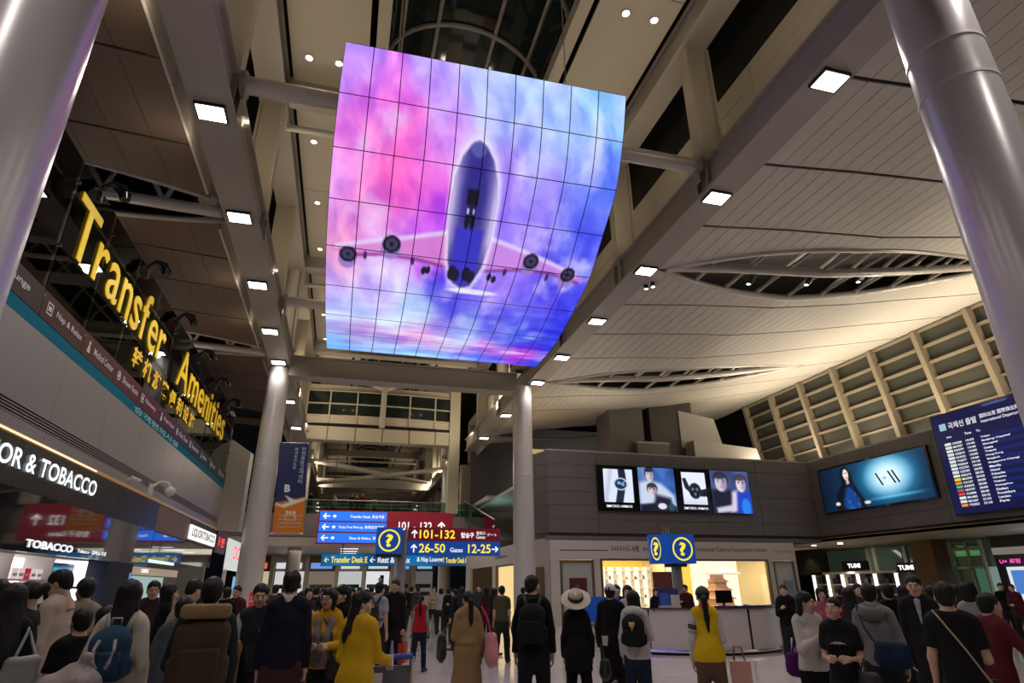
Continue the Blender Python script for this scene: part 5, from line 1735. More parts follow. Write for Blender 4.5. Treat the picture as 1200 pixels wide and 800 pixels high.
# ---- spotlights inside the right ceiling's lens opening
for k, (x, y) in enumerate(((12.9, 15.9), (15.2, 15.75), (17.4, 15.6))):
    t = thing('truss_spotlight', f'small black spotlight with bright lens in the near roof opening, {ORD[k]} from the beam', 'spotlight', (x, y, zr(x) - .15), 'spotlights in the roof opening')
    MB().tube([(x + .1, y - .35, zr(x) + .25), (x, y, zr(x) - .08)], .10, 12).build('barrel', M_black, t, smooth='auto')
    MB().lathe([(0, 0), (.075, .0)], (x - .005, y + .02, zr(x) - .10), 12).build('lens', E_flood, t)
    MB().tube([(x + .05, y - .2, zr(x) + .1), (x + .05, y - .2, zr(x) + .5)], .02, 6).build('stem', M_black, t)
for k, (x, y) in enumerate(((9.15, 16.4), (9.3, 16.2))):
    t = thing('truss_spotlight', f'tiny bright spot lamp at the beam end of the near roof opening, {ORD[k]} of two', 'spotlight', (x, y, 11.0), 'tiny spot lamps beside the beam')
    MB().lathe([(0, 0), (.08, 0), (.08, .14), (0, .14)], (x, y, 10.98), 12).build('body', M_black, t, smooth='auto')
    MB().lathe([(0, 0), (.06, .0)], (x, y, 10.975), 12).build('lens', E_flood, t)

# ---- right-hand arcade: luggage shop, wooden piers, curtain wall, cash machines
M_ochre = mat('ochre_wood', (.22, .13, .05), .5, noise=.2, nscale=2, stretch=(.2, 1, 1))
wa = struct_root('wall_arcade', (33, 30, 0))
MB().box(32.6, 33, 8, 46, 0, 3.8).build('back', M_dark, wa)
for y0, y1 in ((36.8, 39.5), (40, 42)):
    MB().box(29, 29.5, y0, y1, 0, 3.72).build('wood_panel', M_ochre, wa)
MB().box(28.9, 29.5, 33.6, 36.6, 2.2, 3.72).build('dark_panel', M_blackm, wa)
for y in (24.6, 29.7, 32.4, 31.9):
    MB().box(31.4, 31.7, y - .12, y + .12, 0, 3.72).build('curtain_mullion', mat('pale_mullion', (.45, .47, .36), .4), wa)
for y0, y1 in ((24.8, 29.5), (30, 31.8), (32.6, 36)):
    MB().box(31.5, 31.55, y0, y1, .1, 3.7).build('curtain_pane', mat('curtain_glass', (.05, .075, .06), .12, emit=(.18, .28, .2), es=.06), wa)
pr = thing('pier', 'brown timber clad pier beside the luggage shop', 'pier', (29.2, 26.1, 0))
MB().box(28.7, 29.7, 25.45, 26.7, 0, 3.70).build("cladding", M_wood, pr)
MB().box(28.68, 29.72, 25.43, 26.72, 0, .15).build('skirting', M_bronze, pr)
tu = thing('luggage_shop', 'luggage shop with two dark signs, lit white shelving and a grey side panel', 'shop', (29, 30.5, 0))
MB().box(29.5, 29.6, 28.2, 34.5, 0, 2.3).build('back', mat('shop_dark', (.05, .045, .05), .5), tu)
MB().box(28.9, 29.6, 28.1, 34.6, 2.22, 2.34).build('canopy', M_white, tu)
for y in (28.15, 29.6, 30.85, 32.05, 33.25, 34.45):
    MB().box(29.0, 29.5, y - .05, y + .05, 0, 2.22).build('upright', M_white, tu)
    MB().box(28.98, 29.0, y - .035, y + .22, .3, 2.2).build('light_strip', emis('shelf_white', (1, .92, .78), 1.5), tu)
for z in (.55, 1.1, 1.62):
    MB().box(29.0, 29.5, 28.2, 34.4, z, z + .05).build('shelf', M_white, tu)
tu2 = thing('luggage_sign', 'second dark luggage shop sign over a grey-blue panel beside the brown pier', 'sign', (28.8, 27.3, 0))
for y0, y1, zz0, tu in ((29.9, 31.8, 2.40, tu), (26.75, 27.9, 2.2, tu2)):
    MB().box(28.8, 28.95, y0, y1, zz0, zz0 + .5).build('sign_case', mat('sign_maroon', (.03, .008, .012), .3), tu)
    lettering('lettering', 'TUMI', (28.79, (y0 + y1) / 2, zz0 + .13), (0, -1, 0), Zup, .24, E_ltr, tu, width=.95, align='C', bold=.04)
MB().box(28.85, 28.95, 26.75, 28.0, 0, 2.15).build('side_panel', mat('panel_bluegrey', (.10, .11, .15), .35), tu2)
rb = random.Random(3)
bk = 0
for y in (28.25, 29.7, 30.95, 32.15, 33.35):
    for zi, z in enumerate((.6, 1.15, 1.67)):
        for dy in (0.15, .6):
            h, d = rb.uniform(.25, .38), .3
            c = rb.choice([(.02, .02, .022), (.03, .025, .03), (.06, .05, .045), (.02, .02, .05)])
            bk += 1
            t = thing('suitcase', f'dark case on the luggage shelving, {("lowest", "middle", "top")[zi]} shelf, place {ORD[int((y - 28.5) / 1.2 + .5) * 2 + (dy > .5)]} from the pier', 'suitcase', (29.2, y + dy, z), 'cases on the luggage shelving')
            MB().bbox(29.05, 29.35, y + dy, y + dy + .30, z, z + h, .04).build('shell', mat(f'case_{int(c[0] * 100)}_{int(c[2] * 100)}', c, .4), t)
            MB().tube([(29.2, y + dy + .1, z + h), (29.2, y + dy + .1, z + h + .06), (29.2, y + dy + .24, z + h + .06), (29.2, y + dy + .24, z + h)], .012, 6).build('handle', M_black, t)
am = thing('cash_machine_shop', 'white lit wall of cash machines with a pink glowing sign at far right', 'shop', (29, 21, 0))
MB().box(30.0, 30.2, 15, 23.4, 0, 3.7).build('wall', mat('shop_dark'), am)
MB().box(29.9, 30.0, 15, 22.9, .2, 2.35).build('white_panel', emis('panel_white', (.85, .95, 1), .8), am)
MB().box(29.7, 30.0, 15, 23.2, 2.9, 3.2).build('bulkhead', emis('bulk_pale', (.7, .65, .55), .25), am)
lettering('lettering', 'U+ 로밍', (29.88, 23.1, 2.5), (0, -1, 0), Zup, .2, emis('pink_glow', (1, .1, .55), 1.6), am, width=.95)
lettering('lettering', '환전', (29.88, 21.75, 2.5), (0, -1, 0), Zup, .2, emis('orange_glow', (1, .4, .05), 1.6), am, width=.6)
MB().box(29.84, 29.9, 22.1, 22.7, 1.2, 2.2).build('blue_screen', emis('atm_blue', (.1, .3, .8), .7), am)
MB().box(29.84, 29.9, 20.2, 21.4, 1.2, 2.1).build('frame', M_black, am)
MB().box(29.83, 29.84, 20.3, 21.3, 1.3, 2.0).build('pale_screen', emis('atm_pale', (.4, .8, .8), .6), am)
gw = thing('glass_lift', 'green tinted glass lift shaft with pale framing right of the brown pier', 'lift', (30, 24.3, 0))
for y in (23.5, 24.2, 25.0):
    MB().box(29.4, 29.55, y - .05, y + .05, 0, 3.6).build('frame_post', mat('pale_mullion'), gw)
for z in (.1, 2.3, 3.2):
    MB().box(29.4, 29.55, 23.5, 25.0, z, z + .12).build('frame_rail', mat('pale_mullion'), gw)
MB().box(29.45, 29.47, 23.5, 25.0, .2, 3.5).build('pane', M_green, gw)
MB().box(29.5, 29.6, 23.6, 24.9, 2.9, 3.15).build('lit_band', emis('lift_lit', (.6, .7, .35), .6), gw)
MB().box(30.6, 30.7, 23.4, 25.2, .5, 2.4).build('lit_interior', emis('lift_inner', (.45, .65, .6), .35), gw)
for x, y in ((25.5, 33), (26, 30.5), (26, 28.5), (26.5, 18)):
    t = thing('arcade_downlight', f'small lit downlight in the tan soffit, {ORD[[33, 30.5, 28.5, 18].index(y)]} from the wooden wall', 'downlight', (x, y, 3.68), 'downlights of the tan soffit')
    MB().lathe([(0, 0), (.12, 0), (.12, .04)], (x, y, 3.68), 14).build('lens', E_down, t, smooth='auto')
    lamp('arcade_lamp', 'SPOT', (x, y, 3.6), 110, (1, .82, .55), aim=(x, y, 0), angle=120, radius=.1)
t = thing('exit_sign', 'small green lit exit sign on the wooden wall right of the shop front', 'sign', (28.9, 38, 2.5))
MB().box(28.85, 28.98, 37.7, 38.4, 2.5, 2.9).build('case', M_white, t)
MB().box(28.84, 28.85, 37.74, 38.36, 2.54, 2.86).build('face', emis('exit_green', (.3, 1, .6), 1.2), t)
for y, e in ((38.5, 60), (34.5, 40)):
    lamp('wall_washer', 'SPOT', (28.2, y, 3.6), e, (1, .7, .3), aim=(29, y, 1.5), angle=80, radius=.1)
lamp('shelf_lamp', 'AREA', (28.5, 31.3, 2.2), 40, (1, .92, .8), .3, 5, aim=(29.4, 31.3, .8))
lamp('atm_lamp', 'AREA', (29.2, 20, 3.0), 30, (.9, .95, 1), 1, 5, aim=(28, 20, 0))

# ---- shops far along the hall below the deck
fx = -9.0
rf = random.Random(9)
bays = [(-9, -6.2, 'shelf_warm', 'red'), (-6.2, -3.2, 'cabinet_glow', 'white'), (-3.2, -.5, 'far_dim', 'blue'), (-.5, 2.0, 'far_cool', 'pale'), (2.0, 4.6, 'far_white', 'white'), (4.6, 6.6, 'far_dark', 'dark'), (6.6, 8.8, 'far_grey', 'grey')]
cols = {'shelf_warm': ((1, .85, .55), .5), 'cabinet_glow': ((1, .97, .95), .6), 'far_dim': ((.75, .6, .45), .22), 'far_cool': ((.85, .9, .85), .55), 'far_white': ((.95, .98, 1), .75), 'far_dark': ((.35, .22, .12), .15), 'far_grey': ((.5, .48, .46), .2)}
for k, (a, b, mm_, cn_) in enumerate(bays):
    t = thing('far_shop', f'far shop front below the deck, {ORD[k]} bay from the left', 'shop', ((a + b) / 2, 62, 0), 'far shops below the deck')
    MB().box(a, a + .35, 61.6, 62.4, 0, 4.4).build('pier', M_cream, t)
    MB().box(a + .35, b, 62, 62.2, 3.1, 4.4).build('fascia', M_grey2 if k % 2 else M_wood, t)
    MB().box(a + .35, b, 63.4, 63.5, 0, 3.1).build('glow_wall', emis('farwall_' + mm_, cols[mm_][0], cols[mm_][1]), t)
    for z in (.9, 1.6):
        MB().box(a + .5, b - .2, 63.0, 63.3, z, z + .35).build('display', M_blackm if k % 2 else M_wood, t)
    MB().box(a + .5, b - .3, 61.9, 62, 3.3, 3.8).build('sign', emis(f'far_sign_{k}', ((1, .2, .15), (.9, .95, 1), (.2, .4, 1), (.9, .95, .8), (.7, .9, 1), (.2, .6, .9), (.3, .7, .9))[k], .7), t)
lamp('far_hall_lamp', 'AREA', (1, 54, 4.3), 220, (1, .88, .7), 10, 8, aim=(1, 54, 0))
lamp('far_hall_lamp', 'AREA', (2, 41, 9.5), 260, (1, .88, .72), 6, 6, aim=(2, 41, 0))
for x in (0.5, 3.5):
    for y in (50.5, 54, 57.5):
        t = thing('deck_light', f'flat white ceiling light under the deck, {"left" if x < 2 else "right"} row, {ORD[int((y - 50.5) / 3.5)]} back', 'lamp', (x, y, 4.45), 'ceiling lights under the deck')
        MB().box(x - .7, x + .7, y - .15, y + .15, 4.44, 4.5).build('case', M_white, t)
        MB().box(x - .66, x + .66, y - .12, y + .12, 4.42, 4.44).build('diffuser', E_white, t)

# ================================================================== PEOPLE
# Every figure is grown as one smooth surface from a distance field: tapering limbs blended into a trunk, then meshed.
class Vol:
    def __init__(s, lo, hi, h):
        s.lo = np.array(lo, np.float32)
        s.h = h
        n = np.ceil((np.array(hi) - s.lo) / h).astype(int) + 1
        s.ax = [s.lo[i] + h * np.arange(n[i], dtype=np.float32) for i in range(3)]
        s.F = np.full(tuple(n), .5, np.float32)

    def _win(s, lo, hi):
        sl, g = [], []
        for i in range(3):
            a = max(0, int((lo[i] - s.lo[i]) / s.h) - 1)
            b = min(len(s.ax[i]), int((hi[i] - s.lo[i]) / s.h) + 3)
            if b <= a:
                return None, None
            sl.append(slice(a, b))
            g.append(s.ax[i][a:b])
        return tuple(sl), (g[0][:, None, None], g[1][None, :, None], g[2][None, None, :])

    def _join(s, sl, d, k, op):
        A = s.F[sl]
        if op == 'add':
            if k > 0:
                t = np.clip(.5 + .5 * (A - d) / k, 0, 1)
                s.F[sl] = A * (1 - t) + d * t - k * t * (1 - t)
            else:
                s.F[sl] = np.minimum(A, d)
        else:
            if k > 0:
                d = -d
                t = np.clip(.5 - .5 * (A - d) / k, 0, 1)
                s.F[sl] = A * (1 - t) + d * t + k * t * (1 - t)
            else:
                s.F[sl] = np.maximum(A, -d)

    def cap(s, a, b, ra, rb, k=.02, flat=1.0, op='add', D=1):
        a, b = np.array(a, float), np.array(b, float)
        m = max(ra, rb) * max(1, 1 / max(flat, .2) * flat) + k + .02
        sl, g = s._win(np.minimum(a, b) - m, np.maximum(a, b) + m)
        if sl is None:
            return s
        e = b - a
        q = [g[i] - a[i] for i in range(3)]
        t = np.clip((q[0] * e[0] + q[1] * e[1] + q[2] * e[2]) / (e @ e + 1e-9), 0, 1)
        w = [q[i] - t * e[i] for i in range(3)]
        w[D] = w[D] / flat
        d = (np.sqrt(w[0] ** 2 + w[1] ** 2 + w[2] ** 2) - (ra + (rb - ra) * t)) * (.5 + .5 * flat)
        s._join(sl, d, k, op)
        return s

    def ell(s, c, r, k=.02, op='add', M=None):
        c, r = np.array(c, float), np.array(r, float)
        m = r.max() + k + .02
        sl, g = s._win(c - m, c + m)
        if sl is None:
            return s
        q = [g[i] - c[i] for i in range(3)]
        if M is not None:
            M = np.array(M)
            q = [M[i][0] * q[0] + M[i][1] * q[1] + M[i][2] * q[2] for i in range(3)]
        n = np.sqrt((q[0] / r[0]) ** 2 + (q[1] / r[1]) ** 2 + (q[2] / r[2]) ** 2)
        n2 = np.sqrt((q[0] / r[0] ** 2) ** 2 + (q[1] / r[1] ** 2) ** 2 + (q[2] / r[2] ** 2) ** 2) + 1e-6
        s._join(sl, n * (n - 1) / n2, k, op)
        return s

    def rbox(s, c, half, r, k=.0, op='add'):
        c, half = np.array(c, float), np.array(half, float)
        m = half + k + .03
        sl, g = s._win(c - m, c + m)
        if sl is None:
            return s
        q = [np.abs(g[i] - c[i]) - (half[i] - r) for i in range(3)]
        d = np.sqrt(np.maximum(q[0], 0) ** 2 + np.maximum(q[1], 0) ** 2 + np.maximum(q[2], 0) ** 2) + np.minimum(np.maximum(np.maximum(q[0], q[1]), q[2]), 0) - r
        s._join(sl, d, k, op)
        return s

    def cut(s, n, p):
        """remove what lies on the side that n points to"""
        n = np.array(n, float)
        n /= np.linalg.norm(n)
        d = (s.ax[0][:, None, None] - p[0]) * n[0] + (s.ax[1][None, :, None] - p[1]) * n[1] + (s.ax[2][None, None, :] - p[2]) * n[2]
        s.F = np.maximum(s.F, d.astype(np.float32))
        return s

    def ripple(s, amp, seed=0, f=(26, 26, 11)):
        r = np.random.RandomState(seed)
        x, y, z = s.ax[0][:, None, None], s.ax[1][None, :, None], s.ax[2][None, None, :]
        n = 0
        for k in range(4):
            w_ = r.uniform(.4, 1.2, 3) * np.array(f) * r.choice([-1, 1], 3)
            n = n + np.sin(w_[0] * x + w_[1] * y + w_[2] * z + r.uniform(0, 6)) / 4
        s.F = s.F + (amp * n).astype(np.float32)
        return s

    def mesh(s):
        F = s.F
        ins = F < 0
        n = np.array(F.shape)
        cs = tuple(n - 1)
        acc = np.zeros(cs + (3,), np.float32)
        cnt = np.zeros(cs, np.float32)
        cross = []
        for a in range(3):
            sl0 = [slice(None)] * 3
            sl1 = [slice(None)] * 3
            sl0[a], sl1[a] = slice(0, -1), slice(1, None)
            A, B = F[tuple(sl0)], F[tuple(sl1)]
            c = ins[tuple(sl0)] != ins[tuple(sl1)]
            I = np.argwhere(c)
            t = A[c] / (A[c] - B[c])
            P = I.astype(np.float32)
            P[:, a] += t
            cross.append((I, ins[tuple(sl0)][c]))
            b_, c_ = [x for x in range(3) if x != a]
            for db in (0, -1):
                for dc in (0, -1):
                    J = I.copy()
                    J[:, b_] += db
                    J[:, c_] += dc
                    ok = ((J >= 0) & (J < np.array(cs))).all(1)
                    J, Q = J[ok], P[ok]
                    fl = np.ravel_multi_index(J.T, cs)
                    np.add.at(cnt.reshape(-1), fl, 1)
                    np.add.at(acc.reshape(-1, 3), fl, Q)
        m = cnt > 0
        ids = np.full(cs, -1, np.int64)
        ids[m] = np.arange(m.sum())
        V = acc[m] / cnt[m][:, None] * s.h + s.lo
        Fs = []
        for a in range(3):
            I, inn = cross[a]
            b_, c_ = (a + 1) % 3, (a + 2) % 3
            ok = (I[:, b_] > 0) & (I[:, c_] > 0) & (I[:, b_] < cs[b_]) & (I[:, c_] < cs[c_])
            I, inn = I[ok], inn[ok]
            q = []
            for db, dc in ((-1, -1), (0, -1), (0, 0), (-1, 0)):
                J = I.copy()
                J[:, b_] += db
                J[:, c_] += dc
                q.append(ids[J[:, 0], J[:, 1], J[:, 2]])
            q = np.stack(q, 1)
            q[~inn] = q[~inn][:, ::-1]
            Fs.append(q)
        return V.astype(np.float64), np.concatenate(Fs) if Fs else np.zeros((0, 4), int)


def np_mesh(name, chunks, mats, parent, smooth=True):
    """chunks: list of (V, F, material index array or int); one mesh object in the parent's local space"""
    Vs, Fs, Ms, o = [], [], [], 0
    for V, F, mi in chunks:
        if len(V) == 0:
            continue
        Vs.append(V)
        Fs.append(F + o)
        Ms.append(np.full(len(F), mi, np.int32) if np.isscalar(mi) else mi)
        o += len(V)
    V, F, M = np.concatenate(Vs), np.concatenate(Fs), np.concatenate(Ms)
    me = bpy.data.meshes.new(name)
    me.vertices.add(len(V))
    me.vertices.foreach_set('co', V.astype(np.float32).ravel())
    me.loops.add(F.size)
    me.loops.foreach_set('vertex_index', F.astype(np.int32).ravel())
    me.polygons.add(len(F))
    me.polygons.foreach_set('loop_start', np.arange(0, F.size, 4, dtype=np.int32))
    me.polygons.foreach_set('material_index', M)
    me.polygons.foreach_set('use_smooth', np.ones(len(F), bool))
    me.update(calc_edges=True)
    for m in (mats if isinstance(mats, (list, tuple)) else [mats]):
        me.materials.append(m)
    o = bpy.data.objects.new(name, me)
    COL.objects.link(o)
    if parent is not None:
        o.parent = parent
    return o


M_skin = mat('skin', (.50, .30, .20), .5, noise=.04, nscale=6)
M_lip = mat('lips', (.42, .14, .12), .45)
M_eye = mat('eye_white', (.42, .38, .35), .4)
M_iris = mat('iris', (.02, .015, .012), .2)
M_hair = mat('black_hair', (.010, .008, .008), .55, noise=.3, nscale=30, stretch=(1, 1, .1), spec=.25)
M_shoe = mat('dark_shoe', (.02, .018, .018), .45)
_cache = {}


def head_geo(sex, h):
    """head and upper neck, facing +Y, origin at ear height"""
    key = ('head', sex, h)
    if key in _cache:
        return _cache[key]
    v = Vol((-.11, -.14, -.26), (.11, .15, .15), h)
    f = sex == 'f'
    v.ell((0, -.014, .034), (.074, .094, .084), 0)
    v.ell((0, .020, -.035), (.060 if f else .063, .070, .078), .03)
    v.ell((0, .056, -.088), (.024 if f else .030, .024, .022), .03)
    v.cap((-.034, .078, .024), (.034, .078, .024), .010, .010, .02)
    for s in (-1, 1):
        v.ell((s * .040, .062, -.030), (.022, .018, .022), .02)
        v.ell((s * .031, .096, .002), (.016, .012, .010), .012, 'sub')
        v.ell((s * .031, .082, .001), (.0125, .0115, .0115), .002)
        v.ell((s * .076, -.008, -.008), (.010, .020, .031), .006)
    v.cap((0, .090, .010), (0, .108, -.028), .008, .0125, .010)
    v.ell((-.011, .098, -.032), (.008, .009, .007), .006).ell((.011, .098, -.032), (.008, .009, .007), .006)
    v.cap((-.019, .080, -.058), (.019, .080, -.058), .007, .007, .008)
    v.cap((-.014, .080, -.067), (.014, .080, -.067), .007, .007, .006)
    v.ell((0, .096, -.0625), (.026, .010, .0022), .002, 'sub')
    v.cap((0, -.022, -.05), (0, -.035, -.25), .047 if f else .054, .052 if f else .060, .03)
    V, F = v.mesh()
    c = V[F].mean(1)
    mi = np.zeros(len(F), np.int32)
    lip = (np.abs(c[:, 0]) < .024) & (np.abs(c[:, 2] + .0625) < .011) & (c[:, 1] > .078)
    mi[lip] = 1
    for s in (-1, 1):
        ex, ez = c[:, 0] - s * .031, c[:, 2] - .001
        eye = ((ex / .0130) ** 2 + (ez / .0052) ** 2 < 1) & (c[:, 1] > .08)
        mi[eye] = 2
        mi[((ex / .0068) ** 2 + (ez / .0060) ** 2 < 1) & (c[:, 1] > .08)] = 3
        mi[(np.abs(ex) < .017) & (np.abs(c[:, 2] - .0215 + .12 * np.abs(ex)) < .0032) & (c[:, 1] > .07)] = 4
    _cache[key] = (V, F, mi)
    return _cache[key]


def hair_geo(style, h):
    key = ('hair', style, h)
    if key in _cache:
        return _cache[key]
    lo = {'long': -.48, 'pony': -.50, 'bob': -.22, 'longup': -.40}.get(style, -.16)
    v = Vol((-.15, -.22, lo), (.15, .15, .17), h)
    if style == 'short':
        v.ell((0, -.020, .044), (.084, .102, .090), 0)
        v.ell((0, -.055, -.01), (.070, .062, .075), .03)
        v.ell((0, .115, -.045), (.085, .085, .098), .012, 'sub')
        v.cut((0, .3, -1), (0, -.02, -.062))
        for s in (-1, 1):
            v.ell((s * .085, .02, -.03), (.02, .028, .04), .008, 'sub')
    elif style in ('long', 'longup'):
        v.ell((0, -.018, .044), (.086, .104, .092), 0)
        e = -.42 if style == 'long' else -.33
        v.cap((0, -.075, .02), (0, -.150, e + .04), .080, .080, .03, flat=.45)
        for s in (-1, 1):
            v.cap((s * .070, -.035, .03), (s * .074, -.105, e * .75), .022, .032, .03)
        v.ell((0, .125, -.05), (.066, .085, .112), .010, 'sub')
    elif style == 'bob':
        v.ell((0, -.018, .042), (.088, .104, .092), 0)
        v.cap((0, -.06, .02), (0, -.07, -.13), .085, .075, .03, flat=.6)
        for s in (-1, 1):
            v.cap((s * .074, .0, .03), (s * .078, .012, -.10), .024, .020, .03)
        v.ell((0, .125, -.05), (.064, .085, .108), .010, 'sub')
    elif style == 'pony':
        v.ell((0, -.018, .040), (.081, .100, .088), 0)
        v.ell((0, .118, -.045), (.078, .086, .105), .010, 'sub')
        v.cut((0, .2, -1), (0, -.02, -.07))
        v.cap((0, -.105, .02), (0, -.145, -.02), .026, .036, .015)
        v.cap((0, -.145, -.02), (0.01, -.140, -.24), .038, .034, .02)
        v.cap((0.01, -.140, -.24), (.02, -.12, -.44), .034, .014, .02)
    elif style == 'bun':
        v.ell((0, -.018, .040), (.081, .100, .088), 0)
        v.ell((0, .118, -.045), (.078, .086, .105), .010, 'sub')
        v.cut((0, .2, -1), (0, -.02, -.075))
        v.ell((0, -.125, .05), (.045, .040, .042), .012)
    v.ripple(.006, 3, (110, 90, 20)).ripple(.003, 5, (220, 200, 30))
    _cache[key] = v.mesh()
    return _cache[key]


def hat_geo(style, h):
    key = ('hat', style, h)
    if key in _cache:
        return _cache[key]
    if style == 'cap':
        v = Vol((-.13, -.15, -.03), (.13, .24, .17), h)
        v.ell((0, -.015, .040), (.092, .108, .100), 0)
        v.cut((0, -.12, -1), (0, 0, .022))
        v.rbox((0, .13, .030), (.075, .085, .012), .010, .01)
        v.ell((0, -.01, .142), (.012, .012, .008), .004)
    else:
        v = Vol((-.28, -.30, -.01), (.28, .30, .24), h)
        v.ell((0, -.012, .050), (.235, .250, .016), 0)
        v.cap((0, -.014, .055), (0, -.014, .125), .116, .100, .02, flat=1.12)
        v.ell((0, -.012, .196), (.035, .09, .025), .02, 'sub')
    _cache[key] = v.mesh()
    return _cache[key]


def hand_geo(kind, side, h):
    """right hand (side=1) hanging along -Z from the wrist; palm faces -X (towards the thigh), thumb forward +Y"""
    key = ('hand', kind, side, h)
    if key in _cache:
        return _cache[key]
    v = Vol((-.11, -.07, -.21), (.07, .10, .05), h)
    v.cap((0, 0, .03), (0, 0, -.015), .026, .027, 0, flat=1.1, D=1)
    ys_ = (.030, .010, -.011, -.031)
    for y in ys_:
        v.cap((0, y * .55, -.01), (.0, y, -.085), .017, .0135, .014)
    L = (.040, .045, .041, .032)
    curl = {'relax': (.30, .45, .35), 'grip': (1.15, 1.45, .9), 'flat': (.08, .12, .1)}[kind]
    for y, l, j in zip(ys_, L, (0, 1, 2, 3)):
        p = np.array([0, y, -.088])
        a = 0
        for q, (ln, r0, r1) in enumerate(((l, .0090, .0084), (l * .68, .0084, .0078), (l * .55, .0078, .0066))):
            a += curl[q] * (1 + .06 * j)
            n = p + ln * np.array([-math.sin(a), y * .12 * (q == 0), -math.cos(a)])
            v.cap(p, n, r0, r1, .002)
            p = n
    if kind == 'grip':
        T = [(-.008, .022, -.025), (-.034, .040, -.055), (-.052, .026, -.082), (-.056, .006, -.096)]
    else:
        T = [(-.006, .022, -.022), (-.022, .046, -.052), (-.028, .054, -.082), (-.030, .056, -.105)]
    for a_, b_, r0, r1 in zip(T[:-1], T[1:], (.017, .0115, .0098), (.0125, .0100, .0080)):
        v.cap(a_, b_, r0, r1, .006)
    V, F = v.mesh()
    if side < 0:
        V = V * np.array([-1, 1, 1])
        F = F[:, ::-1]
    _cache[key] = (V, F)
    return _cache[key]


def rot_to(d, up):
    """matrix whose -Z points along d and +Y near up"""
    z = -np.array(d, float)
    z /= np.linalg.norm(z)
    y = np.array(up, float)
    y = y - z * (y @ z)
    y /= np.linalg.norm(y)
    x = np.cross(y, z)
    return np.stack([x, y, z], 1)


ARM = {'down': ((.15, -.02, -1), (.05, .16, -1), 'relax'), 'carry': ((.15, -.02, -1), (.06, .06, -1), 'grip'), 'bent': ((.16, .0, -1), (-.35, .95, .05), 'grip'),
       'phone': ((.12, .22, -1), (-.42, .80, .50), 'grip'), 'up': ((.30, .75, .10), (-.25, .35, .95), 'grip'), 'side': ((.21, -.05, -1), (.04, .24, -1), 'relax'),
       'push': ((.12, .30, -1), (.0, .95, -.25), 'grip'), 'strap': ((.22, .05, -1), (-.45, .55, .75), 'grip'), 'reach': ((.45, .35, -.8), (.35, .35, -.85), 'relax'), 'back': ((.14, -.30, -1), (.0, -.05, -1), 'relax'),
       'drape': ((.20, .10, -1), (-.15, 1, .10), 'relax')}


def skel(H, sex, pose):
    s = H / 1.72
    J = {'s': s}
    hip, sh = .905 * s, 1.415 * s
    ly, lx = pose.get('lean', .03), pose.get('tilt', 0.0)
    sp = lambda z: np.array([lx * (z - hip), ly * (z - hip), z])
    J['sp'], J['hip'], J['sh'] = sp, hip, sh
    sw = (.147 if sex == 'm' else .132) * s
    for side, nm in ((1, 'R'), (-1, 'L')):
        u, f, hk = ARM[pose.get('arm' + nm, 'down')]
        u, f = np.array(u, float) * (side, 1, 1), np.array(f, float) * (side, 1, 1)
        u, f = u / np.linalg.norm(u), f / np.linalg.norm(f)
        S = sp(sh - .02 * s) + np.array([side * sw, 0, 0])
        E = S + u * .285 * s
        W = E + f * .245 * s
        J[nm] = (S, E, W, f, hk)
        th, kn = pose.get('leg' + nm, (0.0, 0.0))
        hp = np.array([side * .088 * s, 0, hip - .02 * s])
        splay = side * .06
        td = np.array([splay, math.sin(th), -math.cos(th)])
        K = hp + td / np.linalg.norm(td) * .415 * s
        sd = np.array([splay * .3, math.sin(th - kn), -math.cos(th - kn)])
        A = K + sd / np.linalg.norm(sd) * .415 * s
        toe = np.array([side * .25, math.cos(th - kn - .0) if kn < .3 else .9, (-.0 if kn < .3 else -.45)])
        J['leg' + nm] = (hp, K, A, toe / np.linalg.norm(toe))
    low = min(J['legR'][2][2], J['legL'][2][2])
    J['drop'] = low - .085 * s
    yaw, pit = pose.get('head', 0.0), pose.get('nod', 0.0)
    c = sp(H - .118 * s)
    c = c + np.array([0, .025 * s + .02 * pit, 0])
    cy, sy, cp, sp_ = math.cos(-yaw), math.sin(-yaw), math.cos(pit), math.sin(pit)
    Rz = np.array([[cy, -sy, 0], [sy, cy, 0], [0, 0, 1]])
    Rx = np.array([[1, 0, 0], [0, cp, sp_], [0, -sp_, cp]])
    J['headM'], J['headC'] = Rz @ Rx * (s * .98), c
    return J


def trunk(v, J, sex, g=0.0, z0=None, k=.05, belly=0.0):
    s, sp, hip, sh = J['s'], J['sp'], J['hip'], J['sh']
    m = sex == 'm'
    fl = .66
    B = [(hip - .06 * s, .144 if m else .148), (hip + .04 * s, .143 if m else .152), (hip + .17 * s, (.132 if m else .116) + belly), (hip + .36 * s, .142 if m else .124), (sh - .06 * s, .130 if m else .112)]
    for (za, ra), (zb_, rb_) in zip(B[:-1], B[1:]):
        v.cap(sp(za), sp(zb_), ra * s + g, rb_ * s + g, k, flat=fl)
    sw = .122 * s if m else .102 * s
    a, b = sp(sh - .005 * s), sp(sh - .005 * s)
    v.cap(a + (-sw, 0, 0), b + (sw, 0, 0), .052 * s + g, .052 * s + g, k)
    v.cap(sp(sh + .06 * s) + (0, -.005, 0), sp(sh) + (sw * .9, -.01, 0), .050 * s + g, .050 * s + g, k)
    v.cap(sp(sh + .06 * s) + (0, -.005, 0), sp(sh) + (-sw * .9, -.01, 0), .050 * s + g, .050 * s + g, k)
    if not m:
        for q in (-1, 1):
            v.ell(sp(sh - .17 * s) + (q * .065 * s, .075 * s, 0), np.array((.054, .050, .056)) * s + g, .04)


def arm(v, J, nm, sex, g=0.0, upto=1.0, k=.035):
    s = J['s']
    q = 1.0 if sex == 'm' else .86
    S, E, W, f, hk = J[nm]
    v.cap(S, E, .047 * q * s + g, .039 * q * s + g, k)
    if upto > .5:
        v.cap(E, E + (W - E) * min(1, upto), .039 * q * s + g, (.027 * q * s + g), .02)


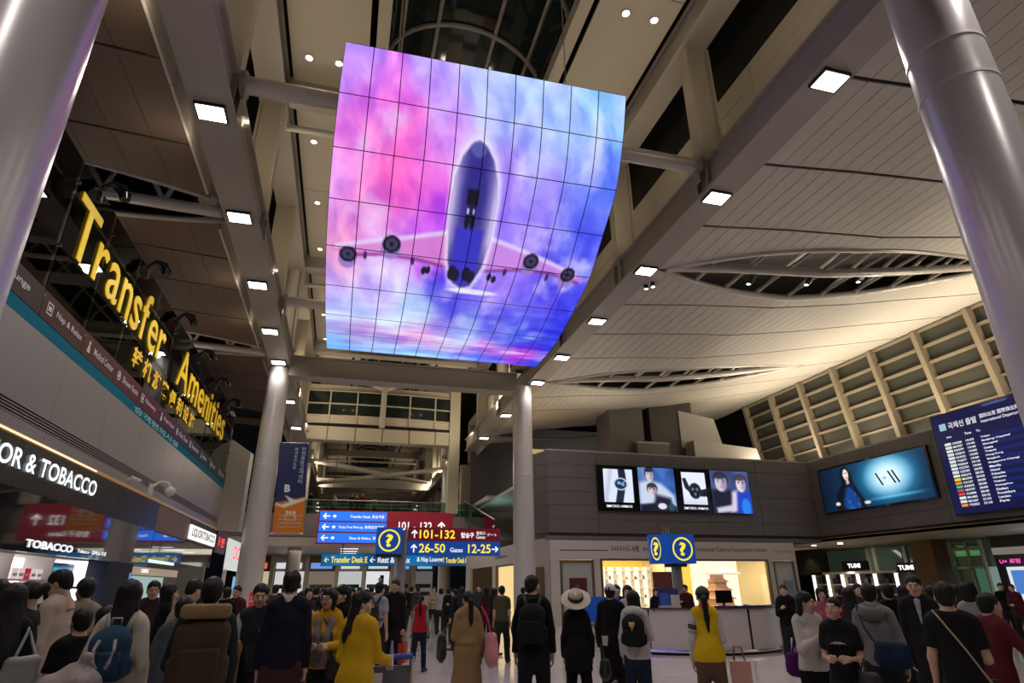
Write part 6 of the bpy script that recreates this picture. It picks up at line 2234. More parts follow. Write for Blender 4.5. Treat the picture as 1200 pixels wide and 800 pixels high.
def leg(v, J, nm, sex, g=(0.0, 0.0, 0.0), upto=1.0, k=.03):
    s = J['s']
    hp, K, A, toe = J['leg' + nm]
    q = 1.0 if sex == 'm' else .95
    v.cap(hp, K, .084 * q * s + g[0], .056 * q * s + g[1], k)
    if upto > .5:
        m = K + (A - K) * .3 + np.array([0, -.012 * s, 0])
        v.cap(K, m, .055 * q * s + g[1], .053 * q * s + g[1], .02)
        v.cap(m, K + (A - K) * min(1, upto), .053 * q * s + g[1], .036 * q * s + g[2], .02)


def cloth(name, c, rough=.75, noise=.10):
    return mat('cloth_' + name, c, rough, noise=noise, nscale=14, spec=.12)


def person(name_label, x, y, rz, H, sex='m', pose=None, top=('jacket', 'black', (.02, .02, .02)), bottom=('trousers', 'black', (.018, .018, .02)), hair='short', hat=None, z=0.0, h=.017, extra=None, group=None, skin=None, hairmat=None, belly=0.0, seed=0):
    pose = pose or {}
    root = thing('person', name_label, 'person', (x, y, z), group, rz)
    J = skel(H, sex, pose)
    s = J['s']
    dz = np.array([0, 0, -J['drop']])
    lo, hi = (-.62 * s, -.50 * s, -.05), (.62 * s, .72 * s, H + .1)
    if J['drop'] < 0:
        hi = (hi[0], hi[1], hi[2])
    # body: one blended surface, then the head and hands that continue it
    hb = h * 1.25
    pts = np.array([J[n][i] for n in 'LR' for i in range(3)] + [J['leg' + n][i] for n in 'LR' for i in range(3)])
    blo, bhi = np.minimum(pts.min(0) - .16, (-.25, -.2, -.02)), np.maximum(pts.max(0) + .16, (.25, .2, J['sh'] + .12))
    v = Vol(blo, bhi, hb)
    trunk(v, J, sex, -.014)
    v.cap(J['sp'](J['sh']), J['headC'] - (0, .03, .06), .062 * s, .050 * s, .03)
    for n in 'LR':
        arm(v, J, n, sex)
        leg(v, J, n, sex, (-.008, -.002, 0))
        A, toe = J['leg' + n][2], J['leg' + n][3]
        v.cap(A, A + toe * .15 * s - (0, 0, .045 * s), .035 * s, .028 * s, .02)
    V, F = v.mesh()
    ch = [(V + dz, F, 0)]
    hh = min(.008, h * .55) if h < .022 else .0105
    V, F, mi = head_geo(sex, hh)
    ch.append((V @ J['headM'].T + J['headC'] + dz, F, mi))
    for n, sd in (('L', -1), ('R', 1)):
        S, E, W, f, hk = J[n]
        V, F = hand_geo(hk, sd, .0055 if h < .022 else .009)
        up = np.array((0, 1, 0)) if abs(f[2]) > .75 else np.array((-sd * .5, 0, 1))
        M = rot_to(f, up) * s * .97
        ch.append((V @ M.T + W + dz, F, 0))
    sk = skin or M_skin
    np_mesh('body', ch, [sk, M_lip, M_eye, M_iris, M_hair], root)
    hm = hairmat or M_hair
    # hair and hat
    if hair:
        V, F = hair_geo(hair, .010 if h < .022 else .014)
        np_mesh('hair', [(V @ J['headM'].T + J['headC'] + dz, F, 0)], hm, root)
    if hat:
        V, F = hat_geo(hat[0], .009)
        o = np_mesh('cap' if hat[0] == 'cap' else 'straw_hat', [(V @ J['headM'].T + J['headC'] + dz, F, 0)], hat[1], root)
        if hat[0] == 'straw':
            vb = Vol((-.14, -.16, .03), (.14, .16, .12), .009)
            vb.cap((0, -.012, .075), (0, -.012, .088), .119, .116, 0, flat=1.12)
            V, F = vb.mesh()
            np_mesh('hat_band', [(V @ J['headM'].T + J['headC'] + dz, F, 0)], M_blackm, o)
    # upper garment
    kind, cn, cc = top
    m = cloth(cn, cc)
    g = {'tee': .010, 'sweater': .013, 'jacket': .017, 'coat': .018, 'long_coat': .020, 'blouse': .012, 'vest': .015, 'trench': .020}[kind]
    hem = {'tee': .00, 'sweater': -.02, 'jacket': -.06, 'coat': -.22, 'long_coat': -.44, 'blouse': -.02, 'vest': -.04, 'trench': -.40}[kind] * s + J['hip']
    v = Vol(np.minimum(blo, (-.32, -.28, 0)), np.maximum(bhi, (.32, .28, 0)) + (0, 0, .06), h)
    v.lo = v.lo
    trunk(v, J, sex, g, belly=belly)
    if hem < J['hip'] - .08 * s:
        v.cap(J['sp'](J['hip'] + .04 * s), np.array([0, 0, hem]), (.158 * s + g), (.158 * s + g) + .10 * (J['hip'] - hem), .04, flat=.72)
    else:
        v.cap(J['sp'](J['hip'] + .1 * s), np.array([0, 0, hem - .02]), .150 * s + g, .156 * s + g, .04, flat=.70)
    sleeves = kind not in ('vest',)
    if sleeves:
        for n in 'LR':
            arm(v, J, n, sex, g * .85 + .006, .45 if kind == 'tee' else .97, .010)
        if kind == 'tee':
            for n in 'LR':
                S, E, W, f, hk = J[n]
                v.cap(S, S + (E - S) * .62, .056 * s, .055 * s, .02)
    v.ripple(.010, seed + 1, (17, 17, 13)).ripple(.004, seed + 31, (40, 40, 30))
    v.cut((0, 0, -1), (0, 0, hem))
    if kind == 'tee':
        for n in 'LR':
            S, E, W, f, hk = J[n]
            d = (E - S) / np.linalg.norm(E - S)
            # short sleeves: cut the sleeve only (a half space limited to the outside of the trunk)
            x_, y_, z_ = v.ax[0][:, None, None], v.ax[1][None, :, None], v.ax[2][None, None, :]
            p = S + (E - S) * .72
            pl_ = (x_ - p[0]) * d[0] + (y_ - p[1]) * d[1] + (z_ - p[2]) * d[2]
            out = (x_ * (1 if n == 'R' else -1) - (.150 if sex == 'm' else .136) * s)
            v.F = np.maximum(v.F, np.minimum(np.minimum(pl_, out), .05)).astype(np.float32)
    nk = J['sp'](J['sh'] + .075 * s)
    v.cut((0, -.25, 1), nk + np.array([0, 0, .012 if kind in ('tee', 'vest', 'blouse') else .03]))
    V, F = v.mesh()
    pname = {'tee': 't_shirt', 'trench': 'trench_coat', 'long_coat': 'coat'}.get(kind, kind)
    o_top = np_mesh(pname, [(V + dz, F, 0)], m, root)
    if kind == 'vest':
        c2 = extra.get('sleeve', ('white', (.6, .58, .56)))
        v = Vol(blo, bhi + (0, 0, .06), h)
        for n in 'LR':
            arm(v, J, n, sex, .016, .97, .010)
        v.cap(J['sp'](J['sh'] + .02 * s), J['sp'](J['sh'] + .085 * s), .07 * s, .066 * s, .02)
        v.ripple(.003, seed + 9)
        V, F = v.mesh()
        np_mesh('shirt', [(V + dz, F, 0)], cloth(*c2), root)
    # collar
    if kind in ('jacket', 'coat', 'long_coat', 'trench', 'sweater', 'blouse'):
        cc2 = (extra or {}).get('collar')
        v = Vol(nk - (.14, .14, .08), nk + (.14, .14, .10), h * .8)
        v.cap(nk - (0, .012, .030), nk + (0, -.018, .022), .084 * s, .072 * s, 0, flat=.95)
        v.cut((0, -.35, 1), nk + np.array([0, 0, .036]))
        V, F = v.mesh()
        np_mesh('collar', [(V + dz, F, 0)], cloth(*cc2) if cc2 else m, o_top)
    # lower garment
    kind, cn, cc = bottom
    m = cloth(cn, cc)
    if kind in ('trousers', 'jeans', 'wide'):
        v = Vol(np.minimum(blo, (-.3, -.25, 0)), (max(bhi[0], .3), max(bhi[1], .3), J['hip'] + .22 * s), h)
        gg = {'trousers': (.012, .022, .034), 'jeans': (.010, .014, .020), 'wide': (.02, .04, .06)}[kind]
        v.cap(J['sp'](J['hip'] - .07 * s), J['sp'](J['hip'] + .09 * s), .162 * s, .156 * s, .05, flat=.70)
        for n in 'LR':
            leg(v, J, n, sex, gg, 1.0)
        v.ripple(.007, seed + 5, (20, 20, 16))
        for n in 'LR':
            pass
        V, F = v.mesh()
        np_mesh('jeans' if kind == 'jeans' else 'trousers', [(V + dz, F, 0)], m, root)
    else:
        v = Vol((-.34, -.3, 0), (.34, .34, J['hip'] + .2 * s), h)
        zh = J['hip'] - .45 * s
        v.cap(J['sp'](J['hip'] + .1 * s), np.array([0, 0, zh]), .145 * s, .22 * s, 0, flat=.72)
        v.ripple(.006, seed + 5)
        v.cut((0, 0, -1), (0, 0, zh))
        V, F = v.mesh()
        np_mesh('skirt', [(V + dz, F, 0)], m, root)
    # shoes
    for n in 'LR':
        A, toe = J['leg' + n][2], J['leg' + n][3]
        sd = np.array([toe[0], toe[1], 0])
        v = Vol(A - (.22, .25, .16), A + (.22, .28, .10), .014 if h < .022 else .02)
        base = A - np.array([0, 0, .045 * s])
        v.cap(base - sd * .05 * s, base + toe * .17 * s, .044 * s, .036 * s, .02)
        v.cap(A + (0, 0, .02), base, .044 * s, .046 * s, .03)
        if toe[2] > -.2:
            v.cut((0, 0, -1), (0, 0, A[2] - .083 * s))
        V, F = v.mesh()
        np_mesh('shoe', [(V + dz, F, 0)], (extra or {}).get('shoe', M_shoe), root)
    J['dz'] = dz
    return root, J


def world_of(root, p):
    """a point of a figure's own space in the world"""
    a = root.rotation_euler.z
    c, s = math.cos(a), math.sin(a)
    return Vector((root.location.x + c * p[0] - s * p[1], root.location.y + s * p[0] + c * p[1], root.location.z + p[2]))


def worn(name, label, cat, root, J, group=None):
    """a thing carried by a figure: its own top-level Empty that shares the figure's place and heading"""
    return thing(name, label, cat, tuple(root.location), group, root.rotation_euler.z)


def backpack(root, J, label, mb_, ms, size=1.0, charm=None, big=False):
    s, dz = J['s'], J['dz']
    t = worn('backpack', label, 'backpack', root, J)
    sh = J['sh']
    c = J['sp'](sh - .20 * s) + np.array([0, -(.155 + .05 * size) * s, 0])
    w_, d_, hh = .155 * size * s, .085 * size * s, .22 * size * s
    v = Vol(c - (w_ + .06, d_ + .06, hh + .08), c + (w_ + .06, d_ + .06, hh + .08), .013)
    v.rbox(c - (0, 0, hh * .12), (w_, d_, hh * .88), .07)
    v.ell(c + (0, 0, hh * .35), (w_ * .92, d_ * .95, hh * .66), .05)
    for q in (-1, 1):
        v.rbox(c + (q * w_ * .98, 0, -hh * .5), (.03, d_ * .6, hh * .32), .025, .03)
    v.ripple(.008, 17, (24, 24, 20))
    V, F = v.mesh()
    np_mesh('bag', [(V + dz, F, 0)], mb_, t)
    c2 = c + np.array([0, -d_ - .005, -hh * .35])
    v = Vol(c2 - (w_, .06, hh * .6), c2 + (w_, .06, hh * .6), .012)
    v.rbox(c2, (w_ * .75, .035, hh * .45), .025)
    V, F = v.mesh()
    np_mesh('front_pocket', [(V + dz, F, 0)], mb_, t)
    if big:
        c3 = c + np.array([0, -.01, hh + .01])
        v = Vol(c3 - (w_ + .05, d_ + .05, .08), c3 + (w_ + .05, d_ + .05, .08), .013)
        v.rbox(c3, (w_ * .95, d_ * .95, .05), .035)
        V, F = v.mesh()
        np_mesh('top_flap', [(V + dz, F, 0)], ms, t)
    for q in (-1, 1):
        x = q * .088 * s
        yb, yf = c[1] + d_ * .8, .115 * s
        P = [(x * .8, yb, c[2] + hh * .8), (x, yb * .5, sh + .055 * s), (x, 0, sh + .075 * s), (x * 1.05, yf * .9, sh - .02 * s), (x * 1.25, yf * 1.15, sh - .15 * s), (x * 1.55, yf * .5, sh - .28 * s), (x * 1.45, yb * .6, sh - .34 * s)]
        MB_ = MB().tube([Vector(np.array(p) + dz + J['sp'](p[2]) * (1, 1, 0)) for p in P], .022 * s, 8)
        o = MB_.build('strap', ms, None, smooth=True, origin=(0, 0, 0))
        o.parent = t
        o.location = (0, 0, 0)
    hp = MB().tube([Vector(np.array(p) + dz) for p in ((-.03, c[1] + d_ * .5, c[2] + hh * .95), (-.03, c[1] + d_ * .3, c[2] + hh + .05), (.03, c[1] + d_ * .3, c[2] + hh + .05), (.03, c[1] + d_ * .5, c[2] + hh * .95))], .009, 6)
    o = hp.build('top_handle', ms, None, smooth=True, origin=(0, 0, 0))
    o.parent = t
    o.location = (0, 0, 0)
    if charm:
        cc = c + np.array([.0, -d_ - .05, hh * .35])
        v = Vol(cc - .07, cc + .07, .009)
        v.ell(cc, (.035, .025, .03), 0).ell(cc + (.025, 0, .028), (.014, .012, .014), .006).ell(cc + (-.025, 0, .028), (.014, .012, .014), .006)
        v.cap(cc - (0, 0, .025), cc - (0, 0, .055), .012, .01, .006)
        V, F = v.mesh()
        np_mesh('charm', [(V + dz, F, 0)], charm, t)
    return t


def local_mesh(t, name, mb_, material, smooth='auto'):
    o = mb_.build(name, material, None, smooth=smooth, origin=(0, 0, 0))
    o.parent = t
    o.location = (0, 0, 0)
    return o


def paper_bag(root, J, nm, label, m, w_=.16, h_=.30, d_=.06, cat='shopping bag', name='shopping_bag'):
    """a flat-bottomed bag hanging from the hand nm"""
    t = worn(name, label, cat, root, J)
    S, E, W, f, hk = J[nm]
    g = W + f * .10 * J['s'] + J['dz']
    top = g[2] - .14
    b = MB()
    x, y = g[0], g[1]
    # open-topped bag with gusseted sides: outer walls tilt a little
    o_ = [(x - d_, y - w_), (x + d_, y - w_), (x + d_, y + w_), (x - d_, y + w_)]
    i_ = [(x + (p[0] - x) * .92, y + (p[1] - y) * .92) for p in o_]
    zt, zb_ = top, top - h_
    rings = [[(p[0], p[1], zt) for p in i_], [(p[0], p[1], zt) for p in o_], [(p[0], p[1], zb_) for p in i_]]
    vs = [q for r in rings for q in r]
    fs = [(a, (a + 1) % 4, 4 + (a + 1) % 4, 4 + a) for a in range(4)] + [(4 + a, 4 + (a + 1) % 4, 8 + (a + 1) % 4, 8 + a) for a in range(4)] + [(8, 9, 10, 11)]
    b.add(vs, fs)
    local_mesh(t, 'bag', b, m, smooth=False)
    for q in (-1, 1):
        local_mesh(t, 'handle', MB().tube([(x + q * d_ * .7, y - w_ * .5, zt), (x + q * .012, y - w_ * .18, g[2] - .005), (x + q * .012, y + w_ * .18, g[2] - .005), (x + q * d_ * .7, y + w_ * .5, zt)], .006, 6), m)
    return t


def soft_bag(root, J, label, c, half, m, strap=None, name='handbag', cat='handbag', ms=None):
    """a rounded soft bag at local c, with a strap along local points"""
    t = worn(name, label, cat, root, J)
    c = np.array(c, float)
    half = np.array(half, float)
    v = Vol(c - half - .06, c + half + .06, .012)
    v.ell(c - (0, 0, half[2] * .22), half * (1.0, 1.0, .80), 0)
    v.rbox(c + (0, 0, half[2] * .1), half * (.82, .80, .86), min(half) * .7, .04)
    v.ripple(.011, 23, (34, 34, 26))
    V, F = v.mesh()
    np_mesh('bag', [(V, F, 0)], m, t)
    if strap:
        local_mesh(t, 'strap', MB().tube(strap, .011, 8), ms or m)
    return t


def small_box(root, J, nm, name, label, cat, half, m, off=(0, 0, 0), screen=None):
    t = worn(name, label, cat, root, J)
    S, E, W, f, hk = J[nm]
    g = W + f * .085 * J['s'] + J['dz'] + np.array(off)
    local_mesh(t, 'case', MB().bbox(g[0] - half[0], g[0] + half[0], g[1] - half[1], g[1] + half[1], g[2] - half[2], g[2] + half[2], min(half) * .4), m)
    if screen:
        local_mesh(t, 'screen', MB().box(g[0] - half[0] * .85, g[0] + half[0] * .85, g[1] - half[1] - .002, g[1] - half[1] - .0005, g[2] - half[2] * .88, g[2] + half[2] * .88), screen)
    return t

# ------------------------------------------------------------------ the crowd in front
BLK, BLK2, NAVY = (.006, .0055, .006), (.010, .009, .0095), (.008, .009, .022)
STAND = {'legR': (.03, .02), 'legL': (-.03, .02)}
WALK = {'legR': (.30, .05), 'legL': (-.16, .45)}
WALK2 = {'legL': (.30, .05), 'legR': (-.16, .45)}


def pz(**k):
    d = dict(STAND)
    d.update(k)
    return d


M_cream_c = cloth('cream', (.50, .44, .36))
rt, J = person('woman with long black hair in a black coat at the left edge', -2.31, 5.59, 0.653, 1.66, sex='f', pose=pz(armR='down'), top=('coat', 'black_wool', BLK), hair='long', seed=1)
soft_bag(rt, J, 'pale grey cloth bag on the shoulder of the black-coated woman at left edge', (.10, -.22, 1.06), (.13, .06, .17), mat('bag_grey', (.20, .20, .20), .5), [(.05, -.2, 1.2), (.12, -.1, 1.38), (.13, .0, 1.42), (.16, -.1, 1.3), (.18, -.2, 1.2)], cat='bag', name='shoulder_bag')
person('person in black half cut off at the left border of the crowd', -3.18, 7.37, 0.581, 1.71, pose=pz(), top=('jacket', 'black_a', BLK2), seed=2)
person('woman in black jacket with hair tied up, looking left, before the tobacco cabinet', -2.36, 6.05, 1.768, 1.68, sex='f', pose=pz(armL='bent', armR='bent', nod=.2), top=('jacket', 'black_b', BLK2), bottom=('trousers', 'dark_grey', (.05, .05, .055)), hair='bun', seed=3)
rt, J = person('man in beige jacket looking down to the left before the tobacco cabinet', -2.56, 7.15, 1.426, 1.79, pose=pz(armL='down', armR='down', nod=.35, head=-.1), top=('jacket', 'beige', (.48, .39, .32)), seed=4)
person('man in beige shirt with a black cap seen from behind, right of the beige jacket', -2.62, 7.94, 0.754, 1.73, pose=pz(), top=('tee', 'khaki', (.28, .23, .17)), hair='short', hat=('cap', M_blackm), seed=5)
person('short person with black hair and dark top below the man with the cap', -1.98, 6.07, 0.665, 1.48, pose=pz(), top=('tee', 'black_c', BLK2), seed=6)
rt, J = person('short woman in patterned dark top facing right beside the blue backpack', -2.04, 6.74, -0.754, 1.48, sex='f', pose=pz(armR='bent', armL='down'), top=('tee', 'plum_print', (.10, .05, .06)), hair='bob', seed=7)
rt, J = person('woman with long black hair and cream jacket wearing a blue backpack, from behind', -1.59, 5.72, 0.026, 1.68, sex='f', pose=pz(armL='side', armR='side'), top=('jacket', 'cream', (.50, .44, .36)), bottom=('trousers', 'sand', (.22, .17, .12)), hair='long', seed=8)
rt_bag = backpack(rt, J, 'blue backpack with pale handles on the cream-jacketed woman', cloth('blue_pack', (.022, .055, .10)), cloth('pale_strap', (.35, .32, .30)), .86)
c = J['sp'](J['sh'] - .20) + np.array([0, -.31, 0]) + J['dz']
for q in (-1, 1):
    local_mesh(rt_bag, 'handle', MB().tube([Vector(c + (q * .05, .0, .10)), Vector(c + (q * .065, -.035, .04)), Vector(c + (q * .05, -.045, -.04)), Vector(c + (q * .03, -.02, -.08))], .012, 8), cloth('pale_strap', (.35, .32, .30)))
# goods in front of the short people: a suitcase with a full clear bag on top
t = thing('suitcase', 'dark upright suitcase under the clear plastic bag beside the blue backpack', 'suitcase', (-1.72, 5.25, 0))
MB().bbox(-1.90, -1.52, 5.15, 5.40, .06, .72, .05).build('shell', mat('case_dark', (.015, .014, .016), .4), t)
for q in (-1.84, -1.58):
    MB().tube([(q, 5.2, .035), (q, 5.35, .035)], .035, 10).build('wheel', M_blackm, t)
t = thing('shopping_bag', 'clear plastic shopping bag with red and yellow goods on the dark suitcase', 'shopping bag', (-1.72, 5.27, .72))
v = Vol((-.25, -.2, -.02), (.25, .2, .62), .012)
v.rbox((0, 0, .20), (.19, .12, .20), .08)
v.ell((.04, 0, .36), (.11, .08, .11), .05)
v.cap((.06, 0, .42), (.08, 0, .49), .022, .04, .02)
v.ripple(.012, 5, (40, 40, 30))
V, F = v.mesh()
np_mesh('bag', [(V, F, 0)], mat('bag_clear', (.26, .21, .20), .55, noise=.7, nscale=16), t)
for k, (gx, gz, cn_, cc_) in enumerate(((-.09, .14, 'red', (.40, .02, .05)), (.07, .10, 'yellow', (.50, .28, .02)), (-.02, .30, 'red', (.40, .02, .05)), (.09, .26, 'pale', (.45, .42, .42)))):
    v = Vol((gx - .09, -.22, gz - .08), (gx + .09, .0, gz + .08), .012)
    v.rbox((gx, -.125, gz), (.075, .03, .055), .02)
    V, F = v.mesh()
    np_mesh('packet', [(V, F, 0)], mat('packet_' + cn_, cc_, .5), t)
person('man in beige shirt leaning to the right at the shop counter', -1.91, 8.59, -0.864, 1.72, pose=pz(armR='reach', armL='bent', lean=.32, nod=.3), top=('sweater', 'beige_b', (.34, .27, .20)), seed=9)
person('dark figure with black hair facing the camera behind the cream jacket', -2.41, 9.68, -2.810, 1.72, pose=pz(), top=('jacket', 'dark_plum', (.04, .02, .025)), seed=10)
person('woman with black bob looking right, left of the leaning beige man', -2.12, 9.12, -1.168, 1.68, sex='f', pose=pz(), top=('jacket', 'black_d', BLK), hair='bob', seed=11)
rt, J = person('person in blue-grey jacket with one arm hanging, left of the brown backpack', -1.36, 6.57, -0.232, 1.55, pose=pz(armL='side', armR='bent'), top=('jacket', 'blue_grey', (.07, .085, .10)), bottom=('trousers', 'black_e', BLK2), seed=12)
rt, J = person('man with short hair and dark green jacket wearing a large brown backpack', -0.96, 5.52, 0.119, 1.7, pose=pz(armL='strap', armR='side'), top=('jacket', 'dark_green', (.012, .018, .016)), seed=13)
backpack(rt, J, 'large brown backpack with tan top flap on the man in dark green', cloth('brown_pack', (.055, .034, .022)), cloth('tan_strap', (.22, .14, .07)), 1.18, big=True)
# the man with the jacket over his arm
rt, J = person('man facing the camera in dark vest and white shirt, a tan jacket over his arm', -0.78, 7.26, -3.175, 1.66, pose=pz(armR='drape', armL='down', head=-.15, nod=.1), top=('vest', 'charcoal_vest', (.022, .024, .03)), extra={'sleeve': ('white_shirt', (.42, .40, .40))}, seed=14)
S, E, W, f, hk = J['R']
t = worn('jacket', 'tan jacket draped over the arm of the man in the dark vest', 'jacket', rt, J)
mid = (E + W) / 2 + J['dz']
v = Vol(mid - (.26, .22, .62), mid + (.26, .26, .16), .015)
v.cap(E + J['dz'] * 1, W + J['dz'], .085, .075, .02)
v.rbox(mid - (0, 0, .26), (.075, .15, .28), .05, .06)
v.rbox(mid - (-.06, -.04, .18), (.05, .10, .20), .04, .04)
v.ripple(.012, 40, (26, 26, 16))
V, F = v.mesh()
np_mesh('cloth', [(V, F, 0)], cloth('tan_jacket', (.34, .20, .06)), t)
t = worn('name_badge', 'white name badge on the chest of the man in the dark vest', 'badge', rt, J)
local_mesh(t, 'card', MB().box(-.13, -.05, .150, .156, J['sh'] + J['dz'][2] - .24, J['sh'] + J['dz'][2] - .12), M_white)
rt, J = person('man in navy sweater with white collar and maroon trousers, from behind', -0.46, 6.78, 0.033, 1.78, pose=pz(armL='down', armR='carry'), top=('sweater', 'navy_sweater', (.010, .010, .022)), bottom=('trousers', 'maroon', (.055, .022, .025)), extra={'collar': ('white_collar', (.55, .50, .50))}, belly=.012, seed=15)
paper_bag(rt, J, 'R', 'dark patterned carrier bag in the right hand of the man in navy', mat('bag_pattern', (.12, .09, .09), .5, noise=.8, nscale=30), .13, .28)
rt, J = person('woman in mustard cardigan with grey scarf and glasses, facing the camera', -0.09, 7.48, -3.409, 1.62, sex='f', pose=pz(armR='bent', armL='bent', head=.15), top=('sweater', 'mustard', (.50, .27, .015)), hair='bob', seed=16)
hc, M_, dz = J['headC'], J['headM'], J['dz']
gl = MB()
for q in (-1, 1):
    gl.tube([Vector(M_ @ np.array([q * .031 + .021 * math.cos(a), .106, .001 + .017 * math.sin(a)]) + hc + dz) for a in np.linspace(0, 2 * math.pi, 15)], .0022, 5)
    gl.tube([Vector(M_ @ np.array(p) + hc + dz) for p in ((q * .052, .104, .004), (q * .078, .0, .004))], .002, 5)
gl.tube([Vector(M_ @ np.array(p) + hc + dz) for p in ((-.010, .108, .004), (.010, .108, .004))], .002, 5)
local_mesh(rt, 'glasses', gl, M_bronze)
v = Vol((-.2, -.2, .85), (.2, .3, 1.6), .013)
for q in (-1, 1):
    v.cap((q * .06, -.02, J['sh'] + .055), (q * .075, .10, J['sh'] - .05), .032, .034, .02)
    v.cap((q * .070, .105, J['sh'] - .03), (q * .055, .140, J['sh'] - .18), .034, .038, .02, flat=.6)
    v.cap((q * .055, .140, J['sh'] - .18), (q * .045, .122, J['sh'] - .46), .038, .040, .02, flat=.6)
v.cap((-.06, -.03, J['sh'] + .06), (.06, -.03, J['sh'] + .06), .035, .035, .02)
v.ripple(.006, 12, (60, 60, 10))
V, F = v.mesh()
np_mesh('scarf', [(V + dz, F, 0)], cloth('grey_scarf', (.19, .16, .18)), rt)
soft_bag(rt, J, 'black shoulder bag at the hip of the woman in mustard', (-.17, .13, .88), (.10, .05, .11), M_blackm, [(-.12, .12, .96), (-.10, .14, 1.2), (.10, .05, 1.46), (.12, -.08, 1.4)])
rt, J = person('woman in black with long dark hair looking left, behind the yellow coat', 0.08, 8.25, 2.086, 1.65, sex='f', pose=pz(), top=('coat', 'black_f', BLK), hair='long', seed=17)
# yellow coat, trolley
rt, J = person('woman in long yellow coat with black hair, head turned right, at a luggage trolley', 0.21, 6.3, -0.522, 1.59, sex='f', pose=pz(armL='bent', armR='push', head=1.05), top=('long_coat', 'yellow_coat', (.52, .31, .012)), bottom=('trousers', 'black_g', BLK), hair='longup', seed=18)
small_box(rt, J, 'R', 'phone', 'white phone in the right hand of the woman in yellow coat', 'phone', (.034, .006, .066), M_white)
tx, ty = .52, 7.2
t = thing('luggage_trolley', 'steel luggage trolley with blue handle beside the yellow-coated woman', 'trolley', (tx, ty, 0))
M_blueh = mat('handle_blue', (.03, .07, .30), .4)
MB().tube([(tx - .27, ty - .30, 1.0), (tx + .27, ty - .30, 1.0)], .028, 10).build('handle_bar', M_blueh, t, smooth='auto')
for q in (-.27, .27):
    MB().tube([(tx + q, ty - .30, 1.0), (tx + q, ty - .24, .55), (tx + q, ty - .15, .14)], .017, 8).build('upright', M_steel, t, smooth='auto')
    MB().tube([(tx + q, ty - .15, .14), (tx + q * .7, ty + .65, .14)], .017, 8).build('base_rail', M_steel, t, smooth='auto')
    MB().tube([(tx + q - .02, ty - .12, .06), (tx + q + .02, ty - .12, .06)], .06, 14).build('wheel', M_blackm, t, smooth='auto')
    MB().tube([(tx + q, ty - .12, .06), (tx + q, ty - .12, .16)], .012, 6).build('fork', M_steel, t, smooth='auto')
MB().tube([(tx - .02, ty + .6, .06), (tx + .02, ty + .6, .06)], .06, 14).build('wheel', M_blackm, t, smooth='auto')
MB().tube([(tx, ty + .6, .06), (tx, ty + .62, .16)], .012, 6).build('fork', M_steel, t, smooth='auto')
MB().box(tx - .25, tx + .25, ty - .28, ty - .24, .62, .92).build('basket_front', mat('trolley_board', (.10, .10, .12), .4), t)
MB().box(tx - .18, tx - .02, ty - .285, ty - .28, .70, .86).build('notice', M_white, t)
MB().box(tx - .25, tx + .25, ty - .29, ty - .27, .56, .62).build('yellow_rail', mat('rail_yellow', (.5, .33, .03), .4), t)
for k in range(6):
    MB().tube([(tx - .25 + .1 * k, ty - .26, .55), (tx - .25 + .1 * k, ty + .02, .55)], .007, 6).build('basket_wire', M_steel, t)
MB().box(tx - .24, tx + .24, ty - .12, ty + .55, .15, .18).build('platform', M_steel, t)
case = MB().bbox(tx - .2, tx + .2, ty - .05, ty + .3, .18, .56, .05)
t2 = thing('travel_bag', 'brown travel bag lying on the luggage trolley', 'bag', (tx, ty + .1, .18))
case.build('shell', mat('bag_brown', (.10, .06, .04), .6, noise=.2), t2)
MB().tube([(tx - .1, ty + .12, .56), (tx - .08, ty + .12, .62), (tx + .08, ty + .12, .62), (tx + .1, ty + .12, .56)], .012, 6).build('handle', M_blackm, t2, smooth='auto')
# middle distance
rt, J = person('man in light grey shirt with dark backpack walking beside the grey post', 0.72, 12.38, -0.668, 1.71, pose=pz(armR='down', **{}), top=('tee', 'pale_grey', (.30, .30, .33)), seed=19)
backpack(rt, J, 'dark backpack on the man in light grey shirt by the grey post', cloth('dark_pack', (.03, .03, .035)), M_blackm, .85)
rt, J = person('man in black raising a phone with one arm, left of the grey post', 1.08, 12.95, -3.487, 1.76, pose=pz(armR='up', armL='carry'), top=('jacket', 'black_h', BLK2), seed=20)
small_box(rt, J, 'R', 'phone', 'phone held up by the man in black near the grey post', 'phone', (.036, .006, .07), M_black)
paper_bag(rt, J, 'L', 'red shopping bag carried by the man with raised phone', mat('bag_red', (.42, .02, .02), .5), .14, .34)
rt, J = person('woman in red vest with grey sleeves and dark jeans walking away', 1.75, 14.29, -0.332, 1.47, sex='f', pose={'legR': (.12, .02), 'legL': (-.12, .2), 'armR': 'side', 'armL': 'down'}, top=('vest', 'red_vest', (.36, .012, .014)), extra={'sleeve': ('grey_sleeve', (.22, .21, .21))}, bottom=('jeans', 'dark_denim', (.014, .017, .035)), hair='pony', seed=21)
small_box(rt, J, 'R', 'phone', 'dark phone in the hand of the woman in red vest', 'phone', (.036, .006, .07), M_black)
rt, J = person('woman in tan belted trench coat seen from behind, dark hair in a low tail', 1.67, 8.53, -0.159, 1.57, sex='f', pose=pz(armL='bent', armR='side', head=-.25), top=('trench', 'tan_trench', (.30, .185, .085)), hair='pony', seed=22)
v = Vol((-.26, -.24, .8), (.26, .24, 1.2), .012)
zb_ = J['hip'] + .12
v.cap((0, 0, zb_ - .022), (0, 0, zb_ + .022), .166, .166, 0, flat=.73)
v.cut((0, 0, 1), (0, 0, zb_ + .03))
v.cut((0, 0, -1), (0, 0, zb_ - .03))
V, F = v.mesh()
np_mesh('belt', [(V + J['dz'], F, 0)], cloth('tan_belt', (.24, .145, .065)), rt)
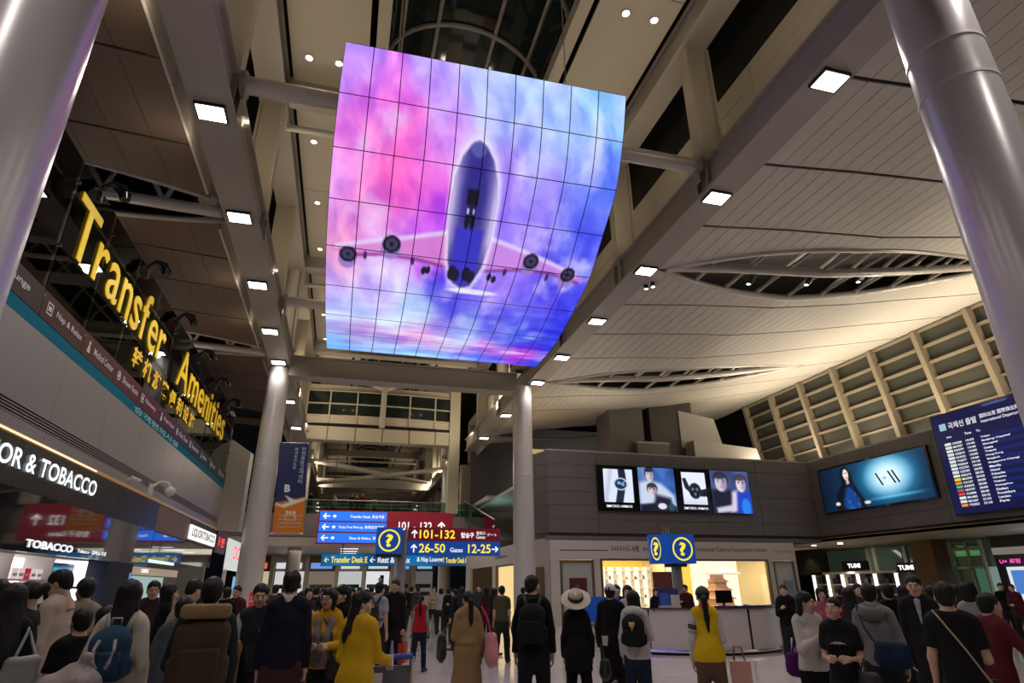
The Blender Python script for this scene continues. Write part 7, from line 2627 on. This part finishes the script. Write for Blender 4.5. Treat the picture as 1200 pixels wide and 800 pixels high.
soft_bag(rt, J, 'pink soft shoulder bag on the right side of the tan trench coat', (.31, -.04, .90), (.085, .16, .21), cloth('pink_bag', (.60, .25, .28)), [(.33, .12, 1.0), (.25, .08, 1.30), (.18, .0, 1.405), (.25, -.10, 1.28), (.33, -.14, 1.0)], ms=cloth('rose_strap', (.40, .06, .10)))
soft_bag(rt, J, 'long black bag held at the left of the tan trench coat', (-.33, .12, .92), (.06, .17, .18), M_blackm, [(-.33, .2, 1.08), (-.24, .18, 1.2), (-.33, .02, 1.08)])
rt, J = person('young man in black sweater with flat black backpack, head turned right', 2.28, 7.58, -0.361, 1.75, pose=dict(legR=(.12, .02), legL=(-.10, .10), armL='side', armR='side', head=.55), top=('sweater', 'black_knit', BLK), bottom=('trousers', 'black_i', BLK2), seed=23)
backpack(rt, J, 'flat black backpack with small white tag on the young man', cloth('black_pack', (.010, .010, .011)), M_blackm, .95)
rt, J = person('person in black with a pale straw hat seen from behind', 3.08, 8.24, -0.358, 1.54, sex='f', pose={'legR': (.02, 0), 'legL': (-.02, 0), 'armL': 'side', 'armR': 'side', 'nod': -.62}, top=('coat', 'black_j', BLK), bottom=('trousers', 'black_k', BLK), hair='bob', hat=('straw', mat('straw', (.52, .44, .32), .7, noise=.15, nscale=60)), seed=24)
soft_bag(rt, J, 'round black handbag at the right of the straw-hatted person', (.34, .02, .66), (.07, .14, .13), M_blackm, [(.34, .08, .76), (.30, .05, .95), (.34, -.04, .76)])
t = worn('paper_cup', 'white paper cup held right of the straw-hatted person', 'cup', rt, J)
local_mesh(t, 'cup', MB().lathe([(0, .0), (.03, 0), (.04, .11), (.036, .11), (.028, .01)], (.36, .06, .93), 14), M_white)
person('staff member with dark hair facing the camera behind the straw hat', 5.02, 13.28, -3.503, 1.64, sex='f', pose=pz(), top=('jacket', 'black_l', BLK2), hair='bun', h=.024, seed=25)
person('tall person in long black coat and white cap beside the straw hat', 3.85, 8.87, -0.670, 1.64, pose=pz(armL='side', armR='down'), top=('long_coat', 'black_m', BLK), hair='short', hat=('cap', mat('cap_white', (.55, .53, .55), .6)), seed=26)
rt, J = person('woman in white hooded jacket and jeans wearing a black backpack, from behind', 3.73, 7.85, -0.583, 1.56, sex='f', pose=pz(armL='side', armR='strap'), top=('jacket', 'white_hood', (.46, .44, .44)), bottom=('jeans', 'blue_denim', (.016, .022, .050)), hair='bob', seed=27)
backpack(rt, J, 'black backpack with a yellow toy charm on the white hooded jacket', cloth('black_pack2', (.010, .010, .012)), M_blackm, .95, charm=mat('charm_yellow', (.5, .36, .08), .5))
v = Vol((-.2, -.25, 1.2), (.2, .1, 1.6), .014)
v.ell((0, -.10, J['sh'] + .03), (.125, .075, .075), 0)
v.ripple(.006, 8)
V, F = v.mesh()
np_mesh('hood', [(V + J['dz'], F, 0)], cloth('white_hood', (.46, .44, .44)), rt)
person('woman in white jacket facing the camera, hand at chin, before lit shop', 4.86, 10.42, -3.665, 1.63, sex='f', pose=pz(armR='phone'), top=('jacket', 'white_b', (.42, .40, .40)), hair='bob', h=.022, seed=28)
person('dark haired person in black left of the white jacket before the lit shop', 5.09, 11.42, -3.386, 1.64, pose=pz(), top=('jacket', 'black_n', BLK), h=.024, seed=29)
# the woman in the yellow vest
rt, J = person('woman in yellow vest with white sleeves, black cap and long ponytail, from behind', 4.22, 6.96, -0.476, 1.6, sex='f', pose=pz(armL='side', armR='bent'), top=('vest', 'yellow_vest', (.62, .40, .012)), bottom=('trousers', 'khaki_brown', (.10, .065, .04)), extra={'sleeve': ('white_sleeve', (.48, .44, .46))}, hair='pony', hat=('cap', M_blackm), seed=30)
S, E, W, f, hk = J['L']
for q, (a_, c_) in enumerate(((.45, (.02, .02, .025)), (.55, (.02, .02, .025)), (.72, (.35, .22, .05)))):
    p = S + (E - S) * a_ + J['dz']
    d = (E - S) / np.linalg.norm(E - S)
    local_mesh(rt, 'sleeve_stripe', MB().tube([Vector(p - d * .010), Vector(p + d * .010)], .064 - .006 * q, 18), mat(f'stripe_{q}', c_, .6))
v = Vol((-.12, -.14, 1.25), (.12, .12, 1.5), .012)
v.cap((0, -.01, J['sh'] + .05), (0, -.012, J['sh'] + .085), .068, .062, 0)
V, F = v.mesh()
np_mesh('collar', [(V + J['dz'], F, 0)], cloth('orange_collar', (.5, .12, .03)), rt)
t = worn('shopping_bag', 'pink paper shopping bag at the right of the yellow-vested woman', 'shopping bag', rt, J)
local_mesh(t, 'bag', MB().box(.22, .44, .02, .14, .46, .84), mat('paper_pink', (.52, .27, .22), .6))
for q in (.03, .13):
    local_mesh(t, 'handle', MB().tube([(.27, q, .84), (.29, q * .5 + .1, .98), (.37, q * .5 + .1, .98), (.39, q, .84)], .007, 6), mat('handle_brown', (.15, .07, .05), .6))
# right-hand group
rt, J = person('woman in white patterned blouse with wavy dark hair looking right, holding a brown cup', 4.84, 5.99, -3.297, 1.55, sex='f', pose=pz(armR='phone', armL='phone', head=-.75), top=('blouse', 'white_print', (.46, .42, .38)), bottom=('trousers', 'black_o', BLK), hair='long', seed=31)
t = worn('drink_cup', 'brown and white drink cup held by the woman in white blouse', 'cup', rt, J)
g = (J['R'][2] + J['L'][2]) / 2 + J['dz'] + (0, .10, .05)
local_mesh(t, 'cup', MB().lathe([(0, -.08), (.032, -.08), (.045, .08), (0, .08)], g, 16), mat('cup_brown', (.25, .10, .03), .5))
local_mesh(t, 'lid', MB().lathe([(.047, .08), (.045, .10), (0, .10)], g, 16), M_white)
soft_bag(rt, J, 'purple handbag at the hip of the woman in white blouse', (.02, -.24, .86), (.17, .06, .13), cloth('purple_bag', (.075, .012, .10)), [(.10, -.22, .97), (.10, -.10, 1.2), (.08, .0, 1.42), (-.05, -.12, 1.2), (-.08, -.22, .97)])
rt, J = person('laughing woman with tied dark hair in black top with pale print, facing the camera', 4.69, 5.39, -4.032, 1.51, sex='f', pose=pz(armR='bent', armL='bent', nod=-.15, head=.2), top=('tee', 'black_p', BLK2), hair='bun', seed=32)
v = Vol((-.12, .05, 1.1), (.12, .22, 1.4), .012)
v.ell((0, .135, J['sh'] - .17), (.09, .03, .055), 0)
V, F = v.mesh()
np_mesh('chest_print', [(V + J['dz'], F, 0)], mat('print_mauve', (.25, .16, .18), .7, noise=.8, nscale=40), rt)
soft_bag(rt, J, 'dark handbag on the arm of the laughing woman', (-.22, .16, .80), (.10, .06, .12), M_blackm, [(-.2, .16, .9), (-.2, .14, 1.03), (-.14, .16, .9)])
rt, J = person('man in grey hooded sweatshirt with navy messenger bag, from behind', 5.54, 5.81, -0.866, 1.63, pose=pz(armL='side', armR='side'), top=('sweater', 'grey_hoodie', (.17, .165, .165)), seed=33)
v = Vol((-.2, -.26, 1.15), (.2, .1, 1.6), .014)
v.ell((0, -.105, J['sh'] + .01), (.125, .06, .085), 0)
v.ell((0, -.10, J['sh'] + .075), (.07, .05, .03), .02, 'sub')
v.ripple(.006, 4)
V, F = v.mesh()
np_mesh('hood', [(V + J['dz'], F, 0)], cloth('grey_hoodie', (.17, .165, .165)), rt)
soft_bag(rt, J, 'navy messenger bag on the grey hooded sweatshirt', (.12, -.21, .98), (.18, .06, .13), cloth('navy_bag', (.012, .022, .055)), [(.0, -.17, 1.05), (-.10, -.17, 1.25), (-.14, -.06, 1.45), (-.12, .09, 1.36), (.12, .16, 1.05), (.22, .0, .95), (.2, -.17, 1.0)], name='messenger_bag', cat='bag', ms=M_blackm)
rt, J = person('tall man in black suit facing the camera, pale shirt at the neck, right group', 6.57, 6.18, -4.046, 1.71, pose=pz(), top=('jacket', 'black_suit', (.012, .012, .016)), seed=34)
v = Vol((-.06, .06, 1.15), (.06, .24, 1.5), .010)
v.cap((0, .12, J['sh'] + .03), (0, .155, J['sh'] - .22), .034, .008, 0, flat=.6)
V, F = v.mesh()
np_mesh('shirt_front', [(V + J['dz'], F, 0)], cloth('pale_shirt', (.32, .32, .34)), rt)
rt, J = person('man in black t-shirt with a thin beige strap across the back, nearest at right', 4.94, 4.37, -0.742, 1.63, pose=pz(armL='side', armR='bent'), top=('tee', 'black_q', BLK2), seed=35, belly=.015)
t = worn('shoulder_strap', 'thin beige shoulder strap of a small bag across the black t-shirt', 'strap', rt, J)
zs = J['sh'] + J['dz'][2]
local_mesh(t, 'strap', MB().tube([(-.12, .10, zs - .02), (-.115, .0, zs + .075), (-.09, -.10, zs + .02), (.03, -.155, zs - .2), (.13, -.14, zs - .4), (.19, -.05, zs - .5), (.17, .10, zs - .45)], .008, 6), mat('strap_beige', (.34, .26, .18), .6))
local_mesh(t, 'pouch', MB().bbox(.08, .24, .13, .19, zs - .62, zs - .44, .02), M_blackm)
person('person in dark maroon jacket stretching an arm, right edge', 5.67, 4.7, -1.751, 1.54, pose=pz(armR='reach', armL='reach', lean=.15), top=('jacket', 'maroon_jacket', (.09, .012, .016)), seed=36)
person('person in striped pale top right of the tall man in black suit', 7.64, 6.42, -1.220, 1.64, sex='f', pose=pz(), top=('tee', 'stripe_pale', (.26, .25, .24)), hair='bob', h=.022, seed=37)

# ------------------------------------------------------------------ people further back: a few builds, copied with clothes of their own
BUILDS = [dict(sex='m', pose=pz(), top=('jacket', 'b0', BLK), hair='short'), dict(sex='f', pose=pz(armR='bent'), top=('coat', 'b1', BLK), hair='long'), dict(sex='m', pose=dict(WALK), top=('tee', 'b2', BLK), hair='short'),
          dict(sex='f', pose=dict(WALK2, armR='bent'), top=('jacket', 'b3', BLK), hair='pony'), dict(sex='f', pose=pz(armL='phone'), top=('sweater', 'b4', BLK), hair='bob'), dict(sex='m', pose=pz(armR='phone'), top=('sweater', 'b5', BLK), hair='short')]
CLO = {'black': BLK, 'charcoal': (.035, .033, .034), 'navy': (.012, .015, .04), 'grey': (.13, .125, .125), 'pale grey': (.30, .29, .29), 'white': (.45, .43, .42), 'dark red': (.16, .012, .015), 'pink': (.42, .12, .16), 'brown': (.07, .04, .025), 'beige': (.30, .23, .16), 'olive': (.06, .055, .025), 'blue': (.02, .05, .16), 'maroon': (.07, .012, .018)}
protos = {}


def back_person(x, y, rz, H, kind, colour, label, z=0.0, group='people further back'):
    m = cloth('far_' + colour.replace(' ', '_'), CLO[colour])
    if kind not in protos:
        b = dict(BUILDS[kind])
        b['top'] = (b['top'][0], 'far_' + colour.replace(' ', '_'), CLO[colour])
        rt, J = person(label, x, y, rz, 1.68, h=.026, z=z, group=group, bottom=('trousers', 'far_dark', (.018, .017, .02)), seed=60 + kind, **b)
        rt.scale = (H / 1.68,) * 3
        protos[kind] = rt
        return rt
    src = protos[kind]
    r = src.copy()
    COL.objects.link(r)
    r.location = (x, y, z)
    r.rotation_euler = (0, 0, rz)
    r.scale = (H / 1.68,) * 3
    r['label'] = label
    upper = ('jacket', 't_shirt', 'sweater', 'coat')
    for ch in src.children:
        c = ch.copy()
        COL.objects.link(c)
        c.parent = r
        if c.name.split('.')[0] in upper:
            c.material_slots[0].link = 'OBJECT'
            c.material_slots[0].material = m
        for g_ in ch.children:
            d = g_.copy()
            COL.objects.link(d)
            d.parent = c
            d.material_slots[0].link = 'OBJECT'
            d.material_slots[0].material = m
    return r


for (a, kind, colour, label) in [
    ((-0.78, 14.98, -0.297, 1.56), 0, 'black', 'person in black just right of the navy sweater, far row'),
    ((-0.56, 12.99, -2.751, 1.63), 4, 'charcoal', 'woman in charcoal behind the mustard cardigan, facing the camera'),
    ((-0.53, 16.49, -0.143, 1.68), 2, 'navy', 'man in navy walking away behind the mustard cardigan'),
    ((-0.28, 13.5, -3.295, 1.61), 1, 'black', 'long haired woman in black left above the mustard cardigan'),
    ((-0.1, 20.0, 0.005, 1.64), 0, 'brown', 'person in brown far behind the mustard cardigan'),
    ((0.03, 16.0, -2.096, 1.66), 5, 'grey', 'man in grey between mustard cardigan and yellow coat, far'),
    ((0.27, 14.0, -3.248, 1.62), 4, 'brown', 'woman in brown facing the camera above the yellow coat'),
    ((0.56, 18.99, -0.379, 1.66), 2, 'black', 'man in black walking away above the yellow coat, far'),
    ((0.65, 15.99, -3.007, 1.62), 3, 'maroon', 'woman in maroon walking towards the camera above the yellow coat'),
    ((1.01, 20.98, 0.649, 1.66), 0, 'olive', 'person in olive left of the light grey shirt, far'),
    ((1.53, 21.95, -0.593, 1.68), 1, 'charcoal', 'long haired woman in charcoal far behind the raised phone'),
    ((2.77, 25.85, -0.281, 1.68), 2, 'black', 'man in black walking away left above the red vest, far'),
    ((2.8, 23.84, 0.058, 1.65), 0, 'charcoal', 'person in charcoal right above the red vest, far'),
    ((3.77, 26.74, -2.932, 1.67), 3, 'beige', 'woman in beige far back between red vest and tan trench coat'),
    ((3.78, 24.71, -0.152, 1.58), 4, 'pale grey', 'woman in pale grey left of the tan trench coat, far'),
    ((3.42, 20.72, -0.688, 1.59), 0, 'black', 'person in black left of the tan trench coat, middle distance'),
    ((3.29, 18.71, 0.873, 1.57), 5, 'navy', 'man in navy at the left shoulder of the tan trench coat'),
    ((3.09, 16.72, -0.445, 1.62), 1, 'black', 'long haired woman in black behind the tan trench coat'),
    ((4.36, 20.54, -3.351, 1.69), 0, 'charcoal', 'person in charcoal facing the camera right of the trench coat, far'),
    ((4.06, 18.05, 0.127, 1.63), 1, 'maroon', 'long haired woman in maroon right of the tan trench coat'),
    ((4.02, 17.03, -1.279, 1.59), 4, 'black', 'woman in black bob between trench coat and middle column'),
    ((3.78, 15.14, -0.332, 1.67), 2, 'olive', 'man in dark olive walking away beside the middle column'),
    ((5.48, 19.23, -0.103, 1.6), 0, 'navy', 'person in navy at the foot of the middle column'),
    ((-4.04, 14.45, -2.346, 1.81), 0, 'brown', 'person in brown before the pale screen of the left shop'),
    ((-1.98, 12.85, -0.195, 1.64), 0, 'black', 'person in black right of the brown backpack'),
    ((-1.87, 13.37, -3.351, 1.67), 5, 'maroon', 'man in maroon before the left column'),
    ((-1.51, 16.93, -0.086, 1.73), 2, 'charcoal', 'man in charcoal walking away between vest and navy sweater'),
    ((-1.44, 18.95, 0.599, 1.67), 3, 'dark red', 'woman in dark red far behind the navy sweater'),
    ((9.15, 11.88, -3.885, 1.62), 5, 'black', 'staff member in black at the right end of the desk'),
    ((7.76, 9.15, -3.670, 1.58), 4, 'pink', 'woman in pink behind the white blouse'),
    ((6.57, 7.24, -0.911, 1.58), 1, 'dark red', 'long haired woman in dark red between laughing woman and grey hoodie'),
    ((7.42, 7.43, -0.436, 1.62), 0, 'black', 'person in black right of the grey hoodie'),
    ((8.62, 8.35, -1.325, 1.6), 1, 'charcoal', 'long haired woman in charcoal before the luggage shelving'),
    ((8.85, 9.52, -3.541, 1.63), 0, 'charcoal', 'person in charcoal behind the grey hoodie, before the lit shelving'),
    ((9.99, 11.19, -1.079, 1.59), 5, 'black', 'man in black before the left of the lit luggage shelving'),
    ((19.67, 15.42, -3.873, 1.66), 2, 'black', 'dark figure walking near the cash machines, left one'),
    ((19.05, 14.6, -4.232, 1.63), 3, 'maroon', 'figure in maroon near the cash machines, right one'),
    ((8.28, 15.98, -3.533, 1.56), 1, 'black', 'staff member in black behind the desk, left of the post'),
    ((9.26, 16.13, -4.013, 1.64), 5, 'maroon', 'staff member in maroon behind the desk, right of the post'),
    ((8.14, 7.4, -1.096, 1.6), 0, 'black', 'person in black between the black suit and the black t-shirt'),
    ((9.47, 8.16, -0.424, 1.61), 1, 'charcoal', 'long haired woman in charcoal left of the striped top'),
    ((8.03, 8.23, -1.210, 1.59), 4, 'maroon', 'woman in maroon beside the grey hooded head, before the shelving'),
    ((-3.63, 9.75, 0.007, 1.66), 0, 'charcoal', 'person in charcoal in the gap before the tobacco cabinet'),
    ((-2.08, 10.8, 0.714, 1.69), 1, 'black', 'long haired woman in black left behind the brown backpack'),
]:
    back_person(a[0], a[1], a[2], a[3], kind, colour, label)
for (x, y, rz, kind, colour, label) in [(-2.7, 49.3, 2.9, 1, 'black', 'dark haired woman at the upper deck railing, next to the banner'), (-.95, 49.6, 2.4, 3, 'white', 'woman in white walking along the upper deck'), (.3, 49.4, 3.3, 2, 'navy', 'man in navy walking on the upper deck'),
                                        (1.15, 49.2, 3.1, 0, 'dark red', 'person in dark red at the upper deck railing'), (2.15, 50.5, .3, 4, 'beige', 'woman in beige further back on the upper deck'), (.75, 50.2, 2.8, 5, 'black', 'man in black beside the dark red person on the upper deck')]:
    back_person(x, y, rz, 1.7, kind, colour, label, z=6.7, group='people on the upper deck')
t = thing('shopping_bag', 'bright red carrier bag on the floor before the navy sweater, lower edge of the crowd', 'shopping bag', (.0, 6.2, 0))
MB().prism([(-.14, 6.12, 0), (.14, 6.12, 0), (.14, 6.30, 0), (-.14, 6.30, 0)], (0, 0, .42)).build('bag', mat('bag_bright_red', (.55, .03, .02), .5), t)
for q in (6.14, 6.28):
    MB().tube([(-.06, q, .42), (-.05, q, .54), (.05, q, .54), (.06, q, .42)], .006, 6).build('handle', mat('bag_bright_red'), t)
# blue notice on the staffed side of the desk's left end
t = thing('notice_sign', 'small blue notice on a stand right of the straw hat', 'sign', (3.9, 9.3, 0))
MB().box(3.62, 4.18, 9.30, 9.33, 1.15, 1.50).build('board', mat('notice_blue', (.01, .06, .32), .4, emit=(.01, .08, .4), es=.3), t)
MB().tube([(3.9, 9.34, .02), (3.9, 9.34, 1.2)], .018, 8).build('stand', M_steel, t)
MB().lathe([(0, 0), (.18, 0), (.18, .02), (0, .03)], (3.9, 9.34, 0), 18).build('base', M_steel, t, smooth='auto')

bpy.data.scenes.remove(TS_)
